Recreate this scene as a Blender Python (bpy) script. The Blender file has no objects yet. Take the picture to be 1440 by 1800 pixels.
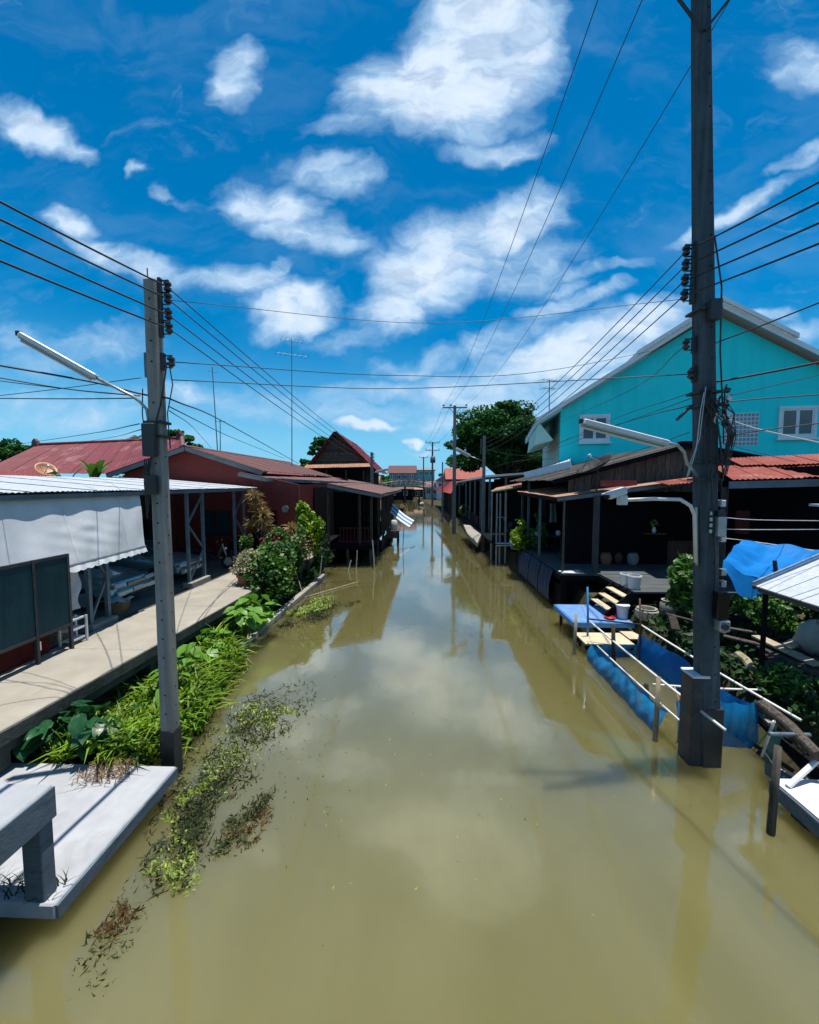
import bpy, bmesh, math, random
import numpy as np
from mathutils import Vector, Matrix, Euler

R = math.radians
sc = bpy.context.scene
COL = sc.collection
rnd = random.Random(7)
nrs = np.random.RandomState(11)

# ------------------------------------------------------------------ camera
CAM = Vector((0.0, 0.0, 4.4))
cam_data = bpy.data.cameras.new('camera')
cam_data.sensor_fit = 'HORIZONTAL'
cam_data.sensor_width = 36.0
cam_data.lens = 18.0
cam_data.clip_start = 0.05
cam_data.clip_end = 4000.0
cam = bpy.data.objects.new('camera', cam_data)
COL.objects.link(cam)
cam.location = CAM
cam.rotation_euler = (R(90 - 3.97), 0.0, R(1.99))
sc.camera = cam
CROT = Euler(cam.rotation_euler, 'XYZ').to_matrix()

def ray(px, py):
    return CROT @ Vector(((px - 720) / 720.0, -(py - 900) / 720.0, -1.0))
def onz(px, py, z):
    d = ray(px, py); return CAM + d * ((z - CAM.z) / d.z)
def onx(px, py, x):
    d = ray(px, py); return CAM + d * (x / d.x)
def ony(px, py, y):
    d = ray(px, py); return CAM + d * (y / d.y)

# ------------------------------------------------------------------ render / exposure
sc.render.engine = 'CYCLES'
sc.cycles.use_denoising = True
sc.cycles.max_bounces = 7
sc.cycles.diffuse_bounces = 2
sc.cycles.glossy_bounces = 3
sc.cycles.transmission_bounces = 4
sc.cycles.transparent_max_bounces = 12
sc.cycles.caustics_reflective = False
sc.cycles.caustics_refractive = False
sc.cycles.sample_clamp_indirect = 6.0
sc.view_settings.view_transform = 'Standard'
sc.view_settings.look = 'None'
sc.view_settings.exposure = 0.5
sc.view_settings.gamma = 1.0
sc.view_settings.use_curve_mapping = False

# ------------------------------------------------------------------ sun and sky
SUN_EL, SUN_AZ = 85.5, 78.0          # azimuth measured from +Y towards +X
S = Vector((math.sin(R(SUN_AZ)) * math.cos(R(SUN_EL)), math.cos(R(SUN_AZ)) * math.cos(R(SUN_EL)), math.sin(R(SUN_EL))))
sun_data = bpy.data.lights.new('sun', 'SUN')
sun_data.energy = 5.0
sun_data.angle = R(0.5)
sun_data.color = (1.0, 0.95, 0.86)
sun = bpy.data.objects.new('sun', sun_data)
COL.objects.link(sun)
sun.location = (20, 30, 60)
sun.rotation_euler = (-S).to_track_quat('-Z', 'Y').to_euler()

world = bpy.data.worlds.new('World')
sc.world = world
world.use_nodes = True
def build_world():
    nt = world.node_tree
    for n in list(nt.nodes): nt.nodes.remove(n)
    L = nt.links
    def node(t, **kw):
        n = nt.nodes.new(t)
        for k, v in kw.items(): setattr(n, k, v)
        return n
    def put(sock, v):
        if hasattr(v, 'links'): L.new(v, sock)
        else: sock.default_value = v
    def math_(op, a, b=None, c=None, clamp=False):
        n = node('ShaderNodeMath', operation=op, use_clamp=clamp)
        put(n.inputs[0], a)
        if b is not None: put(n.inputs[1], b)
        if c is not None: put(n.inputs[2], c)
        return n.outputs[0]
    def vmath(op, a, b=None, out=0):
        n = node('ShaderNodeVectorMath', operation=op)
        put(n.inputs[0], a)
        if b is not None: put(n.inputs[1], b)
        return n.outputs[out]
    def vscale(a, f):
        n = node('ShaderNodeVectorMath', operation='SCALE')
        put(n.inputs[0], a); put(n.inputs[3], f)
        return n.outputs[0]
    def mrange(v, a, b, c, d, kind='SMOOTHSTEP'):
        n = node('ShaderNodeMapRange', interpolation_type=kind)
        put(n.inputs[0], v)
        for i, x in enumerate((a, b, c, d)): put(n.inputs[1 + i], x)
        return n.outputs[0]
    def noise(vec, scale, detail=5, rough=0.55, dist=0.0, out=0):
        n = node('ShaderNodeTexNoise')
        put(n.inputs['Vector'], vec)
        n.inputs['Scale'].default_value = scale
        n.inputs['Detail'].default_value = detail
        n.inputs['Roughness'].default_value = rough
        n.inputs['Distortion'].default_value = dist
        return n.outputs[out]
    def mixc(fac, a, b, blend='MIX'):
        n = node('ShaderNodeMix', data_type='RGBA', blend_type=blend)
        put(n.inputs[0], fac); put(n.inputs[6], a); put(n.inputs[7], b)
        return n.outputs[2]
    sky = node('ShaderNodeTexSky', sky_type='NISHITA', sun_disc=False)
    sky.sun_elevation = R(SUN_EL)
    sky.sun_rotation = R(SUN_AZ)
    sky.altitude = 0; sky.air_density = 1.0; sky.dust_density = 0.0; sky.ozone_density = 2.6
    hs = node('ShaderNodeHueSaturation')
    hs.inputs['Hue'].default_value = 0.487
    hs.inputs['Saturation'].default_value = 1.72
    hs.inputs['Value'].default_value = 1.0
    L.new(sky.outputs[0], hs.inputs['Color'])
    skyc = mixc(1.0, hs.outputs[0], (0.50, 1.24, 1.36, 1), 'MULTIPLY')
    tc = node('ShaderNodeTexCoord')
    d = tc.outputs['Generated']
    sep = node('ShaderNodeSeparateXYZ'); L.new(d, sep.inputs[0])
    dx, dy, dz = sep.outputs
    grade = mrange(dz, 0.0, 0.45, 0.80, 0.92)
    blue = vmath('MAXIMUM', vscale(skyc, grade), (0, 0, 0))
    blue = mixc(mrange(dz, 0.0, 0.34, 0.9, 0.0), blue, (2.4, 6.0, 9.2, 1))
    yy = math_('MAXIMUM', dy, 0.06)
    u = math_('DIVIDE', dx, yy); v = math_('DIVIDE', dz, yy)
    comb = node('ShaderNodeCombineXYZ'); L.new(u, comb.inputs[0]); L.new(v, comb.inputs[1])
    uv = comb.outputs[0]
    # wind-drawn domain warp
    w1 = noise(uv, 3.0, 4, 0.6, 0, 1)
    warp = vmath('MULTIPLY', vmath('SUBTRACT', w1, (0.5, 0.5, 0.5)), (0.22, 0.14, 0.0))
    w2 = noise(uv, 11.0, 3, 0.6, 0, 1)
    warp2 = vmath('MULTIPLY', vmath('SUBTRACT', w2, (0.5, 0.5, 0.5)), (0.075, 0.05, 0.0))
    uvw = vmath('ADD', vmath('ADD', uv, warp), warp2)
    blobs = [
        (790, 140, 185, 115, -8, 1.0), (890, 70, 120, 110, -60, .95), (700, 165, 120, 60, 10, .75), (840, 10, 120, 60, 0, .8),
        (860, 262, 120, 26, -4, .62), (610, 225, 80, 22, 8, .5),
        (425, 128, 52, 58, 30, .85), (60, 220, 95, 42, 25, .85), (140, 258, 45, 22, 25, .7),
        (480, 372, 115, 58, 20, .92), (560, 415, 90, 40, 5, .8), (585, 312, 105, 40, 10, .62),
        (760, 470, 130, 82, -12, 1.0), (880, 395, 140, 55, -22, .95), (690, 548, 68, 58, 0, .95), (905, 470, 100, 60, -10, .7),
        (515, 550, 92, 58, 0, 1.0), (140, 392, 72, 34, 20, .85), (230, 462, 150, 36, 22, .8), (390, 500, 120, 30, 5, .7),
        (480, 470, 60, 16, -35, .55),
        (1000, 630, 240, 62, -14, .92), (1130, 575, 120, 55, -25, .9), (860, 690, 190, 42, 0, .85), (1090, 690, 160, 50, -10, .8),
        (880, 600, 110, 30, -20, .7), (1040, 520, 90, 16, -15, .55), (1100, 462, 75, 14, -8, .55), (960, 545, 70, 18, -20, .6),
        (1290, 372, 150, 20, -27, .68), (1410, 130, 80, 46, 10, .7), (1410, 275, 75, 20, -20, .62),
        (650, 748, 48, 14, 0, .95), (716, 774, 22, 9, 0, .95), (733, 790, 40, 8, 0, .7),
        (150, 612, 170, 42, -5, .55), (90, 715, 230, 42, 6, .6), (560, 715, 230, 32, 4, .62), (30, 590, 120, 30, 10, .5),
        (1345, 560, 60, 20, 5, .7), (1425, 590, 60, 26, 0, .75), (300, 770, 160, 22, 0, .5), (640, 690, 160, 22, -4, .6),
        (270, 340, 26, 12, 10, .5), (900, 735, 260, 30, -4, .75), (1150, 640, 150, 40, -20, .8), (1010, 480, 60, 14, -15, .5), (1080, 500, 60, 12, -15, .5), (980, 510, 50, 12, -20, .5), (330, 690, 200, 26, 0, .5), (1050, 700, 200, 45, -8, .9), (1190, 600, 110, 55, -25, .85), (640, 600, 120, 30, -10, .45), (760, 640, 140, 26, -6, .6), (227, 297, 16, 14, 0, .6), (340, 360, 90, 14, 12, .35),
    ]
    B = None
    for (px, py, rx, ry, ang, st) in blobs:
        dd = ray(px, py)
        mp = node('ShaderNodeMapping', vector_type='TEXTURE')
        L.new(uvw, mp.inputs['Vector'])
        mp.inputs['Location'].default_value = (dd.x / dd.y, dd.z / dd.y, 0)
        mp.inputs['Rotation'].default_value = (0, 0, R(-ang))
        mp.inputs['Scale'].default_value = (rx * 1.25 / 720, ry * 1.25 / 720, 1)
        ln = vmath('LENGTH', mp.outputs[0], out=1)
        b = mrange(ln, 0.25, 1.1, st, 0.0)
        B = b if B is None else math_('SMOOTH_MAX', B, b, 0.12)
    # the same kind of broken cloud goes on outside the view
    gen = mrange(noise(vmath('MULTIPLY', d, (1.0, 1.0, 1.6)), 2.1, 3, 0.5), 0.46, 0.66, 0.0, 0.95)
    au = math_('MAXIMUM', math_('ABSOLUTE', u), math_('MULTIPLY', v, 0.86))
    inside = math_('MULTIPLY', mrange(au, 1.0, 1.35, 1.0, 0.0), mrange(dy, 0.08, 0.2, 0.0, 1.0))
    B = math_('ADD', math_('MULTIPLY', B, inside), math_('MULTIPLY', gen, math_('SUBTRACT', 1.0, inside)))
    stretch = vmath('MULTIPLY', uvw, (1.0, 1.8, 1.0))
    f1 = noise(stretch, 4.2, 7, 0.58, 0.4)
    f2 = noise(stretch, 15.0, 5, 0.6, 0.5)
    D = math_('ADD', B, math_('MULTIPLY', math_('SUBTRACT', f1, 0.5), 1.2))
    D = math_('ADD', D, math_('MULTIPLY', math_('SUBTRACT', f2, 0.5), 0.52))
    alpha = mrange(D, 0.12, 0.98, 0.0, 1.0)
    wisp = noise(vmath('MULTIPLY', uvw, (2.2, 5.5, 1.0)), 3.2, 5, 0.55, 0.3)
    alpha = math_('MULTIPLY', alpha, mrange(wisp, 0.30, 0.60, 0.64, 1.06), clamp=True)
    veil = math_('MULTIPLY', mrange(noise(vmath('MULTIPLY', uvw, (1.0, 2.6, 1.0)), 2.2, 5, 0.6, 0.6), 0.45, 0.75, 0.0, 1.0), 0.12)
    alpha = math_('MAXIMUM', alpha, veil)
    up = mrange(dz, -0.02, 0.03, 0.0, 1.0)
    alpha = math_('MULTIPLY', math_('MULTIPLY', alpha, up), 0.93)
    thick = mrange(D, 0.55, 1.25, 0.0, 1.0)
    ccol = mixc(thick, (4.4, 6.7, 9.2, 1), (8.6, 9.5, 10.6, 1))
    out = mixc(alpha, blue, ccol)
    bg = node('ShaderNodeBackground')
    bg.inputs['Strength'].default_value = 0.073
    L.new(out, bg.inputs['Color'])
    wo = node('ShaderNodeOutputWorld')
    L.new(bg.outputs[0], wo.inputs['Surface'])
build_world()
world.cycles.sampling_method = 'MANUAL'
world.cycles.sample_map_resolution = 512

# ------------------------------------------------------------------ helpers
OFF = {}
def tag(o, label=None, cat=None, group=None, kind=None):
    if label: o['label'] = label
    if cat: o['category'] = cat
    if group: o['group'] = group
    if kind: o['kind'] = kind
    return o
def thing(name, label, cat, loc=(0, 0, 0), group=None):
    o = bpy.data.objects.new(name, None)
    o.empty_display_size = 0.2
    COL.objects.link(o)
    o.location = loc
    OFF[o.name] = Vector(loc)
    return tag(o, label, cat, group)
def copy_tree(o, parent=None):
    c = o.copy(); COL.objects.link(c); c.parent = parent
    for ch in list(o.children): copy_tree(ch, c)
    return c

class MB:
    def __init__(s):
        s.v = []; s.f = []
    def add(s, vs, fs):
        b = len(s.v)
        s.v += [tuple(p) for p in vs]
        s.f += [tuple(b + i for i in f) for f in fs]
        return s
    def box2(s, a, b):
        x0, y0, z0 = a; x1, y1, z1 = b
        return s.add([(x0,y0,z0),(x1,y0,z0),(x1,y1,z0),(x0,y1,z0),(x0,y0,z1),(x1,y0,z1),(x1,y1,z1),(x0,y1,z1)],
                     [(0,3,2,1),(4,5,6,7),(0,1,5,4),(1,2,6,5),(2,3,7,6),(3,0,4,7)])
    def box(s, c, size, rot=None):
        hx, hy, hz = size[0]/2, size[1]/2, size[2]/2
        M = Euler(rot).to_matrix() if rot else Matrix.Identity(3)
        c = Vector(c)
        vs = [c + M @ Vector((x*hx, y*hy, z*hz)) for z in (-1,1) for (x,y) in ((-1,-1),(1,-1),(1,1),(-1,1))]
        return s.add(vs, [(0,3,2,1),(4,5,6,7),(0,1,5,4),(1,2,6,5),(2,3,7,6),(3,0,4,7)])
    def bar(s, p0, p1, w, h, up=(0,0,1), w1=None, h1=None):
        p0 = Vector(p0); p1 = Vector(p1); d = (p1 - p0).normalized()
        side = d.cross(Vector(up))
        if side.length < 1e-4: side = d.cross(Vector((0, 1, 0)))
        side.normalize(); u = side.cross(d)
        w1 = w if w1 is None else w1; h1 = h if h1 is None else h1
        vs = []
        for p, ww, hh in ((p0, w, h), (p1, w1, h1)):
            for a, b in ((-1,-1),(1,-1),(1,1),(-1,1)):
                vs.append(p + side*(a*ww/2) + u*(b*hh/2))
        return s.add(vs, [(0,1,2,3),(7,6,5,4),(0,4,5,1),(1,5,6,2),(2,6,7,3),(3,7,4,0)])
    def tube(s, pts, r, n=6, r1=None, cap=True):
        pts = [Vector(p) for p in pts]; m = len(pts)
        b = len(s.v); prev = None
        for i, p in enumerate(pts):
            t = (pts[min(i+1, m-1)] - pts[max(i-1, 0)]).normalized()
            if prev is None:
                a = t.cross(Vector((0,0,1)))
                if a.length < 1e-3: a = t.cross(Vector((1,0,0)))
            else:
                a = prev - t * prev.dot(t)
            a.normalize(); prev = a; bb = t.cross(a)
            if isinstance(r, (list, tuple)): rr = r[i]
            else: rr = r if r1 is None else r + (r1 - r) * i / max(1, m-1)
            for k in range(n):
                an = 2*math.pi*k/n
                s.v.append(tuple(p + a*(math.cos(an)*rr) + bb*(math.sin(an)*rr)))
        for i in range(m-1):
            for k in range(n):
                k2 = (k+1) % n
                s.f.append((b+i*n+k, b+i*n+k2, b+(i+1)*n+k2, b+(i+1)*n+k))
        if cap:
            s.f.append(tuple(b+k for k in reversed(range(n))))
            s.f.append(tuple(b+(m-1)*n+k for k in range(n)))
        return s
    def cyl(s, p0, p1, r, n=10, r1=None):
        return s.tube([p0, p1], r, n, r1)
    def lathe(s, c, prof, n=16):
        c = Vector(c); b = len(s.v)
        for (r, z) in prof:
            for k in range(n):
                a = 2*math.pi*k/n
                s.v.append((c.x + r*math.cos(a), c.y + r*math.sin(a), c.z + z))
        for i in range(len(prof)-1):
            for k in range(n):
                k2 = (k+1) % n
                s.f.append((b+i*n+k, b+i*n+k2, b+(i+1)*n+k2, b+(i+1)*n+k))
        s.f.append(tuple(b+k for k in reversed(range(n))))
        s.f.append(tuple(b+(len(prof)-1)*n+k for k in range(n)))
        return s
    def quad(s, a, b, c, d):
        return s.add([a, b, c, d], [(0,1,2,3)])
    def grid(s, fn, nu, nv):
        b = len(s.v)
        for i in range(nu+1):
            for j in range(nv+1):
                s.v.append(tuple(fn(i/nu, j/nv)))
        for i in range(nu):
            for j in range(nv):
                q = b + i*(nv+1) + j
                s.f.append((q, q+nv+1, q+nv+2, q+1))
        return s
    def slab(s, poly, off):
        """closed prism: planar polygon extruded by the offset vector"""
        off = Vector(off); n = len(poly); b = len(s.v)
        s.v += [tuple(p) for p in poly] + [tuple(Vector(p)+off) for p in poly]
        s.f.append(tuple(b+i for i in range(n)))
        s.f.append(tuple(b+n+i for i in reversed(range(n))))
        for i in range(n):
            j = (i+1) % n
            s.f.append((b+i, b+n+i, b+n+j, b+j))
        return s
    def build(s, name, mat, parent=None, smooth=False, bev=0.0, solid=0.0, loc=None, rough=0.0):
        me = bpy.data.meshes.new(name)
        base = OFF.get(parent.name, Vector((0,0,0))) if parent is not None else (Vector(loc) if loc is not None else Vector((0,0,0)))
        me.from_pydata([(p[0]-base.x, p[1]-base.y, p[2]-base.z) for p in s.v], [], s.f)
        bm = bmesh.new(); bm.from_mesh(me)
        if solid:
            bmesh.ops.solidify(bm, geom=bm.faces[:], thickness=solid)
        bmesh.ops.recalc_face_normals(bm, faces=bm.faces[:])
        if bev:
            ed = [e for e in bm.edges if len(e.link_faces) == 2 and e.calc_face_angle(0) > 0.5]
            bmesh.ops.bevel(bm, geom=ed, offset=bev, segments=1, affect='EDGES', clamp_overlap=True)
        if rough:
            bmesh.ops.subdivide_edges(bm, edges=[e for e in bm.edges if e.calc_length() > .3], cuts=22, use_grid_fill=True)
            from mathutils import noise as mn
            for v in bm.verts:
                q = (v.co+base)*5.0
                d = mn.noise_vector(q)*.6 + mn.noise_vector(q*3.1)*.4
                v.co += d*rough
        bm.to_mesh(me); bm.free()
        if mat: me.materials.append(M_(mat))
        if smooth:
            for p in me.polygons: p.use_smooth = True
            if smooth == 'auto':
                try: me.set_sharp_from_angle(angle=R(40))
                except Exception: pass
        o = bpy.data.objects.new(name, me)
        COL.objects.link(o)
        if parent is not None:
            o.parent = parent
            OFF[o.name] = base
        else:
            o.location = base
            OFF[o.name] = base
        return o

def cloth_mesh(fn, nu, nv): return MB().grid(fn, nu, nv)

def corr_sheet(p00, p10, p01, p11, pitch=0.11, amp=0.014, th=0.004):
    """corrugated sheet: p00->p10 runs across the waves, p00->p01 along them"""
    p00, p10, p01, p11 = map(Vector, (p00, p10, p01, p11))
    n = max(2, int((p10-p00).length/pitch*4))
    nrm = (p10-p00).cross(p01-p00).normalized()
    if nrm.z < 0: nrm = -nrm
    m = MB()
    for sgn in (0, 1):
        b = len(m.v)
        for i in range(n+1):
            t = i/n
            o = nrm*(amp*math.cos(i*math.pi/2) - sgn*th)
            m.v.append(tuple(p00.lerp(p10, t)+o)); m.v.append(tuple(p01.lerp(p11, t)+o))
        for i in range(n):
            q = b+2*i
            m.f.append((q, q+2, q+3, q+1) if sgn == 0 else (q, q+1, q+3, q+2))
    k = 2*(n+1)
    for i in range(n):
        m.f.append((2*i, k+2*i, k+2*i+2, 2*i+2)); m.f.append((2*i+1, 2*i+3, k+2*i+3, k+2*i+1))
    return m
def sheet_roof(parent, mat, a0, a1, b0, b1, width=0.8, pitch=0.11, amp=0.014, name='roof_sheet', seed=1, lap=0.008, jit=0.03):
    """roof plane from eave/ridge edge a0->a1 to b0->b1, laid as overlapping sheets, each a part"""
    a0, a1, b0, b1 = map(Vector, (a0, a1, b0, b1)); r = random.Random(seed)
    n = max(1, round((a1-a0).length/width))
    nrm = (a1-a0).cross(b0-a0).normalized()
    if nrm.z < 0: nrm = -nrm
    out = []
    for i in range(n):
        t0, t1 = max(0, i/n-0.03), (i+1)/n
        o = nrm*(lap*(i % 2)); e0 = r.uniform(-jit, jit); 
        p00, p10 = a0.lerp(a1, t0)+o, a0.lerp(a1, t1)+o
        p01, p11 = b0.lerp(b1, t0)+o, b0.lerp(b1, t1)+o
        dd = (p01-p00).normalized()*e0
        out.append(corr_sheet(p00, p10, p01+dd, p11+dd, pitch, amp).build(name, mat, parent, smooth='auto'))
    return out

def wire(name, pts, r, label, sag=0.0, mat='cable', group=None, n=14, cat='cable'):
    P = []
    pts = [Vector(p) for p in pts]
    if len(pts) > 2:
        q = [pts[0]*2-pts[1]] + pts + [pts[-1]*2-pts[-2]]
        for i in range(1, len(q)-2):
            for k in range(n):
                t = k/n
                P.append(.5*((2*q[i]) + (q[i+1]-q[i-1])*t + (2*q[i-1]-5*q[i]+4*q[i+1]-q[i+2])*t*t + (3*q[i]-q[i-1]-3*q[i+1]+q[i+2])*t**3))
        P.append(pts[-1])
    else:
        for k in range(n+1):
            t = k/n
            p = pts[0].lerp(pts[1], t); p.z -= sag*4*t*(1-t)
            P.append(p)
    o = MB().tube(P, r, 5).build(name, mat, smooth=True, loc=pts[0])
    return tag(o, label, cat, group)

# ------------------------------------------------------------------ materials
MATS = {}
def M_(name): return MATS[name]
def mat(name, col, rough=0.7, metal=0.0, var=0.12, scale=3.0, bump=0.15, bscale=40.0, col2=None, c2lo=0.5, c2hi=0.7, c2scale=2.0,
        streak=None, spec=0.5, island=0.0, trans=0.0, stretch=(1,1,1), emit=None, alpha=None, coat=0.0, coords='Object', wood=False):
    def tone(c):
        l = .3*c[0]+.59*c[1]+.11*c[2]
        return tuple(max(0.002, (l+(x-l)*1.12)*.84) for x in c)
    col = tone(col); col2 = tone(col2) if col2 else None
    if streak: streak = (tone(streak[0]),)+tuple(streak[1:])
    m = bpy.data.materials.new(name); m.use_nodes = True
    nt = m.node_tree; L = nt.links
    b = nt.nodes['Principled BSDF']
    out = nt.nodes['Material Output']
    b.inputs['Roughness'].default_value = rough
    b.inputs['Metallic'].default_value = metal
    b.inputs['Specular IOR Level'].default_value = spec
    if coat: b.inputs['Coat Weight'].default_value = coat
    def N(t, **k):
        n = nt.nodes.new(t)
        for kk, vv in k.items(): setattr(n, kk, vv)
        return n
    tc = N('ShaderNodeTexCoord')
    mp = N('ShaderNodeMapping'); mp.inputs['Scale'].default_value = stretch
    L.new(tc.outputs[coords], mp.inputs['Vector'])
    def noise(sc_, det=5, ro=0.6, dist=0.0):
        n = N('ShaderNodeTexNoise')
        n.inputs['Scale'].default_value = sc_; n.inputs['Detail'].default_value = det
        n.inputs['Roughness'].default_value = ro; n.inputs['Distortion'].default_value = dist
        L.new(mp.outputs[0], n.inputs['Vector']); return n.outputs[0]
    def mix(f, a, c, blend='MIX'):
        n = N('ShaderNodeMix', data_type='RGBA', blend_type=blend)
        for i, x in ((0, f), (6, a), (7, c)):
            if hasattr(x, 'links'): L.new(x, n.inputs[i])
            else: n.inputs[i].default_value = x if i == 0 else (*x[:3], 1)
        return n.outputs[2]
    def rng(v, a, b_, c, d):
        n = N('ShaderNodeMapRange'); L.new(v, n.inputs[0])
        for i, x in enumerate((a, b_, c, d)): n.inputs[1+i].default_value = x
        return n.outputs[0]
    lo = [max(0, c*(1-var*1.6)) for c in col]; hi = [min(1, c*(1+var)) for c in col]
    base = mix(rng(noise(scale, 6), 0.3, 0.7, 0, 1), lo, hi)
    if col2:
        base = mix(rng(noise(c2scale, 7, 0.65, 0.6), c2lo, c2hi, 0, 1), base, col2)
    if streak:
        mp2 = N('ShaderNodeMapping'); mp2.inputs['Scale'].default_value = streak[2] if len(streak) > 2 else (9, 9, 0.7)
        L.new(tc.outputs[coords], mp2.inputs['Vector'])
        n = N('ShaderNodeTexNoise'); n.inputs['Scale'].default_value = 1.0; n.inputs['Detail'].default_value = 6
        L.new(mp2.outputs[0], n.inputs['Vector'])
        base = mix(rng(n.outputs[0], 0.48, 0.72, 0, streak[1]), base, streak[0])
    if island:
        g = N('ShaderNodeNewGeometry')
        hv = N('ShaderNodeHueSaturation')
        L.new(rng(g.outputs['Random Per Island'], 0, 1, 1-island, 1+island), hv.inputs['Value'])
        mul = N('ShaderNodeMath', operation='MULTIPLY'); mul.inputs[1].default_value = 7.31
        L.new(g.outputs['Random Per Island'], mul.inputs[0])
        fr = N('ShaderNodeMath', operation='FRACT'); L.new(mul.outputs[0], fr.inputs[0])
        L.new(rng(fr.outputs[0], 0, 1, 0.5-island*0.05, 0.5+island*0.05), hv.inputs['Hue'])
        L.new(base, hv.inputs['Color']); base = hv.outputs[0]
    else:
        oi = N('ShaderNodeObjectInfo')
        hv = N('ShaderNodeHueSaturation')
        L.new(rng(oi.outputs['Random'], 0, 1, 1-var*0.6, 1+var*0.6), hv.inputs['Value'])
        L.new(base, hv.inputs['Color']); base = hv.outputs[0]
    L.new(base, b.inputs['Base Color'])
    if bump:
        bp = N('ShaderNodeBump'); bp.inputs['Strength'].default_value = bump; bp.inputs['Distance'].default_value = 0.02
        L.new(noise(bscale, 4, 0.6), bp.inputs['Height']); L.new(bp.outputs[0], b.inputs['Normal'])
        L.new(rng(noise(bscale*0.3, 3), 0.3, 0.7, max(0, rough-0.1), min(1, rough+0.12)), b.inputs['Roughness'])
    sh = b.outputs[0]
    if trans:
        tr = N('ShaderNodeBsdfTranslucent'); L.new(base, tr.inputs['Color'])
        mx = N('ShaderNodeMixShader'); mx.inputs[0].default_value = trans
        L.new(sh, mx.inputs[1]); L.new(tr.outputs[0], mx.inputs[2]); sh = mx.outputs[0]
    if alpha is not None:
        tp = N('ShaderNodeBsdfTransparent')
        mx = N('ShaderNodeMixShader'); mx.inputs[0].default_value = alpha
        L.new(tp.outputs[0], mx.inputs[1]); L.new(sh, mx.inputs[2]); sh = mx.outputs[0]
    L.new(sh, out.inputs['Surface'])
    MATS[name] = m
    return m

G = dict
mat('concrete', (.33,.31,.27), .85, var=.16, scale=1.1, bump=.3, bscale=30, col2=(.19,.175,.15), c2lo=.52, c2hi=.75, c2scale=1.3)
mat('walk', (.33,.305,.26), .9, var=.14, scale=.9, bump=.35, bscale=24, col2=(.27,.24,.19), c2lo=.5, c2hi=.75, c2scale=.9)
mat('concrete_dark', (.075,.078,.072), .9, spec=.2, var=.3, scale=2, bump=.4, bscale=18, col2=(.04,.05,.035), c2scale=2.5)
mat('pole_conc', (.28,.265,.24), .88, var=.13, scale=2.2, bump=.35, bscale=45, streak=((.14,.135,.125), .7, (14,14,.5)))
mat('pole_old', (.05,.07,.085), .88, var=.2, scale=2.5, bump=.35, bscale=45, streak=((.13,.15,.155), .55, (14,14,.5)))
mat('pole_far', (.2,.2,.19), .9, var=.12, bump=0)
mat('platform', (.37,.38,.40), .8, var=.12, scale=2, bump=.35, bscale=22, col2=(.22,.23,.235), c2lo=.56, c2hi=.85, c2scale=1.6, streak=((.33,.34,.37), .6, (7,1.0,7)))
mat('platform_shade', (.11,.145,.18), .8, var=.15, scale=3, bump=.3, bscale=22, col2=(.05,.07,.08), c2scale=3, stretch=(1,1,3))  # platform concrete with the blue shade of its sides put into the colour
mat('wet_concrete', (.014,.019,.022), .6, var=.3, scale=3, bump=.4, bscale=20, col2=(.05,.055,.05), c2scale=3)
mat('net_azure', (.02,.32,.70), .6, var=.15, scale=3, bump=.3, bscale=30, trans=.35, spec=.2, streak=((.03,.12,.2), .8, (3,3,1.2)), col2=(.09,.17,.2), c2lo=.5, c2hi=.78, c2scale=2.2, alpha=.9)
mat('hole', (.01,.01,.01), 1, bump=0)
mat('steel', (.13,.18,.22), .5, metal=.3, var=.2, bump=.15, bscale=60)
mat('steel_dark', (.05,.055,.06), .55, metal=.4, var=.2, bump=.15)
mat('galv', (.42,.44,.45), .4, metal=.7, var=.15, bump=.1)
mat('insul', (.035,.02,.018), .25, var=.1, bump=0)
mat('cable', (.012,.012,.014), .6, bump=0)
mat('cable_white', (.55,.56,.58), .5, bump=0)
mat('white_paint', (.74,.74,.74), .45, var=.06, scale=4, bump=.08, streak=((.45,.42,.37), .35))
mat('white_plastic', (.7,.71,.72), .35, var=.05, bump=.05)
mat('lens_black', (.01,.01,.012), .1, bump=0)
mat('roof_white', (.56,.59,.63), .4, metal=.15, var=.06, bump=.05, col2=(.48,.5,.52), c2lo=.55, c2hi=.8)
mat('tarp_white', (.78,.81,.85), .75, var=.05, scale=.8, bump=.12, bscale=10, trans=.18, streak=((.46,.47,.46), .45, (4,1.6,.35)), col2=(.6,.61,.6), c2lo=.5, c2hi=.8, c2scale=.9)
mat('panel_teal', (.004,.034,.048), .5, spec=.2, var=.25, scale=1.2, bump=.05, streak=((.014,.05,.06), .6, (5,5,.6)))
mat('red_wall', (.17,.022,.016), .7, var=.16, scale=1.5, bump=.2, bscale=30, streak=((.16,.03,.02), .6, (6,6,.4)))
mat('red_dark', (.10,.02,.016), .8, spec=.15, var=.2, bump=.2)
mat('roof_brown', (.115,.05,.05), .65, spec=.25, var=.12, scale=2, bump=.08, streak=((.12,.055,.045), .55, (2,2,2)))
mat('roof_mauve', (.17,.10,.095), .65, spec=.25, var=.12, bump=.08, col2=(.16,.09,.075), c2scale=1.5)
mat('roof_red', (.15,.018,.026), .6, metal=.05, var=.2, scale=1.8, bump=.2, col2=(.30,.20,.20), c2lo=.56, c2hi=.78, c2scale=.9, stretch=(1.2,.5,.5))
mat('roof_pink', (.42,.10,.09), .6, var=.15, bump=.1, streak=((.28,.06,.05), .5, (3,3,3)))
mat('roof_rust', (.34,.17,.11), .65, metal=.1, var=.16, bump=.2, col2=(.46,.30,.22), c2lo=.45, c2hi=.75, c2scale=2.0, streak=((.18,.07,.04), .7, (3,3,3)))
mat('roof_rustred', (.26,.06,.045), .65, metal=.1, var=.16, bump=.2, col2=(.42,.24,.19), c2lo=.55, c2hi=.8, c2scale=1.6)
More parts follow.
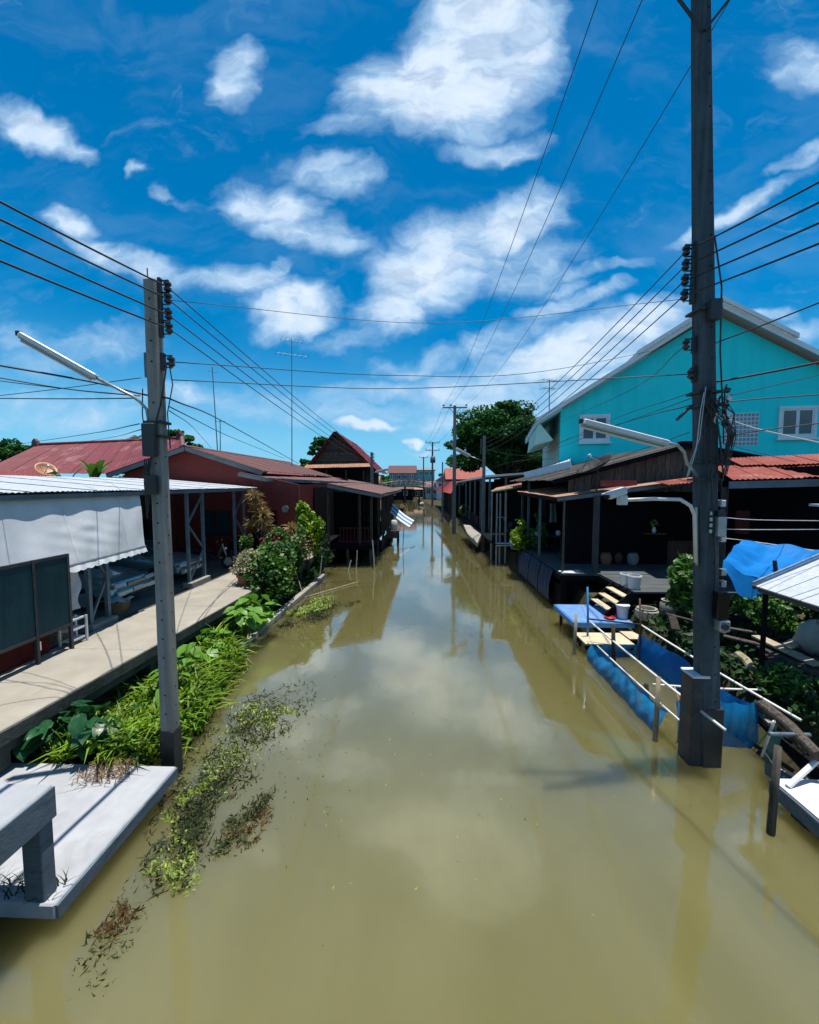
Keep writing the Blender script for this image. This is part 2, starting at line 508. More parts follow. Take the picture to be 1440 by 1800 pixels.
mat('roof_grey', (.26,.28,.30), .5, metal=.3, var=.14, bump=.15, col2=(.15,.12,.10), c2lo=.55, c2hi=.8)
mat('roof_dark', (.035,.03,.03), .8, var=.3, bump=.3, col2=(.07,.05,.04), c2scale=2)
mat('fascia', (.16,.18,.20), .6, var=.15, bump=.15)
mat('wood_grey', (.085,.072,.062), .9, spec=.2, var=.5, scale=5, bump=.5, bscale=20, stretch=(6,6,.6), streak=((.17,.15,.13), .6, (16,16,.5)))
mat('plank_old', (.15,.12,.10), .9, var=.5, scale=5, bump=.5, bscale=20, stretch=(6,6,.6), streak=((.06,.05,.045), .7, (16,16,.5)))
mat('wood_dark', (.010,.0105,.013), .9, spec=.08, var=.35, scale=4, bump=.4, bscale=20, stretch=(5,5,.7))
mat('wood_brown', (.10,.05,.03), .75, var=.3, scale=4, bump=.3, stretch=(4,4,.7))
mat('wood_pale', (.42,.35,.26), .8, var=.2, scale=3, bump=.3, stretch=(1,6,6))
mat('bamboo', (.33,.28,.19), .6, var=.25, scale=5, bump=.15, stretch=(2,2,1))
mat('bamboo_white', (.74,.73,.69), .55, var=.12, bump=.1)
mat('stick_dark', (.045,.038,.03), .9, spec=.2, var=.3, bump=.4)
mat('teal_wall', (.08,.92,.90), .75, var=.03, scale=.6, bump=.1, bscale=50, streak=((.05,.70,.70), .5, (2.2,2.2,.2)), col2=(.14,.95,.94), c2lo=.55, c2hi=.8, c2scale=.5)
mat('teal_pale', (.45,.78,.74), .75, var=.04, bump=.1)
mat('white_trim', (.92,.93,.92), .6, var=.05, bump=.08)
mat('glass', (.02,.05,.07), .06, var=.2, bump=0, spec=.8)
mat('curtain', (.30,.42,.46), .8, var=.1, scale=6, stretch=(8,8,.3), bump=0)
mat('blue_tarp', (.008,.20,.56), .65, var=.14, scale=1.5, bump=.35, bscale=9, trans=.15, spec=.2)
mat('blue_net', (.02,.2,.5), .6, var=.2, scale=5, bump=.3, bscale=60, trans=.2, alpha=.93)
mat('teal_net', (.02,.12,.14), .6, var=.2, scale=5, bump=.3, bscale=60, alpha=.9)
mat('blue_paint', (.16,.30,.60), .45, var=.08, bump=.1, streak=((.32,.42,.6), .4, (3,3,3)))
mat('blue_dark', (.005,.03,.085), .5, var=.2, bump=.1)
mat('blue_light', (.22,.45,.8), .5, var=.08, bump=.1)
mat('stripe_white', (.70,.74,.78), .7, bump=.05)
mat('stripe_blue', (.04,.18,.38), .7, bump=.05)
mat('beige_board', (.58,.49,.35), .75, var=.12, scale=2, bump=.2, col2=(.42,.33,.22), c2scale=1.5)
mat('terracotta', (.36,.15,.09), .8, var=.15, bump=.2)
mat('cardboard', (.36,.24,.14), .85, bump=.1)
mat('basket', (.16,.11,.06), .85, var=.3, bump=.6, bscale=60)
mat('car_paint', (.24,.38,.42), .22, metal=.55, var=.03, bump=0, coat=.6)
mat('car_dark', (.012,.014,.016), .5, bump=0)
mat('car_light', (.6,.64,.66), .08, metal=.2, bump=0)
mat('chrome', (.6,.62,.64), .15, metal=1, bump=0)
mat('rubber', (.012,.012,.012), .8, bump=.1)
mat('plate', (.65,.66,.66), .5, bump=0)
mat('red_plastic', (.45,.03,.03), .4, bump=0)
mat('green_plastic', (.02,.30,.14), .4, bump=.05)
mat('blue_plastic', (.05,.22,.5), .4, bump=.05)
mat('sack', (.36,.38,.38), .8, var=.15, scale=3, bump=.5, bscale=12)
mat('green_light', (.14,.27,.23), .7, bump=.05)
mat('aqua_wall', (.25,.58,.55), .75, var=.05, bump=.05)
mat('dish_orange', (.40,.20,.12), .5, bump=.05)
mat('black_mesh', (.012,.013,.014), .7, var=.2, bump=.2, bscale=120)
mat('cloth_black', (.01,.01,.012), .9, bump=.1)
mat('skin', (.35,.20,.13), .6, bump=.05)
mat('cloth_white', (.7,.7,.7), .85, bump=.1)
mat('cloth_red', (.55,.05,.05), .85, bump=.1)
mat('mud', (.06,.05,.03), .95, spec=.15, var=.3, scale=1.2, bump=.5, bscale=8, col2=(.04,.05,.02), c2scale=1.0)
mat('bed', (.2,.165,.07), .95, var=.15, scale=.5, bump=0)
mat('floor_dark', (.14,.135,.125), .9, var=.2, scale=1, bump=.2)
mat('deck', (.07,.08,.085), .85, var=.2, scale=1.2, bump=.25, bscale=20)
# foliage
mat('leaf_tree', (.034,.13,.03), .65, spec=.15, var=.3, scale=.6, bump=0, island=.45, trans=.25)
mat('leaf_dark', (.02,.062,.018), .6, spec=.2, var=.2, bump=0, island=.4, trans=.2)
mat('leaf_mid', (.07,.17,.03), .5, var=.2, bump=0, island=.4, trans=.3)
mat('leaf_lime', (.20,.33,.035), .5, var=.2, bump=0, island=.35, trans=.35)
mat('leaf_big', (.14,.32,.05), .45, var=.2, scale=6, bump=.2, bscale=30, island=.25, trans=.35)
mat('leaf_taro', (.02,.085,.03), .35, var=.2, scale=6, bump=.2, bscale=20, island=.2, trans=.2)
mat('grass', (.19,.31,.045), .55, var=.2, scale=2, bump=0, island=.45, trans=.35)
mat('grass_dry', (.20,.13,.07), .8, var=.2, bump=0, island=.4, trans=.2)
mat('leaf_tan', (.36,.25,.11), .6, var=.2, bump=0, island=.35, trans=.3)
mat('leaf_cream', (.36,.35,.21), .6, var=.2, bump=0, island=.35, trans=.3)
mat('petal_pink', (.45,.09,.14), .6, var=.2, bump=0, island=.35, trans=.3)
mat('weed_dark', (.045,.062,.03), .8, spec=.1, var=.3, bump=0, island=.5, trans=.1)
mat('weed_red', (.10,.055,.03), .8, spec=.1, var=.3, bump=0, island=.5, trans=.1)
mat('weed_lime', (.24,.32,.07), .55, var=.2, bump=0, island=.4, trans=.2)
mat('bark', (.07,.055,.045), .95, var=.3, bump=.6, bscale=12)
mat('leaf_yellow', (.55,.34,.05), .6, bump=0)

def water_material():
    m = bpy.data.materials.new('water'); m.use_nodes = True
    nt = m.node_tree; L = nt.links
    for n in list(nt.nodes): nt.nodes.remove(n)
    def N(t, **k):
        n = nt.nodes.new(t)
        for kk, vv in k.items(): setattr(n, kk, vv)
        return n
    tc = N('ShaderNodeTexCoord')
    def noise(scale, vec=(1,1,1), det=4, ro=.55, dist=0):
        mp = N('ShaderNodeMapping'); mp.inputs['Scale'].default_value = vec
        L.new(tc.outputs['Object'], mp.inputs['Vector'])
        n = N('ShaderNodeTexNoise'); n.inputs['Scale'].default_value = scale; n.inputs['Detail'].default_value = det
        n.inputs['Roughness'].default_value = ro; n.inputs['Distortion'].default_value = dist
        L.new(mp.outputs[0], n.inputs['Vector']); return n.outputs[0]
    cr = N('ShaderNodeMix', data_type='RGBA')
    cr.inputs[6].default_value = (.158, .143, .050, 1); cr.inputs[7].default_value = (.205, .188, .082, 1)
    mr = N('ShaderNodeMapRange'); L.new(noise(.35, (1, .35, 1), 5, .55, .8), mr.inputs[0])
    mr.inputs[1].default_value = .35; mr.inputs[2].default_value = .68
    L.new(mr.outputs[0], cr.inputs[0])
    dif = N('ShaderNodeSubsurfaceScattering', falloff='BURLEY'); L.new(cr.outputs[2], dif.inputs['Color'])
    dif.inputs['Scale'].default_value = 1.0; dif.inputs['Radius'].default_value = (1.2, 1.1, .7)
    tr = N('ShaderNodeBsdfTransparent'); tr.inputs['Color'].default_value = (.92, .9, .7, 1)
    body = N('ShaderNodeMixShader'); body.inputs[0].default_value = 0.28
    L.new(dif.outputs[0], body.inputs[1]); L.new(tr.outputs[0], body.inputs[2])
    b1 = N('ShaderNodeBump'); b1.inputs['Strength'].default_value = .07; b1.inputs['Distance'].default_value = .05
    L.new(noise(2.2, (1, .5, 1), 3), b1.inputs['Height'])
    b2 = N('ShaderNodeBump'); b2.inputs['Strength'].default_value = .045; b2.inputs['Distance'].default_value = .02
    L.new(noise(11, (1, .6, 1), 3), b2.inputs['Height']); L.new(b1.outputs[0], b2.inputs['Normal'])
    gl = N('ShaderNodeBsdfGlossy'); gl.inputs['Roughness'].default_value = .035
    L.new(b2.outputs[0], gl.inputs['Normal'])
    lw = N('ShaderNodeLayerWeight'); lw.inputs['Blend'].default_value = .5; L.new(b2.outputs[0], lw.inputs['Normal'])
    pw = N('ShaderNodeMath', operation='POWER'); L.new(lw.outputs['Facing'], pw.inputs[0]); pw.inputs[1].default_value = 1.9
    fr = N('ShaderNodeMath', operation='MULTIPLY_ADD'); L.new(pw.outputs[0], fr.inputs[0]); fr.inputs[1].default_value = .92; fr.inputs[2].default_value = .03
    fin = N('ShaderNodeMixShader'); L.new(fr.outputs[0], fin.inputs[0])
    L.new(body.outputs[0], fin.inputs[1]); L.new(gl.outputs[0], fin.inputs[2])
    o = N('ShaderNodeOutputMaterial'); L.new(fin.outputs[0], o.inputs['Surface'])
    MATS['water'] = m
water_material()

# ------------------------------------------------------------------ ground, water, paths
def lerp_tab(tab, y):
    if y <= tab[0][0]: return tab[0][1]
    for (a, va), (b, vb) in zip(tab, tab[1:]):
        if y <= b: return va + (vb-va)*(y-a)/(b-a)
    return tab[-1][1]
BANK_R = [(-60, 5.85), (12, 5.85), (13.5, 5.4), (24, 4.6), (32, 4.1), (42, 3.4), (68, 1.3), (90, -.5), (110, -2.6), (150, -7), (300, -40), (1500, -300)]
BANK_L = [(-60, -6.3), (19, -6.3), (21, -6.3), (40, -5.6), (68, -6.2), (90, -8.0), (110, -10), (150, -15.5), (300, -48), (1500, -320)]
def build_ground():
    ys = [-60, -20, -5, 0, 4, 8, 12, 13.5, 16, 19, 21, 24, 28, 32, 37, 42, 50, 60, 68, 80, 90, 100, 110, 130, 150, 200, 300, 600, 1500]
    vs = []; fs = []
    for y in ys:
        xl, xr = lerp_tab(BANK_L, y), lerp_tab(BANK_R, y)
        prof = [(-1500, .6), (-150, .6), (-40, .75), (-15, .8), (xl-.05, .75), (xl+.12, .28), (xl+1.0, .03), (xl+1.6, -1.2),
                (xr-1.3, -1.2), (xr-.5, -.1), (xr-.1, .35), (xr+.1, .72), (xr+10, .8), (xr+40, .75), (150, .6), (1500, .6)]
        vs += [(x, y, z) for x, z in prof]
    n = 16
    for i in range(len(ys)-1):
        for j in range(n-1):
            fs.append((i*n+j, i*n+j+1, (i+1)*n+j+1, (i+1)*n+j))
    o = MB().add(vs, fs).build('ground', 'mud')
    tag(o, kind='structure')
    w = MB().grid(lambda a, b: (-70+110*a, -60+560*b, 0), 10, 40).build('water', 'water')
    tag(w, kind='structure')
build_ground()

# left concrete walkway on posts
def wxr(y): return -5.69+.048*(y-8)
def wxl(y): return -7.65+.034*(y-8)
walk = thing('path', None, None, (-6.6, 8, 0)); walk['kind'] = 'structure'
yy = -1.0
while yy < 20.5:
    ln = 3.0; y1 = yy+ln-.014
    dz = rnd.uniform(-.006, .006); j = rnd.uniform(-.012, .012)
    MB().slab([(wxl(yy), yy, .80+dz), (wxr(yy)+j, yy, .80+dz), (wxr(y1)+j, y1, .80+dz), (wxl(y1), y1, .80+dz)], (0, 0, .2)).build('slab', 'walk', walk, bev=.015, rough=.014)
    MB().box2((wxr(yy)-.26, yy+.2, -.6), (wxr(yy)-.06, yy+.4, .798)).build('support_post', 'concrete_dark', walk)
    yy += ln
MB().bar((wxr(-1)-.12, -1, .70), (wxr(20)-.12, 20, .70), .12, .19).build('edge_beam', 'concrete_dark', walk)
MB().bar((wxr(-1)+.02, -1, .885), (wxr(20)+.02, 20, .885), .03, .19).build('edge_shade_strip', 'concrete_dark', walk)  # added strip: shade of the slab edge put into a dark, mossy colour
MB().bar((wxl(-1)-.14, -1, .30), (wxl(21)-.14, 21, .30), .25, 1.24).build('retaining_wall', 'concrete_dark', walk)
for i in range(4):
    y0 = 8.9 + i*2.5
    kx = lambda y: -4.9+.025*(y-9)
    kb = MB().bar((kx(y0), y0, .09), (kx(y0+2.48), y0+2.48, .09), .20, .16).build('kerb', 'concrete', None, bev=.01, loc=(-4.9, y0, 0)); kb['kind'] = 'structure'
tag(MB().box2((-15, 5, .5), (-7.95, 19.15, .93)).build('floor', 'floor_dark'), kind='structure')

# near platform and ledge on the left
pl = thing('concrete_platform', 'low pale grey concrete platform over the water in front of the grass', 'platform', (-5.5, 4.5, .35))
MB().box2((-7.6, 3.55, .19), (-3.55, 5.5, .35)).build('slab', 'platform', pl, bev=.015, rough=.010)
MB().box2((-3.548, 3.56, .195), (-3.52, 5.49, .335)).build('edge_shade', 'platform_shade', pl)  # added thin board carrying the slab side's shade as colour
for (x, y) in ((-3.85, 3.9), (-3.85, 5.2), (-5.4, 3.9), (-5.4, 5.2)):
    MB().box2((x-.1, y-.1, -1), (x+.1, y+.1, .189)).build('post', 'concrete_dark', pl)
MB().box2((-7.6, 5.30, -.6), (-3.9, 5.45, .188)).build('back_wall', 'concrete_dark', pl)  # added wall: darkens the water and its reflection under the platform
lg = thing('concrete_ledge', 'raised pale concrete ledge on a square post standing on the low platform', 'ledge', (-4.5, 3.6, .35))
MB().box2((-7.6, 1.6, 1.10), (-3.66, 3.74, 1.43)).build('top_slab', 'platform', lg, bev=.015, rough=.010)
MB().box2((-3.658, 1.62, 1.11), (-3.64, 3.73, 1.415)).build('edge_shade', 'platform_shade', lg)  # added board: ledge side's shade put into its colour
MB().box2((-3.86, 3.57, .352), (-3.66, 3.71, 1.099)).build('post', 'platform_shade', lg, bev=.01)  # shade of the post faces put into the colour
MB().box2((-5.6, 3.56, .352), (-5.4, 3.7, 1.099)).build('post', 'platform_shade', lg, bev=.01)

# near platform on the right
pr = thing('concrete_platform', 'white topped concrete landing beside the teal fishing net', 'platform', (5.3, 4.4, .35))
MB().box2((4.74, 2.4, .15), (7.5, 5.52, .36)).build('slab', 'platform_shade', pr, bev=.012, rough=.008)  # white landing; shade of its sides put into the slab colour
MB().box2((4.76, 2.42, .362), (7.5, 5.5, .38)).build('top_sheet', 'white_paint', pr)
for (x, y) in ((5.0, 5.2), (5.0, 3.2)):
    MB().box2((x-.12, y-.12, -1), (x+.12, y+.12, .149)).build('post', 'concrete_dark', pr)
tag(MB().tube([onz(1385, 1383, .39), Vector((5.6, 5.6, .75)), Vector((6.1, 5.5, 1.05))], .035, 8).build('water_pipe', 'white_plastic', loc=(5, 5.5, .4)),
    'white plastic pipe slanting up from the white topped landing', 'pipe')

# ------------------------------------------------------------------ foliage helpers
def raw_mesh(name, verts, faces_flat, nper, matn, parent=None, loc=(0,0,0)):
    me = bpy.data.meshes.new(name)
    base = OFF.get(parent.name, Vector(loc)) if parent is not None else Vector(loc)
    V = np.asarray(verts, dtype=np.float32) - np.array(base, dtype=np.float32)
    F = np.asarray(faces_flat, dtype=np.int32).ravel()
    me.vertices.add(len(V)); me.vertices.foreach_set('co', V.ravel())
    nf = len(F)//nper
    me.loops.add(len(F)); me.loops.foreach_set('vertex_index', F)
    me.polygons.add(nf); me.polygons.foreach_set('loop_start', np.arange(0, len(F), nper, dtype=np.int32))
    me.update(calc_edges=True); me.validate()
    me.materials.append(M_(matn))
    o = bpy.data.objects.new(name, me); COL.objects.link(o)
    if parent is not None: o.parent = parent
    else: o.location = base
    OFF[o.name] = base
    return o
def unit(a): return a/np.maximum(1e-6, np.linalg.norm(a, axis=1, keepdims=True))
def leaf_mesh(name, matn, pts, size, parent=None, aspect=.5, up=.5, rs=None, droop=0.0, loc=(0,0,0), outward=None):
    rs = rs or nrs
    P = np.asarray(pts, dtype=float); n = len(P)
    d = rs.normal(size=(n, 3)); d[:, 2] -= droop
    d = unit(d)
    nn = rs.normal(size=(n, 3)); nn[:, 2] = np.abs(nn[:, 2])*.6 + up*1.5
    if outward is not None: nn += outward*.8
    nn = unit(nn - d*np.sum(nn*d, axis=1, keepdims=True))
    sd = np.cross(d, nn)
    L_ = (size*rs.uniform(.6, 1.3, size=(n, 1)))
    W = L_*aspect*.5
    fold = nn*(L_*.10)
    v0 = P - d*L_*.5; v2 = P + d*L_*.5
    v1 = P + sd*W + fold; v3 = P - sd*W + fold
    V = np.stack([v0, v1, v2, v3], axis=1).reshape(-1, 3)
    b = np.arange(n)*4
    F = np.stack([b, b+1, b+2, b, b+2, b+3], axis=1)
    o = raw_mesh(name, V, F, 3, matn, parent, loc)
    o['kind'] = 'stuff'
    return o
def blob_pts(c, r, n, rs=None, shell=.55):
    rs = rs or nrs
    d = unit(rs.normal(size=(n, 3)))
    rad = shell + (1-shell)*rs.uniform(0, 1, size=(n, 1))**.7
    return np.array(c) + d*rad*np.array(r), d
def blade_mesh(name, matn, base, length, width, lean, parent=None, rs=None, loc=(0,0,0), dirs=None, curl=1.0):
    """grass blades: strips of three quads bending over"""
    rs = rs or nrs
    B = np.asarray(base, dtype=float); n = len(B)
    if dirs is None:
        a = rs.uniform(0, 2*np.pi, n); h = np.stack([np.cos(a), np.sin(a), np.zeros(n)], 1)
    else: h = unit(dirs)
    Ln = length*rs.uniform(.5, 1.25, size=(n, 1)); le = lean*rs.uniform(.4, 1.3, size=(n, 1))
    side = np.stack([-h[:, 1], h[:, 0], np.zeros(n)], 1)
    rows = []
    for i, t in enumerate((0, .35, .7, 1.0)):
        p = B + h*(Ln*le*t**1.5) + np.array([0, 0, 1.0])*(Ln*(t - curl*le*.55*t*t))
        w = width*(1, .9, .55, .06)[i]*.5
        rows += [p + side*w, p - side*w]
    V = np.stack(rows, axis=1).reshape(-1, 3)
    b = np.arange(n)*8
    F = np.concatenate([np.stack([b+2*i, b+2*i+1, b+2*i+3, b+2*i+2], 1)[:, None] for i in range(3)], axis=1)
    return raw_mesh(name, V, F, 4, matn, parent, loc)

def heart_leaf(name, L_=.28, W=.24, matn='leaf_big', notch=.06):
    """a broad pointed leaf lying along +Y, drooping at the tip"""
    prof = [(0, 0), (.10, .34), (.28, .5), (.5, .44), (.72, .28), (.9, .1), (1, 0)]
    vs = []; fs = []
    for (t, w) in prof:
        z = .10*t - .30*t*t
        for s_ in (-1, 0, 1):
            vs.append((s_*w*W, (t - (notch/L_ if (s_ and t < .2) else 0))*L_, (z + (.09*w if s_ else 0))*L_))
    for i in range(len(prof)-1):
        for j in range(2):
            a = i*3+j
            fs.append((a, a+1, a+4, a+3))
    me = bpy.data.meshes.new(name); me.from_pydata(vs, [], fs); me.materials.append(M_(matn))
    for p in me.polygons: p.use_smooth = True
    return me
def strap_leaf(name, L_=1.6, W=.4, matn='leaf_mid', arch=.5):
    vs = []; fs = []
    for i in range(9):
        t = i/8
        w = W*.5*min(1, t*5+.15)*math.sqrt(max(0, 1-t**3))
        for s_ in (-1, 0, 1):
            vs.append((s_*w, t*L_*(1-.25*arch*t), (t*.9-arch*t*t*1.1)*L_*.8+(abs(s_)*w*.3)))
    for i in range(8):
        for j in range(2):
            a = i*3+j; fs.append((a, a+1, a+4, a+3))
    me = bpy.data.meshes.new(name); me.from_pydata(vs, [], fs); me.materials.append(M_(matn))
    for p in me.polygons: p.use_smooth = True
    return me
LEAF_BIG = [heart_leaf('leaf', .34, .30), heart_leaf('leaf', .30, .22), heart_leaf('leaf', .38, .30)]
LEAF_TARO = [heart_leaf('leaf', .5, .4, 'leaf_taro', .1), heart_leaf('leaf', .42, .28, 'leaf_taro', .08)]
LEAF_BAN = [strap_leaf('leaf')]
def put_leaf(me, parent, loc, yaw, pitch, roll=0, s=1.0):
    o = bpy.data.objects.new('leaf', me); COL.objects.link(o); o.parent = parent
    o.location = Vector(loc) - OFF[parent.name]
    o.rotation_euler = Euler((pitch, roll, yaw), 'XYZ')
    o.scale = (s, s, s)
    return o
def leafy_plant(name, label, base, spread, height, n, leaves, s=(.7, 1.2), stem='leaf_mid', cat='plant', seed=3, group=None, lean=(0,0)):
    r = random.Random(seed)
    t = thing(name, label, cat, base, group)
    st = MB()
    for i in range(n):
        a = r.uniform(0, 2*math.pi); q = math.sqrt(r.random())
        h = height*(.35+.65*r.random())*(1-.35*q)
        p = Vector((base[0]+spread[0]*q*math.cos(a)+lean[0]*h, base[1]+spread[1]*q*math.sin(a)+lean[1]*h, base[2]+h))
        p0 = Vector((base[0]+spread[0]*.3*q*math.cos(a), base[1]+spread[1]*.3*q*math.sin(a), base[2]-.05))
        m = p0.lerp(p, .55); m.z += h*.12
        st.tube([p0, m, p], .011, 4, .006)
        out = a + r.uniform(-.8, .8)
        put_leaf(r.choice(leaves), t, p, out-math.pi/2, r.uniform(-.75, .2), r.uniform(-.4, .4), r.uniform(*s))
    st.build('stem', stem, t)
    return t
def shrub(name, label, c, r_, n, size, matn, cat='bush', seed=5, group=None, extra=None, aspect=.55, stemz=None, lumps=14, up=.5):
    rs = np.random.RandomState(seed)
    base = (c[0], c[1], (c[2]-r_[2]) if stemz is None else stemz)
    t = thing(name, label, cat, base, group)
    def cloud(nn, rr=1.0):
        P = []
        for k in range(lumps):
            d = unit(rs.normal(size=(1, 3)))[0]
            cc = np.array(c) + d*np.array(r_)*rs.uniform(.25, .8)*rr
            p, _ = blob_pts(cc, np.array(r_)*rs.uniform(.25, .5), max(4, nn//lumps), rs, .35)
            P.append(p)
        return np.concatenate(P)
    P = cloud(n); P[:, 2] = np.maximum(P[:, 2], base[2]-.02)
    leaf_mesh('foliage', matn, P, size, t, aspect, up, rs)
    if extra:
        for (m2, n2, s2, nm) in extra:
            Q = cloud(n2, 1.15); Q[:, 2] = np.maximum(Q[:, 2], base[2])
            leaf_mesh(nm, m2, Q, s2, t, .8, up, rs)
    st = MB()
    for k in range(7):
        d = unit(rs.normal(size=(1, 3)))[0]
        e = Vector(np.array(c)+d*np.array(r_)*.6)
        st.tube([Vector(base), Vector(base).lerp(e, .5)+Vector((0, 0, .08)), e], .02, 5, .008)
    st.build('stem', 'bark', t)
    return t
def tree(name, label, base, trunk_h, crown_c, crown_r, clumps, per, size, matn='leaf_tree', seed=9, group=None, flat=.45, trunk_r=.35, cl=(.2, .34)):
    rs = np.random.RandomState(seed); r = random.Random(seed)
    t = thing(name, label, 'tree', base, group)
    P = []; O = []; st = MB()
    fork = Vector((base[0], base[1], base[2]+trunk_h))
    st.tube([Vector(base)-Vector((0, 0, .3)), Vector(base).lerp(fork, .5)+Vector((r.uniform(-.2, .2), 0, 0)), fork], [trunk_r*1.3, trunk_r, trunk_r*.8], 9)
    C = Vector(crown_c)
    for k in range(clumps):
        d = unit(rs.normal(size=(1, 3)))[0]
        if d[2] < -.35: d[2] = -d[2]
        q = rs.uniform(.55, .92) if k > clumps*.25 else rs.uniform(.1, .5)
        cc = np.array(C) + d*np.array(crown_r)*q
        rr = np.array(crown_r)*rs.uniform(*cl); rr[2] = rr[0]*flat*rs.uniform(.8, 1.3)
        p, dd = blob_pts(cc, rr, per, rs, .5)
        P.append(p); O.append(dd)
        if k % 4 == 0:
            e = Vector(cc); mid = fork.lerp(e, .5); mid.z += .15*(e-fork).length*.3
            st.tube([fork-Vector((0, 0, .2)), mid, e], [trunk_r*.5, trunk_r*.25, trunk_r*.08], 6)
    st.build('trunk', 'bark', t, smooth=True)
    leaf_mesh('crown', matn, np.concatenate(P), size, t, .6, .5, rs, outward=np.concatenate(O))
    return t

# ------------------------------------------------------------------ LEFT BANK
def truss_post(parent, x, y0, y1, z0, z1, m='steel', w=.09, name='post'):
    for y in (y0, y1): MB().box2((x-w/2, y-w/2, z0), (x+w/2, y+w/2, z1)).build(name, m, parent)
    n = 3; h = (z1-z0-.3)/n
    for i in range(n):
        za = z0+.2+i*h
        a, b = ((y0, y1) if i % 2 == 0 else (y1, y0))
        MB().bar((x, a, za), (x, b, za+h), .05, .05, up=(1, 0, 0)).build('brace', m, parent)
    MB().box2((x-.16, y0-.12, z0-.02), (x+.16, y1+.12, z0+.16)).build('footing', 'concrete', parent, bev=.01)

cp = thing('carport', 'open carport with a white metal roof beside the concrete walkway', 'carport', (-9.5, 11.5, .93))
sheet_roof(cp, 'roof_white', (-7.60, 4.0, 4.24), (-7.60, 18.7, 4.21), (-12.2, 4.0, 4.66), (-12.2, 18.7, 4.60), .82, .12, .010, seed=2, jit=.012)
MB().box2((-7.70, 4.0, 4.09), (-7.62, 18.6, 4.185)).build('eave_beam', 'steel', cp)
for y in (6.0, 9.9, 13.75, 17.0): MB().bar((-7.8, y, 4.13), (-12.2, y, 4.50), .1, .1).build('rafter', 'steel_dark', cp)
truss_post(cp, -7.86, 9.2, 9.75, .93, 4.10)
truss_post(cp, -7.86, 13.3, 14.25, .93, 4.10)
truss_post(cp, -7.86, 16.7, 17.6, .93, 4.10)
for y in (6.5, 10, 14, 17.5): MB().box2((-12.1, y-.05, .93), (-12.0, y+.05, 4.45)).build('post', 'steel_dark', cp)
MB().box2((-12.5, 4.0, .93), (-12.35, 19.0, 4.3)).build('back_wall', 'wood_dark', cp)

# white roll-down tarpaulin
tp = thing('tarpaulin_curtain', 'white tarpaulin curtain with scalloped hem hanging under the white metal roof', 'tarpaulin', (-7.78, 8.6, 4.1))
TY0, TY1 = 4.4, 10.86
def tarp_pt(a, b):
    y = TY0 + (TY1-TY0)*a; z = 4.12 - b*1.48
    if a > .85: y -= .26*b*(a-.85)/.15
    t = a*(TY1-TY0)
    x = -7.72 + .31*b + .035*math.sin(t*1.3+b*3.1)*b
    x += .008*math.exp(-((b-.52-.05*(t-4.6))/.10)**2)*math.exp(-((t-4.4)/.7)**2)*math.sin(t*3+b*16)
    x += .009*math.exp(-((t-4.4)/.9)**2)*math.sin(30*(b-.22*(t-4.6)))*max(0, b-.3)*(1-b)*4
    x += .012*math.sin(t*7.1+1.3*b)*math.sin(b*5)
    return (x, y, z + .10*a*b)
MB().grid(tarp_pt, 110, 40).build('sheet', 'tarp_white', tp, smooth=True)
for a0_ in (.12, .37, .62, .87):
    MB().grid(lambda a, b, a0_=a0_: Vector(tarp_pt(a0_+.006*a, b))+Vector((.006, 0, 0)), 1, 30).build('seam', 'stripe_white', tp, smooth=True)
for k in range(14):
    p = Vector(tarp_pt((k+.5)/14, .015))
    MB().tube([p+Vector((.01, 0, 0)), p+Vector((.03, .01, .06)), Vector((-7.66, p.y, 4.15))], .006, 4).build('lashing', 'cable', tp)
def val_pt(a, b):
    p = Vector(tarp_pt(a, 1.0)); t = a*(TY1-TY0)
    sc_ = .5+.5*abs(math.sin(t*math.pi/.22))**.7
    return (p.x + .02 + .05*b + .012*math.sin(t*18)*b, p.y, p.z - .02 - b*(.07+.07*sc_))
MB().grid(val_pt, 220, 5).build('valance', 'tarp_white', tp, smooth=True)
MB().tube([Vector(tarp_pt(a/30, 1.0))+Vector((.01, 0, 0)) for a in range(31)], .022, 6).build('hem_tube', 'galv', tp)
tag(MB().grid(lambda a, b: (-7.9+.03*math.sin(b*9+a*4), 8.72+.28*a+.03*math.sin(b*6), 2.42-b*.88), 8, 20).build('hanging_cloth', 'tarp_white', smooth=True, loc=(-7.9, 8.8, 2.4)),
    'narrow white cloth strip hanging below the end of the tarpaulin', 'cloth')

# dark teal sliding panels
pn = thing('panel_screen', 'dark teal panel screen standing in front of the white tarpaulin', 'screen', (-7.7, 7, 1.2))
ys = [4.0, 4.85, 5.7, 6.5, 7.25, 7.99]
for a, b in zip(ys, ys[1:]):
    MB().box2((-7.255, a+.03, 1.56), (-7.235, b-.03, 2.92)).build('panel', 'panel_teal', pn)
for y in ys: MB().box2((-7.28, y-.028, 1.003), (-7.22, y+.028, 2.98)).build('frame_post', 'steel_dark', pn)
for z in (1.52, 2.95): MB().box2((-7.275, 4.03, z-.03), (-7.225, 7.96, z+.03)).build('frame_rail', 'steel_dark', pn)

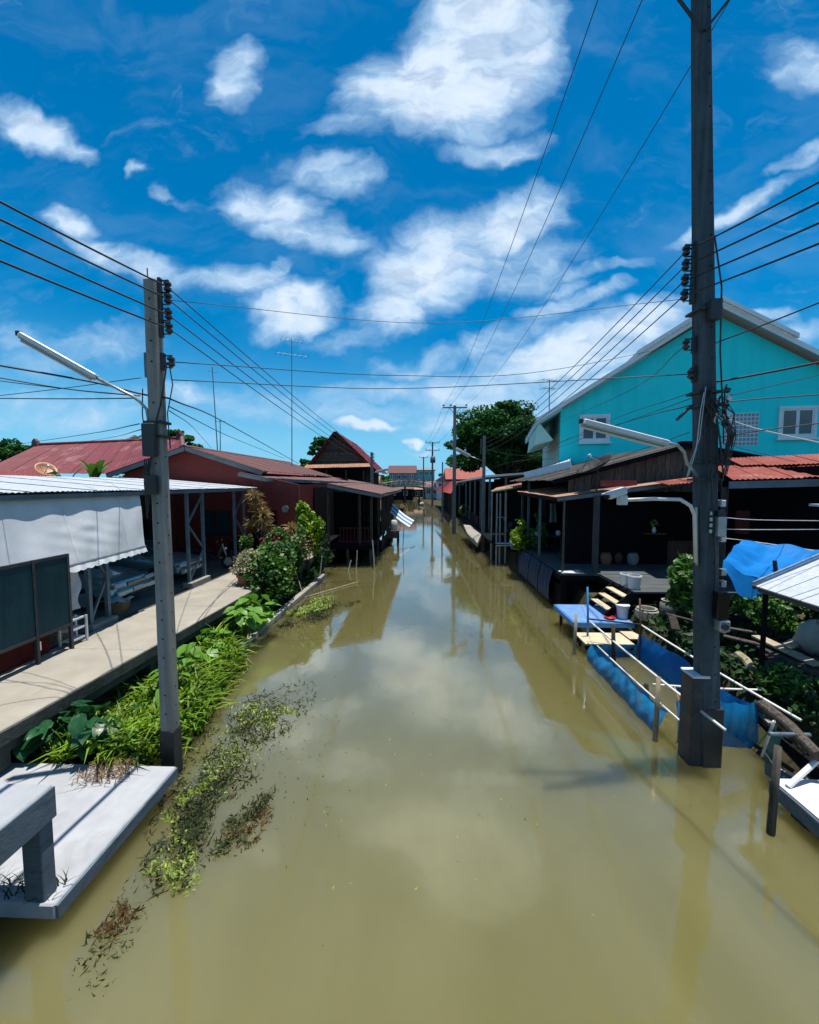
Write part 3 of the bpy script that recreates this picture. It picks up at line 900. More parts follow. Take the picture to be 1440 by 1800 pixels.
rk = thing('shelf_rack', 'small white plastic shelf rack against the dark screen at the walkway edge', 'rack', (-7.45, 8.25, 1.0))
for (x, y) in ((-7.32, 8.06), (-7.32, 8.46), (-7.56, 8.06), (-7.56, 8.46)):
    MB().box2((x-.018, y-.018, 1.003), (x+.018, y+.018, 1.56)).build('leg', 'white_plastic', rk)
for z in (1.08, 1.3, 1.51): MB().box2((-7.54, 8.08, z), (-7.342, 8.44, z+.04)).build('shelf', 'white_plastic', rk)
tag(MB().box2((-8.25, 8.45, .93), (-7.99, 8.85, 1.1)).box2((-8.2, 8.55, 1.1), (-8.0, 8.8, 1.95)).build('cardboard_box', 'cardboard', bev=.01, loc=(-8.1, 8.6, .93)),
    'brown cardboard carton stood upright behind the white rack', 'carton')
bk = thing('woven_basket', 'round woven basket with a pale cloth on top at the carport edge', 'basket', (-8.15, 10.45, .93))
MB().lathe((-8.15, 10.45, .93), [(.22, 0), (.27, .18), (.29, .36), (.27, .37), (.2, .1)], 18).build('body', 'basket', bk, smooth='auto')
MB().grid(lambda a, b: (-8.42+.54*a, 10.18+.54*b, 1.31+.05*math.sin(a*9)*math.cos(b*7)), 10, 10).build('cover_cloth', 'curtain', bk, smooth=True, solid=.01)

ct = thing('wooden_cart', 'dark red wooden cart with pale pink rim rails beside the walkway', 'cart', (-7.980, 7.0, .93))
MB().box2((-7.580, 6.3, 1.0), (-7.550, 7.82, 1.55)).build('side_board', 'red_dark', ct, bev=.005)
MB().box2((-8.480, 6.3, 1.0), (-8.450, 7.82, 1.55)).build('side_board', 'red_dark', ct, bev=.005)
MB().box2((-8.440, 7.78, 1.0), (-7.590, 7.81, 1.55)).build('end_board', 'red_dark', ct, bev=.005)
MB().box2((-8.440, 6.31, 1.0), (-7.590, 7.77, 1.03)).build('floor_board', 'red_dark', ct)
for (a, b) in (((-7.565, 6.3, 1.57), (-7.565, 7.84, 1.57)), ((-8.465, 6.3, 1.57), (-8.465, 7.84, 1.57))):
    MB().bar(a, b, .04, .035).build('rim_rail', 'cardboard' if False else 'roof_mauve', ct)
MB().bar((-8.440, 7.81, 1.575), (-7.590, 7.81, 1.575), .04, .035).build('rim_rail', 'roof_mauve', ct)
MB().box2((-7.548, 7.47, 1.12), (-7.530, 7.62, 1.3)).cyl((-7.530, 7.54, 1.21), (-7.515, 7.54, 1.21), .06, 12).build('metal_hinge', 'chrome', ct)
for (x, y) in ((-7.610, 6.45), (-7.610, 7.67), (-8.400, 6.45), (-8.400, 7.67)):
    MB().box2((x-.03, y-.03, .93), (x+.03, y+.03, .999)).build('leg', 'wood_dark', ct)

# --- parked cars (built facing +X, front at local x=0)
def make_car(label, loc):
    t = thing('parked_car', label, 'car', (0, 0, 0), 'sedans parked under the carport')
    W = .84
    # side profile (x from front backwards, z)
    top = [(-.02, .42), (-.03, .60), (-.12, .74), (-.55, .86), (-1.25, .93), (-1.95, 1.36), (-2.6, 1.43), (-3.2, 1.38), (-3.75, 1.02), (-4.3, .98), (-4.4, .8), (-4.4, .4)]
    secs = []
    m = MB(); n = len(top)
    for yy_, sx, sz in ((-W, .08, .94), (-W*.93, .03, .985), (-W*.6, 0, 1.0), (0, -.03, 1.01), (W*.6, 0, 1.0), (W*.93, .03, .985), (W, .08, .94)):
        row = []
        for (x, z) in top:
            tuck = .12*max(0, (z-.9)/.5)
            row.append((x - sx if x > -2 else x + sx, yy_*(1-tuck), z*sz))
        secs.append(row)
    b = 0
    vs = [p for row in secs for p in row]; fs = []
    for i in range(len(secs)-1):
        for j in range(n-1):
            fs.append((i*n+j, i*n+j+1, (i+1)*n+j+1, (i+1)*n+j))
    for i in (0, len(secs)-1): fs.append(tuple(i*n+j for j in range(n)))
    fs.append(tuple(i*n for i in range(len(secs)))); 
    m.add(vs, fs).build('body', 'car_paint', t, smooth='auto')
    MB().quad((-1.27, -.70, .965), (-1.27, .70, .965), (-1.92, .62, 1.375), (-1.92, -.62, 1.375)).build('windscreen', 'glass', t)
    for s in (-1, 1):
        MB().quad((-1.5, s*.815, .96), (-3.5, s*.815, .98), (-3.1, s*.735, 1.33), (-2.05, s*.735, 1.33)).build('side_window', 'glass', t)
        h = MB().box((-.035, s*.60, .655), (.10, .40, .125), (0, -.35, s*.12)).build('headlight', 'car_light', t, bev=.02)
        MB().box((-.06, s*.83, .66), (.12, .05, .09)).build('indicator', 'dish_orange', h)
        MB().box((-1.62, s*.93, 1.0), (.09, .18, .12)).build('mirror', 'car_paint', t, bev=.02)
        for x in (-.85, -3.45):
            w = MB().cyl((x, s*.70, .31), (x, s*.86, .31), .31, 20).build('wheel', 'rubber', t)
            MB().cyl((x, s*.862, .31), (x, s*.868, .31), .19, 14).build('rim', 'galv', w)
    MB().box((.0, 0, .43), (.10, 1.58, .17)).build('bumper', 'car_paint', t, bev=.03)
    MB().box((.052, 0, .36), (.01, .9, .06)).build('air_intake', 'car_dark', t)
    g = MB().box((-.005, 0, .645), (.05, .72, .085)).build('grille', 'car_dark', t)
    for k in range(3): MB().box((.024, 0, .62+.026*k), (.01, .70, .008)).build('grille_bar', 'chrome', g)
    MB().box((.06, 0, .46), (.012, .36, .13)).build('number_plate', 'plate', t)
    t.location = loc
    return t
c1 = make_car('grey green sedan parked under the end of the white tarpaulin', (-8.35, 11.45, .93))
c2 = copy_tree(c1); c2.location = (-8.3, 14.35, .93); c2['label'] = 'grey green sedan parked beside the pink and green truss post'
c2['label'] = 'grey green sedan parked between two braced steel posts, nearer the red house'

def make_scooter(label, loc, rz, col):
    t = thing('motor_scooter', label, 'scooter', (0, 0, 0), 'scooters by the red house')
    for x in (-.6, .62):
        w = MB().tube([(x+.24*math.cos(a*math.pi/8), 0, .28+.24*math.sin(a*math.pi/8)) for a in range(17)], .05, 8, cap=False).build('wheel', 'rubber', t, smooth=True)
        MB().cyl((x, -.03, .28), (x, .03, .28), .16, 12).build('rim', 'galv', w)
    MB().slab([(-.75, -.12, .5), (-.2, -.12, .36), (.25, -.12, .36), (.45, -.12, .95), (.35, -.12, .98), (.15, -.12, .5), (-.1, -.12, .62), (-.8, -.12, .72)], (0, .24, 0)).build('body', col, t, bev=.03)
    MB().box((-.4, 0, .76), (.7, .26, .1)).build('seat', 'rubber', t, bev=.03)
    MB().tube([(.62, 0, .3), (.5, 0, .7), (.4, 0, 1.02)], .035, 6).build('fork', 'galv', t)
    MB().tube([(.3, -.34, 1.03), (.4, -.1, 1.0), (.4, .1, 1.0), (.3, .34, 1.03)], .02, 6).build('handlebar', 'rubber', t)
    MB().lathe((.5, 0, .82), [(.02, -.08), (.09, 0), (.07, .06)], 10).build('headlight', 'car_light', t)
    for s in (-1, 1): MB().box((.33, s*.32, 1.16), (.02, .12, .08)).build('mirror', 'chrome', t)
    t.location = loc; t.rotation_euler = (0, 0, rz)
    return t
s1 = make_scooter('black scooter parked under the carport roof before the red wall', (-8.6, 16.2, .93), .2, 'car_dark')
s2 = copy_tree(s1); s2.location = (-8.3, 18.2, .93); s2.rotation_euler = (0, 0, -.5); s2['label'] = 'black scooter parked at the walkway end by the tan tufted plant'

# --- red house
rh = thing('red_house', 'red painted wooden house with a low brown metal gable roof', 'house', (-10, 25, .8))
FY = 19.2
MB().slab([(-14.3, FY, .8), (-5.9, FY, .8), (-5.9, FY, 4.35), (-7.6, FY, 4.72), (-11.1, FY, 6.0), (-14.3, FY, 4.9)], (0, .15, 0)).build('front_wall', 'red_wall', rh)
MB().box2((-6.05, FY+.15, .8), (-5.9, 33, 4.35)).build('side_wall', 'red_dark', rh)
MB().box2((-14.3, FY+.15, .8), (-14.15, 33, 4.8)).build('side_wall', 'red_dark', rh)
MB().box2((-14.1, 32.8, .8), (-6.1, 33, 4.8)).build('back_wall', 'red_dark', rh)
for i in range(13):
    x = -14.0+.62*i+.2
    zt = min(4.6, 6.0-abs(x+11.1)*.36-.12)
    if -8.2 < x < -6.95: continue
    MB().box2((x-.02, FY-.018, .85), (x+.02, FY-.002, zt)).build('batten', 'red_wall', rh)
dr = MB().box2((-8.1, FY-.02, .85), (-7.0, FY-.003, 3.1)).build('door', 'wood_dark', rh)
MB().box2((-8.18, FY-.05, .85), (-8.102, FY-.002, 3.16)).box2((-6.998, FY-.05, .85), (-6.92, FY-.002, 3.16)).box2((-8.1, FY-.05, 3.102), (-7.0, FY-.002, 3.16)).build('door_frame', 'red_dark', dr)
w_ = MB().box2((-10.6, FY-.02, 1.9), (-9.2, FY-.003, 3.1)).build('window', 'glass', rh)
for x in (-10.62, -9.93, -9.22): MB().box2((x-.03, FY-.05, 1.86), (x+.03, FY-.022, 3.14)).build('frame', 'red_dark', w_)
mt = MB().cyl((-6.55, FY-.1, 3.2), (-6.55, FY-.005, 3.2), .16, 16).build('wall_meter', 'galv', rh)
sheet_roof(rh, 'roof_brown', (-11.1, 18.75, 6.14), (-11.1, 33.5, 6.14), (-7.45, 18.75, 4.98), (-7.45, 33.5, 4.98), .85, .14, .016, seed=3)
sheet_roof(rh, 'roof_brown', (-11.1, 18.75, 6.14), (-11.1, 33.5, 6.14), (-14.9, 18.75, 4.86), (-14.9, 33.5, 4.86), .85, .14, .016, seed=4)
MB().slab([(-11.35, 18.7, 6.10), (-11.1, 18.7, 6.2), (-10.85, 18.7, 6.10), (-11.1, 18.7, 6.13)], (0, 14.9, 0)).build('ridge_cap', 'roof_brown', rh)
MB().bar((-11.1, 18.82, 6.03), (-7.5, 18.82, 4.87), .06, .2).build('barge_board', 'fascia', rh)
MB().bar((-11.1, 18.82, 6.03), (-14.9, 18.82, 4.75), .06, .2).build('barge_board', 'fascia', rh)
sheet_roof(rh, 'roof_mauve', (-8.45, 18.5, 4.92), (-8.1, 37, 4.95), (-7.2, 18.5, 4.66), (-4.75, 37, 4.42), .9, .14, .016, seed=5, name='porch_roof_sheet')
MB().bar((-8.5, 18.55, 4.83), (-7.2, 18.55, 4.57), .06, .17).build('porch_fascia', 'fascia', rh)
MB().bar((-7.22, 18.55, 4.57), (-4.80, 37, 4.33), .06, .14).build('porch_fascia', 'fascia', rh)

# --- stilt house over the water
sh = thing('stilt_house', 'dark stilt house over the canal with a flat mauve awning roof', 'house', (-4.2, 27, 0))
A0 = ony(575, 850, 21.2); A1 = ony(668, 868.5, 21.2)
F0 = Vector((-5.3, 37, A0.z+.05)); F1 = ony(706, 860.5, 37)
sheet_roof(sh, 'roof_mauve', A0, F0, A1, F1, .9, .14, .016, seed=6)
MB().bar(A0-Vector((0, -.05, .12)), A1-Vector((0, -.05, .12)), .06, .16).build('fascia_board', 'fascia', sh)
MB().bar(A1-Vector((.03, 0, .12)), F1-Vector((.03, 0, .12)), .06, .12).build('fascia_board', 'fascia', sh)
FZ = 1.12
for i in range(14):
    y0 = 21.6+i*1.0
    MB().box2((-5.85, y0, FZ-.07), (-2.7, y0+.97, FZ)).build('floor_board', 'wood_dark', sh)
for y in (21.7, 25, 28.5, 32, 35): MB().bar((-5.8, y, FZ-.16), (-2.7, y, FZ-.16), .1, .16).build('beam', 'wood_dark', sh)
for y in (21.75, 25.2, 28.6, 32, 35):
    for x in (-5.4, -4.1, -2.85):
        MB().cyl((x+rnd.uniform(-.08, .08), y, -1.1), (x, y, FZ-.24), .085, 8).build('stilt', 'wood_grey' if (x > -3 or y < 22) else 'wood_dark', sh)
for (x, y, zt) in ((-3.42, 21.72, 3.85), (-2.8, 21.8, 3.7), (-5.1, 21.72, 4.05), (-2.8, 25.2, 3.7), (-2.8, 28.6, 3.7), (-2.75, 32, 3.75), (-2.7, 36, 3.75)):
    MB().box2((x-.06, y-.06, FZ), (x+.06, y+.06, zt)).build('post', 'wood_grey', sh)
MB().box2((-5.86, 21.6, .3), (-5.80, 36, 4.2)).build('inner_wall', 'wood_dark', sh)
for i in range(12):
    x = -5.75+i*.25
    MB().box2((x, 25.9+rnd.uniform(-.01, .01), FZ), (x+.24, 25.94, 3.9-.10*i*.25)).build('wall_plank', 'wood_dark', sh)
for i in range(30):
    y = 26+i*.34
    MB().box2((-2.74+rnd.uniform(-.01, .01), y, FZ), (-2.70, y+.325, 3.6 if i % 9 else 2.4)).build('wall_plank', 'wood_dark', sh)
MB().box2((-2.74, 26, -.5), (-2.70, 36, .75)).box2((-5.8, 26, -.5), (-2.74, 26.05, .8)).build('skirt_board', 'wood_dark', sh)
rl = MB()
for z in (1.28, 2.02): MB().box2((-4.55, 21.68, z-.03), (-2.88, 21.74, z+.03)).build('rail', 'red_dark', sh)
for i in range(9): MB().box2((-4.5+i*.19, 21.69, 1.31), (-4.455+i*.19, 21.73, 1.99)).build('baluster', 'red_dark', sh)
for ii, (p, q) in enumerate(((ony(655, 950, 20.6), ony(659, 1003, 20.6)), (ony(628, 968, 20.9), ony(624, 1000, 20.9)), (ony(617, 985, 20.4), ony(606, 1004, 20.4)), (ony(566, 978, 18.4), ony(558, 1028, 18.4)))):
    q.z = -.6
    tag(MB().tube([q, q.lerp(p, .5)+Vector((.015, 0, 0)), p], .032, 7, .026).build('bamboo_stake', 'bamboo_white', loc=q),
        ('tall pale bamboo stake at the canal corner of the stilt house', 'pale bamboo stake under the red railing of the stilt house', 'short slanting bamboo stake under the red railing', 'bright bamboo stake leaning beside the end of the kerb')[ii], 'stake', 'bamboo stakes by the stilt house')
# striped awning
aw = thing('striped_awning', 'blue and white striped fabric awning slanting out from the stilt house', 'awning', (-2.6, 33.5, 2.6))
P0, P1 = ony(674, 888, 33.0), ony(721, 927, 33.0)
P0b = ony(690, 884, 35.8); P1b = ony(729, 915, 35.8)
nst = 5
for i in range(nst):
    t0, t1 = i/nst, (i+1)/nst
    def fn(a, b, t0=t0, t1=t1):
        t = t0+(t1-t0)*b
        p = P0.lerp(P0b, t).lerp(P1.lerp(P1b, t), a); p.z -= .22*math.sin(a*math.pi)*.7
        return p
    MB().grid(fn, 10, 2).build('stripe', 'stripe_white' if i % 2 == 0 else 'stripe_blue', aw, smooth=True)
MB().cyl(P1, P1b, .05, 7).build('front_bar', 'steel_dark', aw)
MB().cyl(P0, P0b, .04, 7).build('roller', 'steel_dark', aw)
tag(MB().tube([Vector((-2.72, 34, 1.2)), P1.lerp(P1b, .5)], .025, 6).build('awning_strut', 'steel_dark', loc=(-2.72, 34, 1.2)), 'thin dark strut under the striped awning', 'strut')
# landing with barrel
ld = thing('landing_stage', 'small landing stage on thin stilts beside the stilt house', 'landing', (-2.0, 29.5, 0))
MB().box2((-2.66, 28.6, 1.0), (-1.75, 30.2, 1.08)).build('deck_board', 'wood_grey', ld)
for (x, y) in ((-2.5, 28.7), (-1.85, 28.7), (-2.5, 30.1), (-1.85, 30.1)): MB().cyl((x, y, -1), (x, y, .999), .05, 6).build('stilt', 'wood_dark', ld)
MB().box2((-2.6, 28.65, .55), (-1.8, 28.7, .98)).build('side_board', 'wood_grey', ld)
br = MB().lathe((-2.15, 29.2, 1.085), [(.2, 0), (.26, .1), (.27, .35), (.26, .6), (.2, .7)], 14).build('barrel', 'white_plastic', smooth='auto', loc=(-2.15, 29.2, 1.085))
tag(br, 'white plastic barrel on the small landing stage', 'barrel')
tag(MB().tube([onz(708, 972, -.4), ony(710, 930, 26)], .022, 6).build('channel_stake', 'stick_dark', loc=(-1.3, 26, 0)), 'thin upright stake alone in open water near the striped awning', 'stake')

# --- steep thai gable house
th = thing('gable_house', 'old dark wooden house with a steep red gable roof behind the stilt house', 'house', (-8.5, 47, .8))
GY = 44.0
ap = ony(591, 762, GY); gl_, gr_ = ony(549, 816, GY), ony(647, 816, GY)
bk_ = 14.0
apb = ap + Vector((0, bk_, 0)); grb = gr_ + Vector((0, bk_, 0)); glb = gl_ + Vector((0, bk_, 0))
nb = 10
for i in range(nb):
    t0, t1 = i/nb, (i+1)/nb-.008
    a0, a1 = gl_.lerp(ap, t0), gr_.lerp(ap, t0); b0, b1 = gl_.lerp(ap, t1), gr_.lerp(ap, t1)
    dy = Vector((0, .02*(i % 2), 0))
    MB().slab([a0+dy, a1+dy, b1+dy, b0+dy], (0, .1, 0)).build('gable_board', 'wood_grey', th)
o_ = Vector((0, -.5, .12))
sheet_roof(th, 'roof_red', ap+o_, apb+o_, gr_+o_+(gr_-ap)*.28, grb+o_+(gr_-ap)*.28, 1.2, .3, .03, seed=8, jit=.06)
sheet_roof(th, 'roof_red', ap+o_, apb+o_, gl_+o_+(gl_-ap)*.1, glb+o_+(gl_-ap)*.1, 1.2, .3, .03, seed=9, jit=.06)
MB().bar(ap+Vector((0, -.52, .1)), gr_+Vector((0, -.52, .1))+(gr_-ap)*.28, .08, .3).build('barge_board', 'red_dark', th)
MB().bar(ap+Vector((0, -.52, .1)), gl_+Vector((0, -.52, .1))+(gl_-ap)*.1, .08, .3).build('barge_board', 'red_dark', th)
sheet_roof(th, 'roof_rust', ony(540, 816, GY-.2), ony(648, 813, GY-.2), ony(533, 823, GY-2.2), ony(652, 820, GY-2.2), 1.0, .2, .02, seed=10, jit=.08, name='skirt_roof_sheet')
MB().slab([gl_+Vector((.1,.14,0)), gr_+Vector((-.1,.14,0)), ap+Vector((0,.14,-.1))], (0, .1, 0)).build('gable_backing', 'wood_dark', th)
MB().slab([Vector((gl_.x+.3, GY+.3, .8)), Vector((gr_.x-.3, GY+.3, .8)), Vector((gr_.x-.3, GY+.3, gl_.z)), Vector((gl_.x+.3, GY+.3, gl_.z))], (0, 13, 0)).build('body_wall', 'wood_dark', th)
for x in (gl_.x+.2, gl_.x+2, gr_.x-2, gr_.x-.2): MB().box2((x-.08, GY-2.0, .8), (x+.08, GY-1.84, 5.8)).build('post', 'wood_grey', th)

# --- big red corrugated roof behind the carport
bh = thing('red_roof_house', 'long low house with a weathered dark red corrugated roof behind the carport', 'house', (-24, 31, .8))
r0, r1 = ony(66, 783, 33), ony(318, 771, 33); e0, e1 = ony(-40, 832, 27), ony(330, 833, 25.5)
sheet_roof(bh, 'roof_red', r0, r1, e0, e1, .9, .16, .022, seed=11, jit=.05)
MB().tube([r0+Vector((-.1, 0, .08)), r0.lerp(r1, .5)+Vector((0, 0, .05)), r1+Vector((.1, 0, .08))], .12, 8).build('ridge_cap', 'roof_red', bh)
for e, sgn in ((r0, -1), (r1, 1)):
    MB().slab([e+Vector((-.35, -.3, -.5)), e+Vector((.35, -.3, -.5)), e+Vector((.18, -.3, .35)), e+Vector((0, -.3, .55)), e+Vector((-.18, -.3, .35))], (0, .3, 0)).build('finial', 'roof_mauve' if sgn < 0 else 'roof_red', bh)
MB().tube([r1+Vector((.15, -.1, .1)), r1.lerp(e1, .5)+Vector((0, 0, -.12)), e1+Vector((.05, 0, .1))], .16, 6).build('verge_tile', 'roof_mauve', bh)
sheet_roof(bh, 'roof_rustred', ony(-60, 828, 26.4), ony(95, 828, 25.6), ony(-60, 840, 24.0), ony(95, 840, 23.6), .9, .16, .022, seed=12, name='lower_roof_sheet')
MB().box2((e0.x, 27.2, .8), (e1.x-.3, 33, e1.z-.2)).build('wall', 'red_dark', bh)

def dish(name, label, c, aim, r, m, pole_z, cat='dish', thick=.02):
    t = thing(name, label, cat, (c[0], c[1], pole_z))
    a = Vector(aim).normalized(); q = a.to_track_quat('Z', 'Y').to_matrix()
    rings = 6; n = 20; mb = MB(); vs = []; fs = []
    for i in range(rings+1):
        rr = r*i/rings
        for k in range(n):
            an = 2*math.pi*k/n
            vs.append(Vector(c) + q @ Vector((rr*math.cos(an), rr*math.sin(an), .32*rr*rr/r)))
    for i in range(rings):
        for k in range(n): fs.append((i*n+k, i*n+(k+1) % n, (i+1)*n+(k+1) % n, (i+1)*n+k))
    mb.add(vs, fs).build('reflector', m, t, smooth=True, solid=thick)
    MB().cyl((c[0], c[1], pole_z), Vector(c)-a*.03, .03, 8).build('mast', 'steel_dark', t)
    f = Vector(c)+a*r*.8
    for k in range(3):
        an = 2*math.pi*k/3
        MB().cyl(Vector(c)+q @ Vector((r*.8*math.cos(an), r*.8*math.sin(an), .2*r)), f, .012, 5).build('feed_arm', 'steel_dark', t)
    MB().cyl(f-a*.06, f+a*.06, .05, 8).build('feed_horn', 'white_plastic', t)
    return t
dish('satellite_dish', 'orange satellite dish poking above the white carport roof', ony(80, 828, 21.5), (.75, -.35, .75), .5, 'dish_orange', 2.5)

def antenna(name, label, px, ytop, ybot, Y, elems, rot=0.0, lean=0):
    b = ony(px, ybot, Y); tp_ = ony(px-lean, ytop, Y)
    t = thing(name, label, 'antenna', b)
    MB().cyl(b-Vector((0, 0, .6)), tp_, .035, 6, .025).build('mast', 'steel', t)
    d = Vector((math.cos(rot), math.sin(rot), 0)); s = Vector((-d.y, d.x, 0))
    for (dz, ln, nel, ew) in elems:
        p = tp_-Vector((0, 0, dz))
        MB().cyl(p-d*ln*.5, p+d*ln*.5, .02, 5).build('boom', 'steel', t)
        for k in range(nel):
            q = p+d*ln*(k/(nel-1)-.5)
            MB().cyl(q-s*ew*.5, q+s*ew*.5, .012, 4).build('element', 'steel', t)
    return t
antenna('tv_antenna', 'tall thin television antenna mast with flat elements above the red house', 513, 596, 812, 30, [(.1, 1.5, 6, .8), (1.1, 2.2, 7, 1.2)], .5)
antenna('tv_antenna', 'bare leaning antenna mast beside the left power pole', 383, 645, 792, 27, [(.3, .5, 3, .3)], .9, lean=10)
antenna('tv_antenna', 'short thin antenna mast on the red house roof ridge', 387, 738, 790, 29, [(.1, .6, 3, .4)], .2)

# banana clump and trees behind
def banana(label, base, n, s, seed):
    r = random.Random(seed)
    t = thing('banana_plant', label, 'plant', base, 'banana plants behind the carport')
    MB().tube([Vector(base), Vector(base)+Vector((0, 0, 2.2))], .14, 8, .09).build('stem', 'leaf_mid', t)
    for i in range(n):
        put_leaf(LEAF_BAN[0], t, Vector(base)+Vector((0, 0, 2.1)), i*2*math.pi/n+r.uniform(-.3, .3), r.uniform(.1, .8), 0, s*r.uniform(.8, 1.15))
    return t
b_ = ony(165, 838, 21)
banana('banana plant with an upright bright leaf behind the white carport roof', (b_.x, 21, 2.3), 7, 1.0, 3)
b_ = ony(118, 838, 22)
banana('banana plant with arched leaves beside the orange satellite dish', (b_.x, 22, 2.0), 6, .9, 4)
b_ = ony(196, 838, 20.5)
shrub('bush', 'grey green bush behind the white carport roof edge', (b_.x, 20.5, 4.3), (.7, .7, .7), 700, .22, 'leaf_mid', seed=31, stemz=.8)
b_ = ony(5, 800, 34)
tree('leafy_tree', 'dark leafy tree at the far side of the long red roof', (b_.x-1, 36, .8), 4, (b_.x-.6, 36, 6.4), (2.3, 2.3, 1.9), 30, 170, .32, seed=41)
b_ = ony(315, 765, 40)
tree('leafy_tree', 'leafy tree rising behind the ridge end of the long red roof', (b_.x, 40, .8), 5, (b_.x-.2, 40, 8.3), (2.0, 2.0, 1.6), 26, 150, .34, seed=42)
b_ = ony(566, 785, 62)
tree('leafy_tree', 'slim leafy tree standing behind the steep gable house', (b_.x, 62, .8), 5, (b_.x, 62, 8.6), (2.2, 2.2, 3.2), 34, 150, .4, seed=43)
b_ = ony(545, 803, 60)
tree('leafy_tree', 'low round tree at the foot of the slim tree behind the gable house', (b_.x, 60, .8), 3, (b_.x, 60, 6.6), (2.0, 2, 1.5), 22, 150, .4, seed=44)
# palm
b_ = ony(240, 770, 38)
pm = thing('palm_tree', 'feathery palm top showing over the long red roof by the left pole', 'tree', (b_.x, 38, .8))
MB().tube([(b_.x, 38, .8), (b_.x+.2, 38, 4.5), (b_.x, 38, b_.z)], .16, 8, .11).build('trunk', 'bark', pm)
for i in range(13):
    a = i*2*math.pi/13+.3; el = rnd.uniform(-.1, .9)
    pts = []
    for k in range(8):
        t_ = k/7; pts.append(Vector((b_.x, 38, b_.z))+Vector((math.cos(a)*math.cos(el)*1.7*t_, math.sin(a)*math.cos(el)*1.7*t_, 1.7*(math.sin(el)*t_-.75*t_*t_))))
    fm = MB()
    for k in range(1, 8):
        for s_ in (-1, 1):
            for h_ in (0, .5):
                p = pts[k-1].lerp(pts[k], h_); dv = (pts[k]-pts[k-1]).normalized(); sd = dv.cross(Vector((0, 0, 1))).normalized()*s_
                tip = p+sd*.5*(1.1-.6*k/7)+dv*.25-Vector((0, 0, .18))
                fm.add([p, p+dv*.07, tip], [(0, 1, 2)])
    fm.tube(pts, .012, 4); fm.build('frond', 'leaf_dark', pm)

# ------------------------------------------------------------------ LEFT BANK PLANTS AND WEEDS
def in_band(n, rs, y0, y1, xl, xr):
    y = rs.uniform(y0, y1, n); u = rs.uniform(0, 1, n)
    return y, np.array([xl(a) for a in y])*(1-u) + np.array([xr(a) for a in y])*u
rsG = np.random.RandomState(21)
XR = [(5.5, -4.35), (6.0, -4.1), (6.5, -3.85), (7.2, -3.95), (7.9, -4.12), (9.4, -4.3), (10.2, -4.8), (18, -4.95)]
y_, x_ = in_band(6200, rsG, 5.52, 10.2, lambda y: -5.85, lambda y: lerp_tab(XR, y))
edge = np.array([lerp_tab(XR, a) for a in y_])
h_ = np.clip((edge-x_)/1.1, 0, 1)
mound = .04 + .44*np.sin(np.pi*np.clip(h_, 0, 1)**.8*.80)*(.75+.25*np.sin(y_*3.1+x_*2))
mound = np.where(x_ < -5.45, mound*.6, mound)
base = np.stack([x_, y_, mound], 1)
dirs = np.stack([.25+rsG.normal(size=len(x_)), -.2+rsG.normal(size=len(x_)), np.zeros(len(x_))], 1)
g = blade_mesh('grass', 'grass', base[:3600], .24, .040, .9, rs=rsG, dirs=dirs[:3600]); tag(g, 'short green grass growing through the bank plants', 'grass', kind='stuff')
kk = np.arange(len(base))[3600:5000]
dr_ = dirs[kk]+np.array([.5, -.1, 0])
g = leaf_mesh('ground_cover', 'leaf_lime', base[kk]+np.array([0, 0, .16]), .13, up=.7, rs=rsG); tag(g, 'bright yellow green leaves mixed through the bank grass', 'ground cover', kind='stuff')
g = blade_mesh('grass', 'grass', base[5000:], .5, .05, 1.05, rs=rsG, dirs=dirs[5000:]+np.array([.5, -.1, 0])); tag(g, 'thick bright green grass on the bank under the walkway', 'grass', kind='stuff')
P = np.stack([x_, y_, mound*.5], 1)[:2600]
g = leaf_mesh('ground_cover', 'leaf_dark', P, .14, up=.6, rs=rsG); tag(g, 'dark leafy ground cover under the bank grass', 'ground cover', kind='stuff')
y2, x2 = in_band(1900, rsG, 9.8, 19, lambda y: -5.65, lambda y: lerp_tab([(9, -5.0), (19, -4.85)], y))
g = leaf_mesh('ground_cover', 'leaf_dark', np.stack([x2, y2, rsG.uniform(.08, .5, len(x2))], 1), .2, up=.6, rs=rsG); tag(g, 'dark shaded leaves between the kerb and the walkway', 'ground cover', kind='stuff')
# dry tufts on the platform
n = 170
bx = np.stack([rsG.uniform(-4.75, -4.1, n), rsG.normal(5.3, .14, n), np.full(n, .352)], 1); bx[:, 1] = np.minimum(bx[:, 1], 5.48)
g = blade_mesh('grass', 'grass_dry', bx, .2, .012, 1.0, rs=rsG); tag(g, 'dry brown grass lying over the low platform', 'dry grass', kind='stuff')
n = 120
bx = np.stack([rsG.uniform(-4.6, -3.6, n), rsG.uniform(3.58, 3.8, n), np.full(n, .352)], 1)
g = blade_mesh('grass', 'weed_dark', bx, .16, .012, 1.0, rs=rsG); tag(g, 'dark wiry grass around the post foot on the low platform', 'grass', kind='stuff')

leafy_plant('taro_plant', 'dark glossy taro plant at the walkway end of the low platform', (-5.2, 5.75, .42), (.5, .35), .62, 22, LEAF_TARO, (.35, .65), seed=4)
leafy_plant('taro_plant', 'dark glossy taro plant tucked under the walkway slab behind the platform', (-5.75, 5.9, .42), (.4, .4), .66, 22, LEAF_TARO, (.35, .65), seed=24)
leafy_plant('taro_plant', 'dark broad leaved plant under the walkway slab by the thick grass', (-5.15, 6.35, .2), (.35, .4), .7, 9, LEAF_TARO, (.6, .9), seed=14)
leafy_plant('broadleaf_plant', 'lone broad pale leaves standing in the thick bank grass', (-4.75, 7.6, .4), (.4, .6), .66, 10, LEAF_BIG, (.7, 1.15), seed=6)
leafy_plant('broadleaf_plant', 'large lime heart leaved plant over the low kerb behind the left pole', (-4.95, 11.0, .2), (.45, 1.1), 1.25, 60, LEAF_BIG, (.7, 1.15), seed=7, lean=(.15, 0))
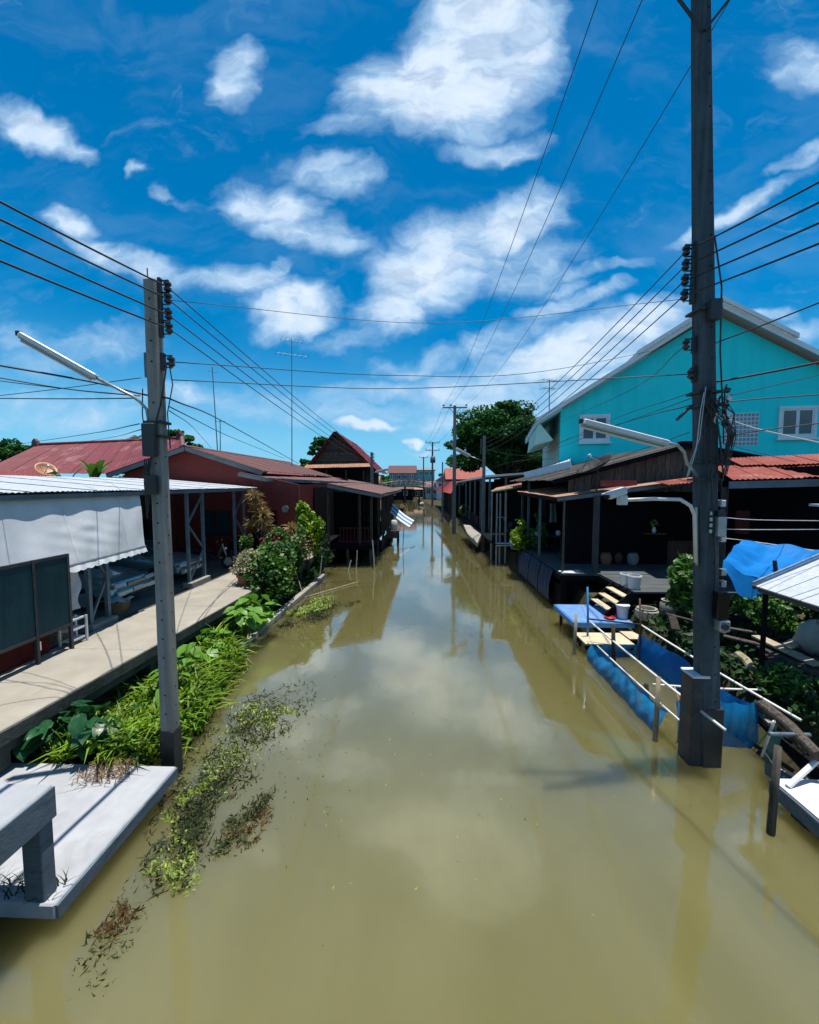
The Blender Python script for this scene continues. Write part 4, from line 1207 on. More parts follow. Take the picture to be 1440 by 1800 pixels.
leafy_plant('broadleaf_plant', 'shaded heart leaved plant against the walkway edge behind the left pole', (-5.2, 9.2, .3), (.35, .9), .8, 30, LEAF_BIG, (.6, 1.0), seed=8)
o = put_leaf(heart_leaf('leaf', .4, .3, 'leaf_yellow'), thing('fallen_leaf', 'single yellow leaf hanging off the low kerb', 'leaf', (-4.82, 9.55, .3)), (-4.82, 9.55, .3), -1.2, -.9)

# potted shrub on the walkway
pt = onz(429, 1027, 1.0)
pot = thing('flower_pot', 'terracotta pot on the walkway edge holding a pale shrub', 'pot', (pt.x, pt.y, 1.0))
MB().lathe((pt.x, pt.y, 1.0), [(.15, 0), (.17, .05), (.21, .26), (.24, .27), (.24, .34), (.20, .34), (.18, .28)], 20).build('body', 'terracotta', pot, smooth='auto')
MB().cyl((pt.x, pt.y, 1.26), (pt.x, pt.y, 1.30), .19, 16).build('soil', 'mud', pot)
shrub('potted_shrub', 'cream leaved shrub growing in the terracotta pot', (pt.x+.1, pt.y+.2, 1.72), (.6, .65, .5), 1300, .11, 'leaf_cream', seed=51, stemz=1.29, aspect=.5)
# hedge of garden bushes along the walkway edge
def at(px, py, Y): return tuple(ony(px, py, Y))
shrub('garden_bush', 'dark green bush spilling from the walkway down to the kerb', (-5.3, 14.2, 1.15), (.75, 1.6, 1.1), 3200, .17, 'leaf_dark', seed=52, stemz=.2, lumps=26, extra=[('leaf_mid', 2600, .16, 'lit_leaves'), ('leaf_lime', 500, .13, 'sunlit_leaves')])  # lighter leaf sets: sunlit leaves put into the colour
shrub('garden_bush', 'green bush with pink flower heads beside the pale potted shrub', (-5.7, 15.4, 2.0), (.7, 1.0, .7), 2600, .14, 'leaf_mid', seed=53, stemz=.9, extra=[('petal_pink', 260, .10, 'flowers')])
shrub('garden_bush', 'mixed cream and green bush with purple flowers above the kerb', (-5.1, 16.6, 1.75), (.7, 1.1, .9), 2800, .15, 'leaf_mid', seed=54, stemz=.2, extra=[('leaf_cream', 350, .12, 'pale_leaves'), ('petal_pink', 130, .09, 'flowers')])
shrub('garden_bush', 'tall lime yellow croton bush before the dark stilt house', at(541, 927, 17.6), (.65, .8, 1.15), 3000, .19, 'leaf_lime', seed=55, stemz=.3, aspect=.6)
shrub('garden_bush', 'low yellow green bush on the kerb beside the dark bush', (-5.1, 14.9, .42), (.35, .8, .35), 700, .14, 'leaf_lime', seed=56, stemz=.15)
shrub('garden_bush', 'leafy green climber at the walkway side of the tan tufted plant', at(433, 958, 16.6), (.35, .4, .75), 800, .15, 'leaf_mid', seed=57, stemz=.95)
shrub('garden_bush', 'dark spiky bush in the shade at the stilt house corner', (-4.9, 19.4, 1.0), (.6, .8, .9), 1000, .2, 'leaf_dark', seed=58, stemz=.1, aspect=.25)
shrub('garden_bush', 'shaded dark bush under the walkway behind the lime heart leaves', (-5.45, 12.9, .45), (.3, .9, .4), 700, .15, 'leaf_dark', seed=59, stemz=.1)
shrub('garden_bush', 'small bright green bush inside the dark stilt house porch', at(550, 905, 23.5), (.35, .3, .8), 300, .2, 'leaf_dark', seed=60, stemz=1.1)
# tan tufted plant
def tufted(label, heads, base, seed):
    rs = np.random.RandomState(seed)
    t = thing('tufted_plant', label, 'plant', base)
    st = MB()
    for (p, n, ln) in heads:
        st.tube([Vector(base), Vector(base).lerp(Vector(p), .5)+Vector((.05, 0, .1)), Vector(p)], .03, 6, .018)
        d = unit(rs.normal(size=(n, 3)) + np.array([0, 0, .35]))
        B = np.repeat(np.array([p]), n, 0) + rs.normal(size=(n, 3))*.04
        L_ = ln*rs.uniform(.7, 1.15, size=(n, 1)); sd = unit(np.cross(d, rs.normal(size=(n, 3))))*.017
        tip = B + d*L_; tip[:, 2] -= .22*L_[:, 0]
        mid = B + d*L_*.55
        V = np.stack([B-sd*.5, B+sd*.5, mid+sd, tip, mid-sd], 1).reshape(-1, 3); b = np.arange(n)*5
        F = np.stack([b, b+1, b+2, b, b+2, b+4, b+4, b+2, b+3], 1)
        raw_mesh('leaf_tuft', V, F, 3, 'leaf_tan', t)['kind'] = 'stuff'
    st.build('stem', 'bark', t)
Y = 17.2
tufted('tall plant with tan feathery leaf tufts in front of the red house door', [(at(446, 872, Y), 150, .48), (at(462, 905, Y), 200, .55), (at(441, 920, Y), 80, .4), (at(455, 890, Y+.2), 140, .5), (at(470, 925, Y), 110, .45)], (-6.8, Y, 1.0), 3)
tufted('low plant with tan feathery tufts beside the lime croton bush', [(at(512, 929, 16.8), 110, .4), (at(506, 955, 16.8), 120, .45)], (-5.3, 16.8, .9), 4)
# sticks at the bank
for (p, q, lab) in ((onz(538, 1050, 0), ony(508, 965, 16.4), 'pale bamboo cane leaning from the water into the garden bushes'),):
    tag(MB().tube([p-Vector((0, 0, .3)), q], .02, 6).build('bamboo_cane', 'bamboo', loc=p), lab, 'cane')
tag(MB().tube([onz(536, 1050, .03), onz(628, 1023, .05)], .022, 6).build('bamboo_cane', 'bamboo', loc=onz(536, 1050, 0)), 'bamboo cane floating flat on the water by the weed patch', 'cane')

# floating and submerged weed
def weed_patch(name, label, poly_px, n, size, matn, z, rs, z1=None, aspect=.35, clump=0):
    pts = []
    (cx, cy, rx, ry, ang) = poly_px
    ca, sa = math.cos(R(ang)), math.sin(R(ang))
    seeds = [(rs.normal(0, .5), rs.normal(0, .5)) for _ in range(clump)] if clump else None
    while len(pts) < n:
        if seeds:
            s_ = seeds[rs.randint(len(seeds))]; a, b = s_[0]+rs.normal(0, .12), s_[1]+rs.normal(0, .12)
        else: a, b = rs.normal(0, .45), rs.normal(0, .45)
        if a*a+b*b > 1.3: continue
        p = onz(cx + rx*a*ca - ry*b*sa, cy + rx*a*sa + ry*b*ca, 0)
        pts.append((p.x, p.y, rs.uniform(z, z1 if z1 is not None else z)))
    g = leaf_mesh(name, matn, np.array(pts), size, aspect=aspect, up=2.0, rs=rs)
    return tag(g, label, 'water weed', kind='stuff')
rw = np.random.RandomState(33)
for i, (poly, n) in enumerate([((395, 1335, 120, 62, -55), 2600), ((320, 1470, 110, 55, -65), 2200), ((470, 1260, 90, 48, -40), 1700), ((200, 1650, 120, 45, -58), 700), ((430, 1450, 80, 30, -50), 900)]):
    weed_patch('water_weed', 'dark submerged weed mass beside the low platform', poly, n, .15, 'weed_dark', -.045 if i != 3 else -.07, rw, .001 if i != 3 else -.012, clump=40, aspect=.16)
weed_patch('water_weed', 'bright lime weed floating near the left pole', (350, 1390, 40, 18, -30), 420, .07, 'weed_lime', -.01, rw, .015, clump=9)
weed_patch('water_weed', 'lime weed flecks floating on the upper weed mass', (460, 1255, 62, 22, 0), 420, .07, 'weed_lime', .004, rw, .02, clump=14)
weed_patch('water_weed', 'pale weed flecks scattered along the weed mass', (400, 1330, 100, 45, -45), 420, .06, 'weed_lime', .004, rw, .02, clump=30)
weed_patch('water_weed', 'olive weed flecks around the left pole reflection', (310, 1500, 55, 75, 0), 420, .07, 'weed_lime', -.01, rw, .02, clump=22)
weed_patch('water_weed', 'reddish weed spots under the water surface', (440, 1455, 60, 28, -40), 420, .10, 'weed_red', -.03, rw, .004, clump=16, aspect=.2)
weed_patch('water_weed', 'reddish weed tufts near the platform corner', (205, 1620, 70, 30, -60), 360, .10, 'weed_red', -.03, rw, .004, clump=14, aspect=.2)
weed_patch('water_weed', 'yellow green weed raft floating by the kerb end', (553, 1068, 46, 13, -12), 900, .13, 'weed_lime', .0, rw, .07, clump=16)
weed_patch('water_weed', 'dark weed raft under the yellow green weed', (560, 1075, 70, 22, -15), 1100, .14, 'weed_dark', -.03, rw, .02, clump=14)
weed_patch('floating_leaves', 'tiny scattered leaves and scum flecks on open water', (760, 1300, 420, 380, 0), 90, .05, 'weed_lime', .002, rw, .006)
weed_patch('floating_leaves', 'dark flecks drifting along the weed edge', (480, 1330, 160, 200, 0), 160, .045, 'weed_dark', .002, rw, .006)
weed_patch('water_weed', 'olive weed trailing from the grass edge', (405, 1200, 45, 18, -40), 420, .09, 'weed_lime', -.05, rw, .02, clump=14)

# ------------------------------------------------------------------ POWER POLES, LAMPS, WIRES
def pole_shaft(parent, b, t, w0, d0, w1, d1, m, holes=True, gap=.28, hx=0.0):
    b, t = Vector(b), Vector(t)
    MB().bar(b, t, w0, d0, up=(0, 1, 0), w1=w1, h1=d1).build('shaft', m, parent, bev=.018)
    if holes:
        hb = MB(); n = int((t.z-b.z)/gap)
        for i in range(3, n):
            if (i*7) % 5 == 3: continue
            f = i/n; p = b.lerp(t, f); d = d0+(d1-d0)*f; w = w0+(w1-w0)*f
            hb.cyl((p.x+hx, p.y-d/2-.003, p.z), (p.x+hx, p.y-d/2+.02, p.z), .014, 8)
            sx = 1 if p.x < 0 else -1
            hb.cyl((p.x+sx*(w/2+.003), p.y, p.z+.1), (p.x+sx*(w/2-.02), p.y, p.z+.1), .012, 8)
        hb.build('bolt_hole', 'hole', parent)['kind'] = 'stuff'
def spool(parent, p, name='insulator', r=.05):
    return MB().lathe((p[0], p[1], p[2]-.05), [(.02, -.015), (r, 0), (r*1.05, .03), (r*.6, .045), (r*.6, .06), (r*1.05, .075), (r, .105), (.02, .12)], 12).build(name, 'insul', parent, smooth='auto')
def rack(parent, x, y, zs, side, off=.13):
    xx = x+side*off
    z0, z1 = min(zs)-.12, max(zs)+.12
    r_ = MB().box2((x+side*.02-.02, y-.03, z0), (x+side*.02+.02, y+.03, z1)).build('rack_channel', 'steel_dark', parent)
    MB().cyl((xx, y, z0+.02), (xx, y, z1-.02), .010, 6).build('rack_rod', 'galv', r_)
    for z in zs:
        spool(r_, (xx, y, z))
        for dz in (-.075, .085): MB().bar((x+side*.03, y, z+dz), (xx+side*.02, y, z+dz), .03, .012).build('rack_clevis', 'steel_dark', r_)
    return [Vector((xx, y, z)) for z in zs]

# left pole
LB = onz(293, 1347, .2); LBX, LBY = LB.x, LB.y+.12
lpole = thing('power_pole', 'grey concrete power pole at the corner of the low platform', 'pole', (LBX, LBY, 0))
lt = ony(267, 492, LBY); lx0 = LBX+(lt.x-LBX)*.12
pole_shaft(lpole, (LBX, LBY, -1.0), (lt.x, LBY, lt.z), .21, .19, .175, .15, 'pole_conc')
MB().box2((lx0-.112, LBY-.102, -1), (lx0+.112, LBY+.102, .72)).build('wet_base', 'wet_concrete', lpole, bev=.01)
MB().cyl((lt.x-.06, LBY, lt.z-.02), (lt.x-.06, LBY, lt.z+.16), .008, 5).build('top_rod', 'steel_dark', lpole)
def lx(z): return LBX + (lt.x-LBX)*(z+1)/(lt.z+1)
zl = [4.4+(850-y)/720*LBY for y in (510, 530, 557, 580)]
LI = rack(lpole, lx(7)+.09, LBY, zl, 1)
z1_ = 4.4+(850-637)/720*LBY
LI2 = rack(lpole, lx(6)+.10, LBY, [z1_], 1)
MB().box2((lx(6)-.13, LBY-.05, z1_-.22), (lx(6)-.10, LBY+.05, z1_+.12)).build('bracket', 'steel', lpole)
for (z, dx) in ((5.05, 0), (5.25, 0)):
    MB().box2((lx(z)-.13, LBY-.115, z), (lx(z)+.13, LBY+.115, z+.035)).build('clamp_band', 'steel_dark', lpole)
jb = MB().box2((lx(5)-.115, LBY-.20, 4.78), (lx(5)+.06, LBY-.105, 5.24)).build('junction_box', 'steel_dark', lpole, bev=.01)
MB().box2((lx(4.6)-.10, LBY-.19, 4.25), (lx(4.6)+.05, LBY-.105, 4.52)).build('junction_box', 'steel_dark', lpole, bev=.01)
cb = MB()
cb.tube([(lx(6)+.2, LBY-.05, 6.1), (lx(5.8)+.17, LBY-.1, 5.75), (lx(5.5)+.13, LBY-.12, 5.5), (lx(5.2)+.04, LBY-.13, 5.2)], .012, 5)
cb.tube([(lx(6)+.2, LBY, 6.1), (lx(5.9)+.24, LBY, 5.8), (lx(5.6)+.16, LBY-.02, 5.4), (lx(5.4)+.17, LBY, 4.9)], .008, 5)
cb.tube([(lx(5.4)-.2, LBY, 5.75), (lx(5.4)-.22, LBY, 5.4), (lx(5.2)-.2, LBY, 5.1), (lx(5)-.1, LBY-.1, 5.0)], .008, 5)
cb.tube([(lx(5)-.02, LBY-.13, 4.78), (lx(4.6)-.10, LBY-.15, 4.6), (lx(4.6)-.04, LBY-.13, 4.5)], .012, 5)
for k in range(4): cb.tube([(lx(4.7)-.12+.03*k, LBY-.14, 4.75), (lx(4.6)-.13+.02*k, LBY-.15, 4.4), (lx(4.5)-.12+.02*k, LBY-.13, 3.9+.1*k)], .009, 5)
cb.build('service_cable', 'cable', lpole)

def tube_lamp(name, label, arm, a, b, r=.045, roll=0):
    """fluorescent street lamp: bent arm tube and a long trough with a tube under it"""
    t = thing(name, label, 'lamp', arm[0], 'fluorescent street lamps')
    a, b = Vector(a), Vector(b)
    MB().tube(arm, .022, 8).build('arm', 'galv', t, smooth=True)
    d = (b-a).normalized()
    MB().bar(a, b, r*2.4, r*1.3).build('housing', 'white_paint', t, bev=.012)
    u = Vector((0, 0, 1)); u = (u-d*u.dot(d)).normalized()
    MB().bar(a-u*r*.85+d*.02, b-u*r*.85-d*.02, r*2.0, r*.35).build('reflector', 'galv', t)
    MB().cyl(a-u*r*1.3+d*.04, b-u*r*1.3-d*.04, r*.38, 8).build('tube', 'white_plastic', t)
    MB().box(b+d*.02, (.05, .05, .06)).build('end_cap', 'steel_dark', t)
    return t
ar0 = Vector((lx(5.5)-.10, LBY-.02, 5.15)); a1 = ony(246, 706, LBY-.1); a2 = ony(232, 696, LBY-.15); a3 = ony(163, 661, LBY-.3)
tube_lamp('street_lamp', 'fluorescent tube street lamp reaching out from the left power pole', [ar0, Vector((ar0.x-.02, ar0.y-.03, ar0.z+.3)), a1, a2, a3], ony(170, 663, LBY-.3), ony(36, 588, LBY-.55), .05)

# right pole
RB = onz(1250, 1350, 0); RBY = RB.y+.13; RBX = ony(1250, 1350, RBY).x
rpole = thing('power_pole', 'tall dark concrete power pole standing in the water by the blue fish pen', 'pole', (RBX, RBY, 0))
rt = ony(1232, -34, RBY)
pole_shaft(rpole, (RBX, RBY, -1.1), (rt.x, RBY, rt.z), .30, .25, .19, .17, 'pole_old', gap=.42, hx=.05)
def rx(z): return RBX + (rt.x-RBX)*(z+1.1)/(rt.z+1.1)
def rz(py): return 4.4+(850-py)/720*RBY
MB().box2((rx(.2)-.152, RBY-.128, -1), (rx(.2)+.152, RBY+.128, .95)).build('wet_base', 'wet_concrete', rpole, bev=.02)
ca_ = MB().box2((rt.x-1.55, RBY-.17, rt.z-.12), (rt.x+1.3, RBY-.09, rt.z-.02)).build('crossarm', 'pole_old', rpole)
HV = []
for X in (ony(1067, 0, RBY).x, ony(1150, 0, RBY).x, ony(1316, 0, RBY).x):
    MB().lathe((X, RBY-.13, rt.z-.015), [(.02, 0), (.03, .06), (.07, .07), (.05, .12), (.07, .13), (.05, .19), (.02, .2)], 12).build('pin_insulator', 'insul', ca_, smooth='auto')
    HV.append(Vector((X, RBY-.13, rt.z+.18)))
MB().bar((rt.x-.55, RBY-.11, rt.z-.1), (rt.x-.02, RBY-.11, rt.z-.75), .03, .03).bar((rt.x+.55, RBY-.11, rt.z-.1), (rt.x+.02, RBY-.11, rt.z-.75), .03, .03).build('crossarm_brace', 'steel_dark', ca_)
zr = [rz(y) for y in (467, 490, 514, 538)]
RI = rack(rpole, rx(7.6)-.12, RBY, zr, -1)
RI2 = rack(rpole, rx(6.4)-.13, RBY, [rz(618)], -1)
RI3 = rack(rpole, rx(6)-.13, RBY, [rz(666)], -1, .06)
MB().box2((rx(7)-.03, RBY-.22, rz(585)), (rx(7)+.13, RBY-.12, rz(553))).build('mounting_plate', 'steel_dark', rpole, bev=.008)
for z in (rz(567), rz(700), rz(722), rz(815), rz(845)):
    MB().box2((rx(z)-.17, RBY-.155, z), (rx(z)+.17, RBY+.155, z+.03)).build('clamp_band', 'steel_dark', rpole)
MB().box2((rx(3.6)+.02, RBY-.24, rz(938)), (rx(3.6)+.14, RBY-.14, rz(905))).build('junction_box', 'galv', rpole, bev=.008)
MB().box2((rx(3.6)+.03, RBY-.21, rz(905)), (rx(3.6)+.13, RBY-.14, rz(895))).build('junction_box', 'steel_dark', rpole)
for k in range(4): MB().box2((rx(3.7)-.04, RBY-.165, rz(903+k*10)), (rx(3.7)-.01, RBY-.14, rz(897+k*10))).build('number_tag', 'white_plastic', rpole)
MB().box2((rx(2.4)-.02, RBY-.27, rz(1077)), (rx(2.4)+.155, RBY-.145, rz(1032))).build('breaker_box', 'lens_black', rpole, bev=.008)
mtr = MB().box2((rx(2.2)+.0, RBY-.30, rz(1098)), (rx(2.2)+.155, RBY-.15, rz(1079))).build('electric_meter', 'galv', rpole, bev=.015)
MB().cyl((rx(2.2)+.05, RBY-.31, rz(1088)), (rx(2.2)+.05, RBY-.34, rz(1088)), .05, 14).build('meter_dial', 'glass', mtr)
for py in (882, 915, 942, 1000, 1020, 1048, 1072, 1100):
    z = rz(py); m = MB().box2((rx(z)+.155, RBY-.13, z-.06), (rx(z)+.225, RBY-.04, z+.04)).build('meter_box', 'galv' if py > 990 else 'white_plastic', rpole, bev=.01)
MB().cyl((rx(3)+.18, RBY-.02, .9), (rx(5)+.17, RBY-.02, 4.6), .03, 8).build('conduit', 'cable', rpole)
MB().cyl((rx(3)-.17, RBY-.05, rz(990)), (rx(4)-.165, RBY-.05, rz(890)), .022, 8).build('conduit', 'galv', rpole)
cb = MB(); rr = random.Random(5)
for k in range(16):
    z0 = rz(rr.uniform(680, 730)); x0 = rx(z0)+rr.uniform(-.15, .3)
    z3 = z0-rr.uniform(.3, 1.3); x3 = rx(z3)+rr.uniform(-.1, .22)
    cb.tube([(x0, RBY-.17, z0), (x0+rr.uniform(-.15, .2), RBY-.2, z0-.2), (x3+rr.uniform(-.1, .1), RBY-.19, (z0+z3)/2), (x3, RBY-.165, z3)], rr.uniform(.006, .014), 5)
cb.tube([(rx(8)+.06, RBY-.16, 7.9), (rx(7)+.13, RBY-.17, 7.2), (rx(6)+.1, RBY-.17, 6.3), (rx(5)+.12, RBY-.18, 5.4)], .012, 5)
cb.tube([(rx(5)-.06, RBY-.17, 5.5), (rx(4)-.04, RBY-.17, 4.4), (rx(3)+.02, RBY-.16, 3.3), (rx(2.6)+.03, RBY-.155, 2.5)], .013, 5)
for k in range(5): cb.tube([(rx(5)+.19, RBY-.1+.02*k, 5.6), (rx(4.7)+.26+.02*k, RBY-.1, 5.1), (rx(4.5)+.2, RBY-.06, 4.7)], .01, 5)
cb.build('service_cable', 'cable', rpole)
cb = MB()
cb.tube([ony(1238, 690, RBY-.2), ony(1232, 720, RBY-.22), ony(1224, 790, RBY-.22), ony(1210, 836, RBY-.2)], .007, 5)
cb.tube([ony(1241, 680, RBY-.2), ony(1230, 770, RBY-.22), ony(1213, 815, RBY-.2), ony(1208, 838, RBY-.2)], .006, 5)
cb.tube([ony(1268, 735, RBY-.1), ony(1259, 728, RBY-.2), ony(1256, 740, RBY-.2), ony(1262, 760, RBY-.15)], .012, 5)
cb.build('service_cable', 'cable_white', rpole)
st_ = MB().bar(ony(1216, 713, RBY-.1), ony(1190, 738, RBY-.25), .03, .03).build('strut', 'steel_dark', rpole)
for k in range(5): MB().box((rx(5.5)+.2+.02*(k % 2), RBY-.16, 5.75-.12*k), (.07, .06, .06), (.2*k, .3, .5*k)).build('cable_clamp', 'white_plastic' if k % 2 else 'lens_black', rpole)

# concrete stub pile
sp = thing('concrete_pile', 'short square concrete pile with white cap beside the tall pole', 'pile', (4.1, 6.5, 0))
c0 = ony(1224, 1184, RBY+.02); sx_ = c0.x
MB().box2((sx_-.12, RBY-.10, -1), (sx_+.13, RBY+.2, c0.z-.02)).build('shaft', 'wet_concrete', sp, bev=.015)
MB().box2((sx_-.14, RBY-.13, c0.z-.018), (sx_+.125, RBY+.195, c0.z+.025)).build('cap', 'white_paint', sp, bev=.01)

tube_lamp('street_lamp', 'fluorescent tube street lamp on the bent arm of the tall right pole',
          [Vector((rx(4.7)-.15, RBY-.1, rz(838))), ony(1208, 815, RBY-.2), ony(1203, 795, RBY-.25), ony(1192, 783, RBY-.3), ony(1166, 776, RBY-.32)], ony(1172, 779, RBY-.33), ony(1024, 741, RBY-.55), .055)
cv = thing('security_camera', 'white security camera on a long curved white arm from the right pole', 'camera', (rx(3.5)-.17, RBY-.1, rz(925)))
MB().tube([Vector((rx(3.5)-.17, RBY-.06, rz(985))), ony(1221, 905, RBY-.12), ony(1214, 889, RBY-.18), ony(1196, 878, RBY-.22), ony(1150, 877, RBY-.28), ony(1098, 879, RBY-.33)], .026, 8).build('arm', 'white_paint', cv, smooth=True)
q0 = ony(1094, 879, RBY-.34)
MB().box(q0, (.12, .1, .14)).build('junction_box', 'white_paint', cv, bev=.01)
MB().bar(q0+Vector((0, 0, .06)), ony(1088, 868, RBY-.34), .05, .05).build('bracket', 'white_paint', cv)
hb = MB().bar(ony(1098, 862, RBY-.33), ony(1068, 872, RBY-.45), .12, .1).build('camera_body', 'white_plastic', cv, bev=.015)
MB().bar(ony(1100, 858, RBY-.33), ony(1064, 869, RBY-.47), .14, .012).build('sun_shield', 'white_paint', cv)
MB().cyl(ony(1068, 872, RBY-.45), ony(1065.5, 873, RBY-.47), .042, 12).build('lens', 'lens_black', hb)

# far poles
def far_pole(label, px, ytop, ybase, m='pole_far', w=.26, arms=(), rackz=(), name='power_pole', Y=None, extra=None):
    b = onz(px, ybase, 0) if Y is None else ony(px, ybase, Y)
    t = thing(name, label, 'pole', (b.x, b.y, 0), 'power poles along the canal')
    tz = ony(px, ytop, b.y).z
    MB().bar((b.x, b.y, -.5), (b.x, b.y, tz), w, w*.8, up=(0, 1, 0), w1=w*.7, h1=w*.6).build('shaft', m, t)
    tips = []
    for (dz, half, nins) in arms:
        ar = MB().box2((b.x-half, b.y-w*.7, tz-dz-.1), (b.x+half, b.y-w*.42, tz-dz)).build('crossarm', 'fascia', t)
        for k in range(nins):
            X = b.x - half*.92 + 2*half*.92*(k/(nins-1) if nins > 1 else 0)
            if nins == 3 and k == 1: X -= half*.35
            spool(ar, (X, b.y-w*.55, tz-dz+.14), r=.09); tips.append(Vector((X, b.y-w*.55, tz-dz+.2)))
        MB().bar((b.x-half*.5, b.y-w*.5, tz-dz-.05), (b.x, b.y-w*.5, tz-dz-.6), .04, .04).bar((b.x+half*.5, b.y-w*.5, tz-dz-.05), (b.x, b.y-w*.5, tz-dz-.6), .04, .04).build('crossarm_brace', 'fascia', t)
    return t, b, tz, tips
tpole, tb, ttz, ttips = far_pole('pale T topped power pole in front of the big dark tree', 798, 713, 938, arms=((.15, 1.05, 3),), w=.34)
p2, p2b, p2z, _ = far_pole('plain concrete pole with a lamp arm among the porch posts', 849, 766, 968, w=.24)
R2 = rack(p2, p2b.x-.08, p2b.y, [p2z-.3-.25*k for k in range(4)], -1)
p3, p3b, p3z, p3t = far_pole('double armed power pole with a grey transformer by the pink roof', 760, 777, 897, arms=((.1, 1.15, 3), (1.3, 1.15, 3)), w=.34)
trn = MB().lathe((p3b.x+.05, p3b.y-.55, ony(760, 814, p3b.y).z), [(.35, 0), (.42, .1), (.42, .9), (.3, 1.05)], 14).build('transformer', 'fascia', p3, smooth='auto')
p4, p4b, p4z, _ = far_pole('distant single armed power pole near the footbridge', 744.5, 803, 884, arms=((.1, 1.0, 2),), w=.36)
p5, p5b, p5z, _ = far_pole('short thin pole standing before the pink lean-to roof', 777.5, 812, 918, w=.2)
p6, p6b, p6z, _ = far_pole('short concrete pole beside the steep gable house', 654, 795, 868, w=.34, Y=41)
L6 = rack(p6, p6b.x+.1, p6b.y, [p6z-.2-.3*k for k in range(4)], 1)
tube_lamp('street_lamp', 'white tube lamp on the plain concrete pole among the porch posts', [Vector((p2b.x-.1, p2b.y, ony(845, 810, p2b.y).z)), ony(825, 801, p2b.y)], ony(826, 801, p2b.y), ony(802, 788, p2b.y-.2), .09)
tube_lamp('street_lamp', 'white tube lamp reaching from the short pole by the steep gable house', [Vector((p6b.x+.1, p6b.y, ony(658, 832, p6b.y).z)), ony(662, 829, p6b.y)], ony(661, 829, p6b.y), ony(682, 824, p6b.y-.3), .1)

# wires
ORD = ('topmost', 'second highest', 'third highest', 'lowest')
HVN = ('canal side', 'middle', 'house side')
G1 = 'low voltage wires along the left bank'
for k in range(4):
    a = LI[k]
    wire('power_line', [a, L6[k]], .009, ORD[k]+' power line of the four from the left pole towards the steep gable house', .35, group=G1)
    e = onx(0, (345, 376, 412, 449)[k], a.x-.1)
    dv = (e-a); e2 = a+dv*2.6
    wire('power_line', [e2, a], .012, ORD[k]+' power line of the four running back overhead from the left pole', .05, group='low voltage wires running back from the left pole')
for k in range(4):
    a = RI[k]
    wire('power_line', [a, R2[k]], .009, ORD[k]+' power line of the four from the tall right pole along the porches', .45, group='low voltage wires along the right bank')
    e = onx(1440, (312, 348, 384, 420)[k], a.x+.35)
    e2 = a+(e-a)*2.6
    wire('power_line', [e2, a], .012, ORD[k]+' power line of the four running back overhead from the tall right pole', .05, group='low voltage wires running back from the right pole')
for k in range(3):
    wire('power_line', [HV[k], ttips[k]], .008, HVN[k]+' high voltage wire descending from the tall pole top to the T topped pole', .9, group='high voltage wires', n=24)
    wire('power_line', [ttips[k], p3t[k]], .012, HVN[k]+' high voltage wire between the T topped and double armed poles', .5, group='far high voltage wires')
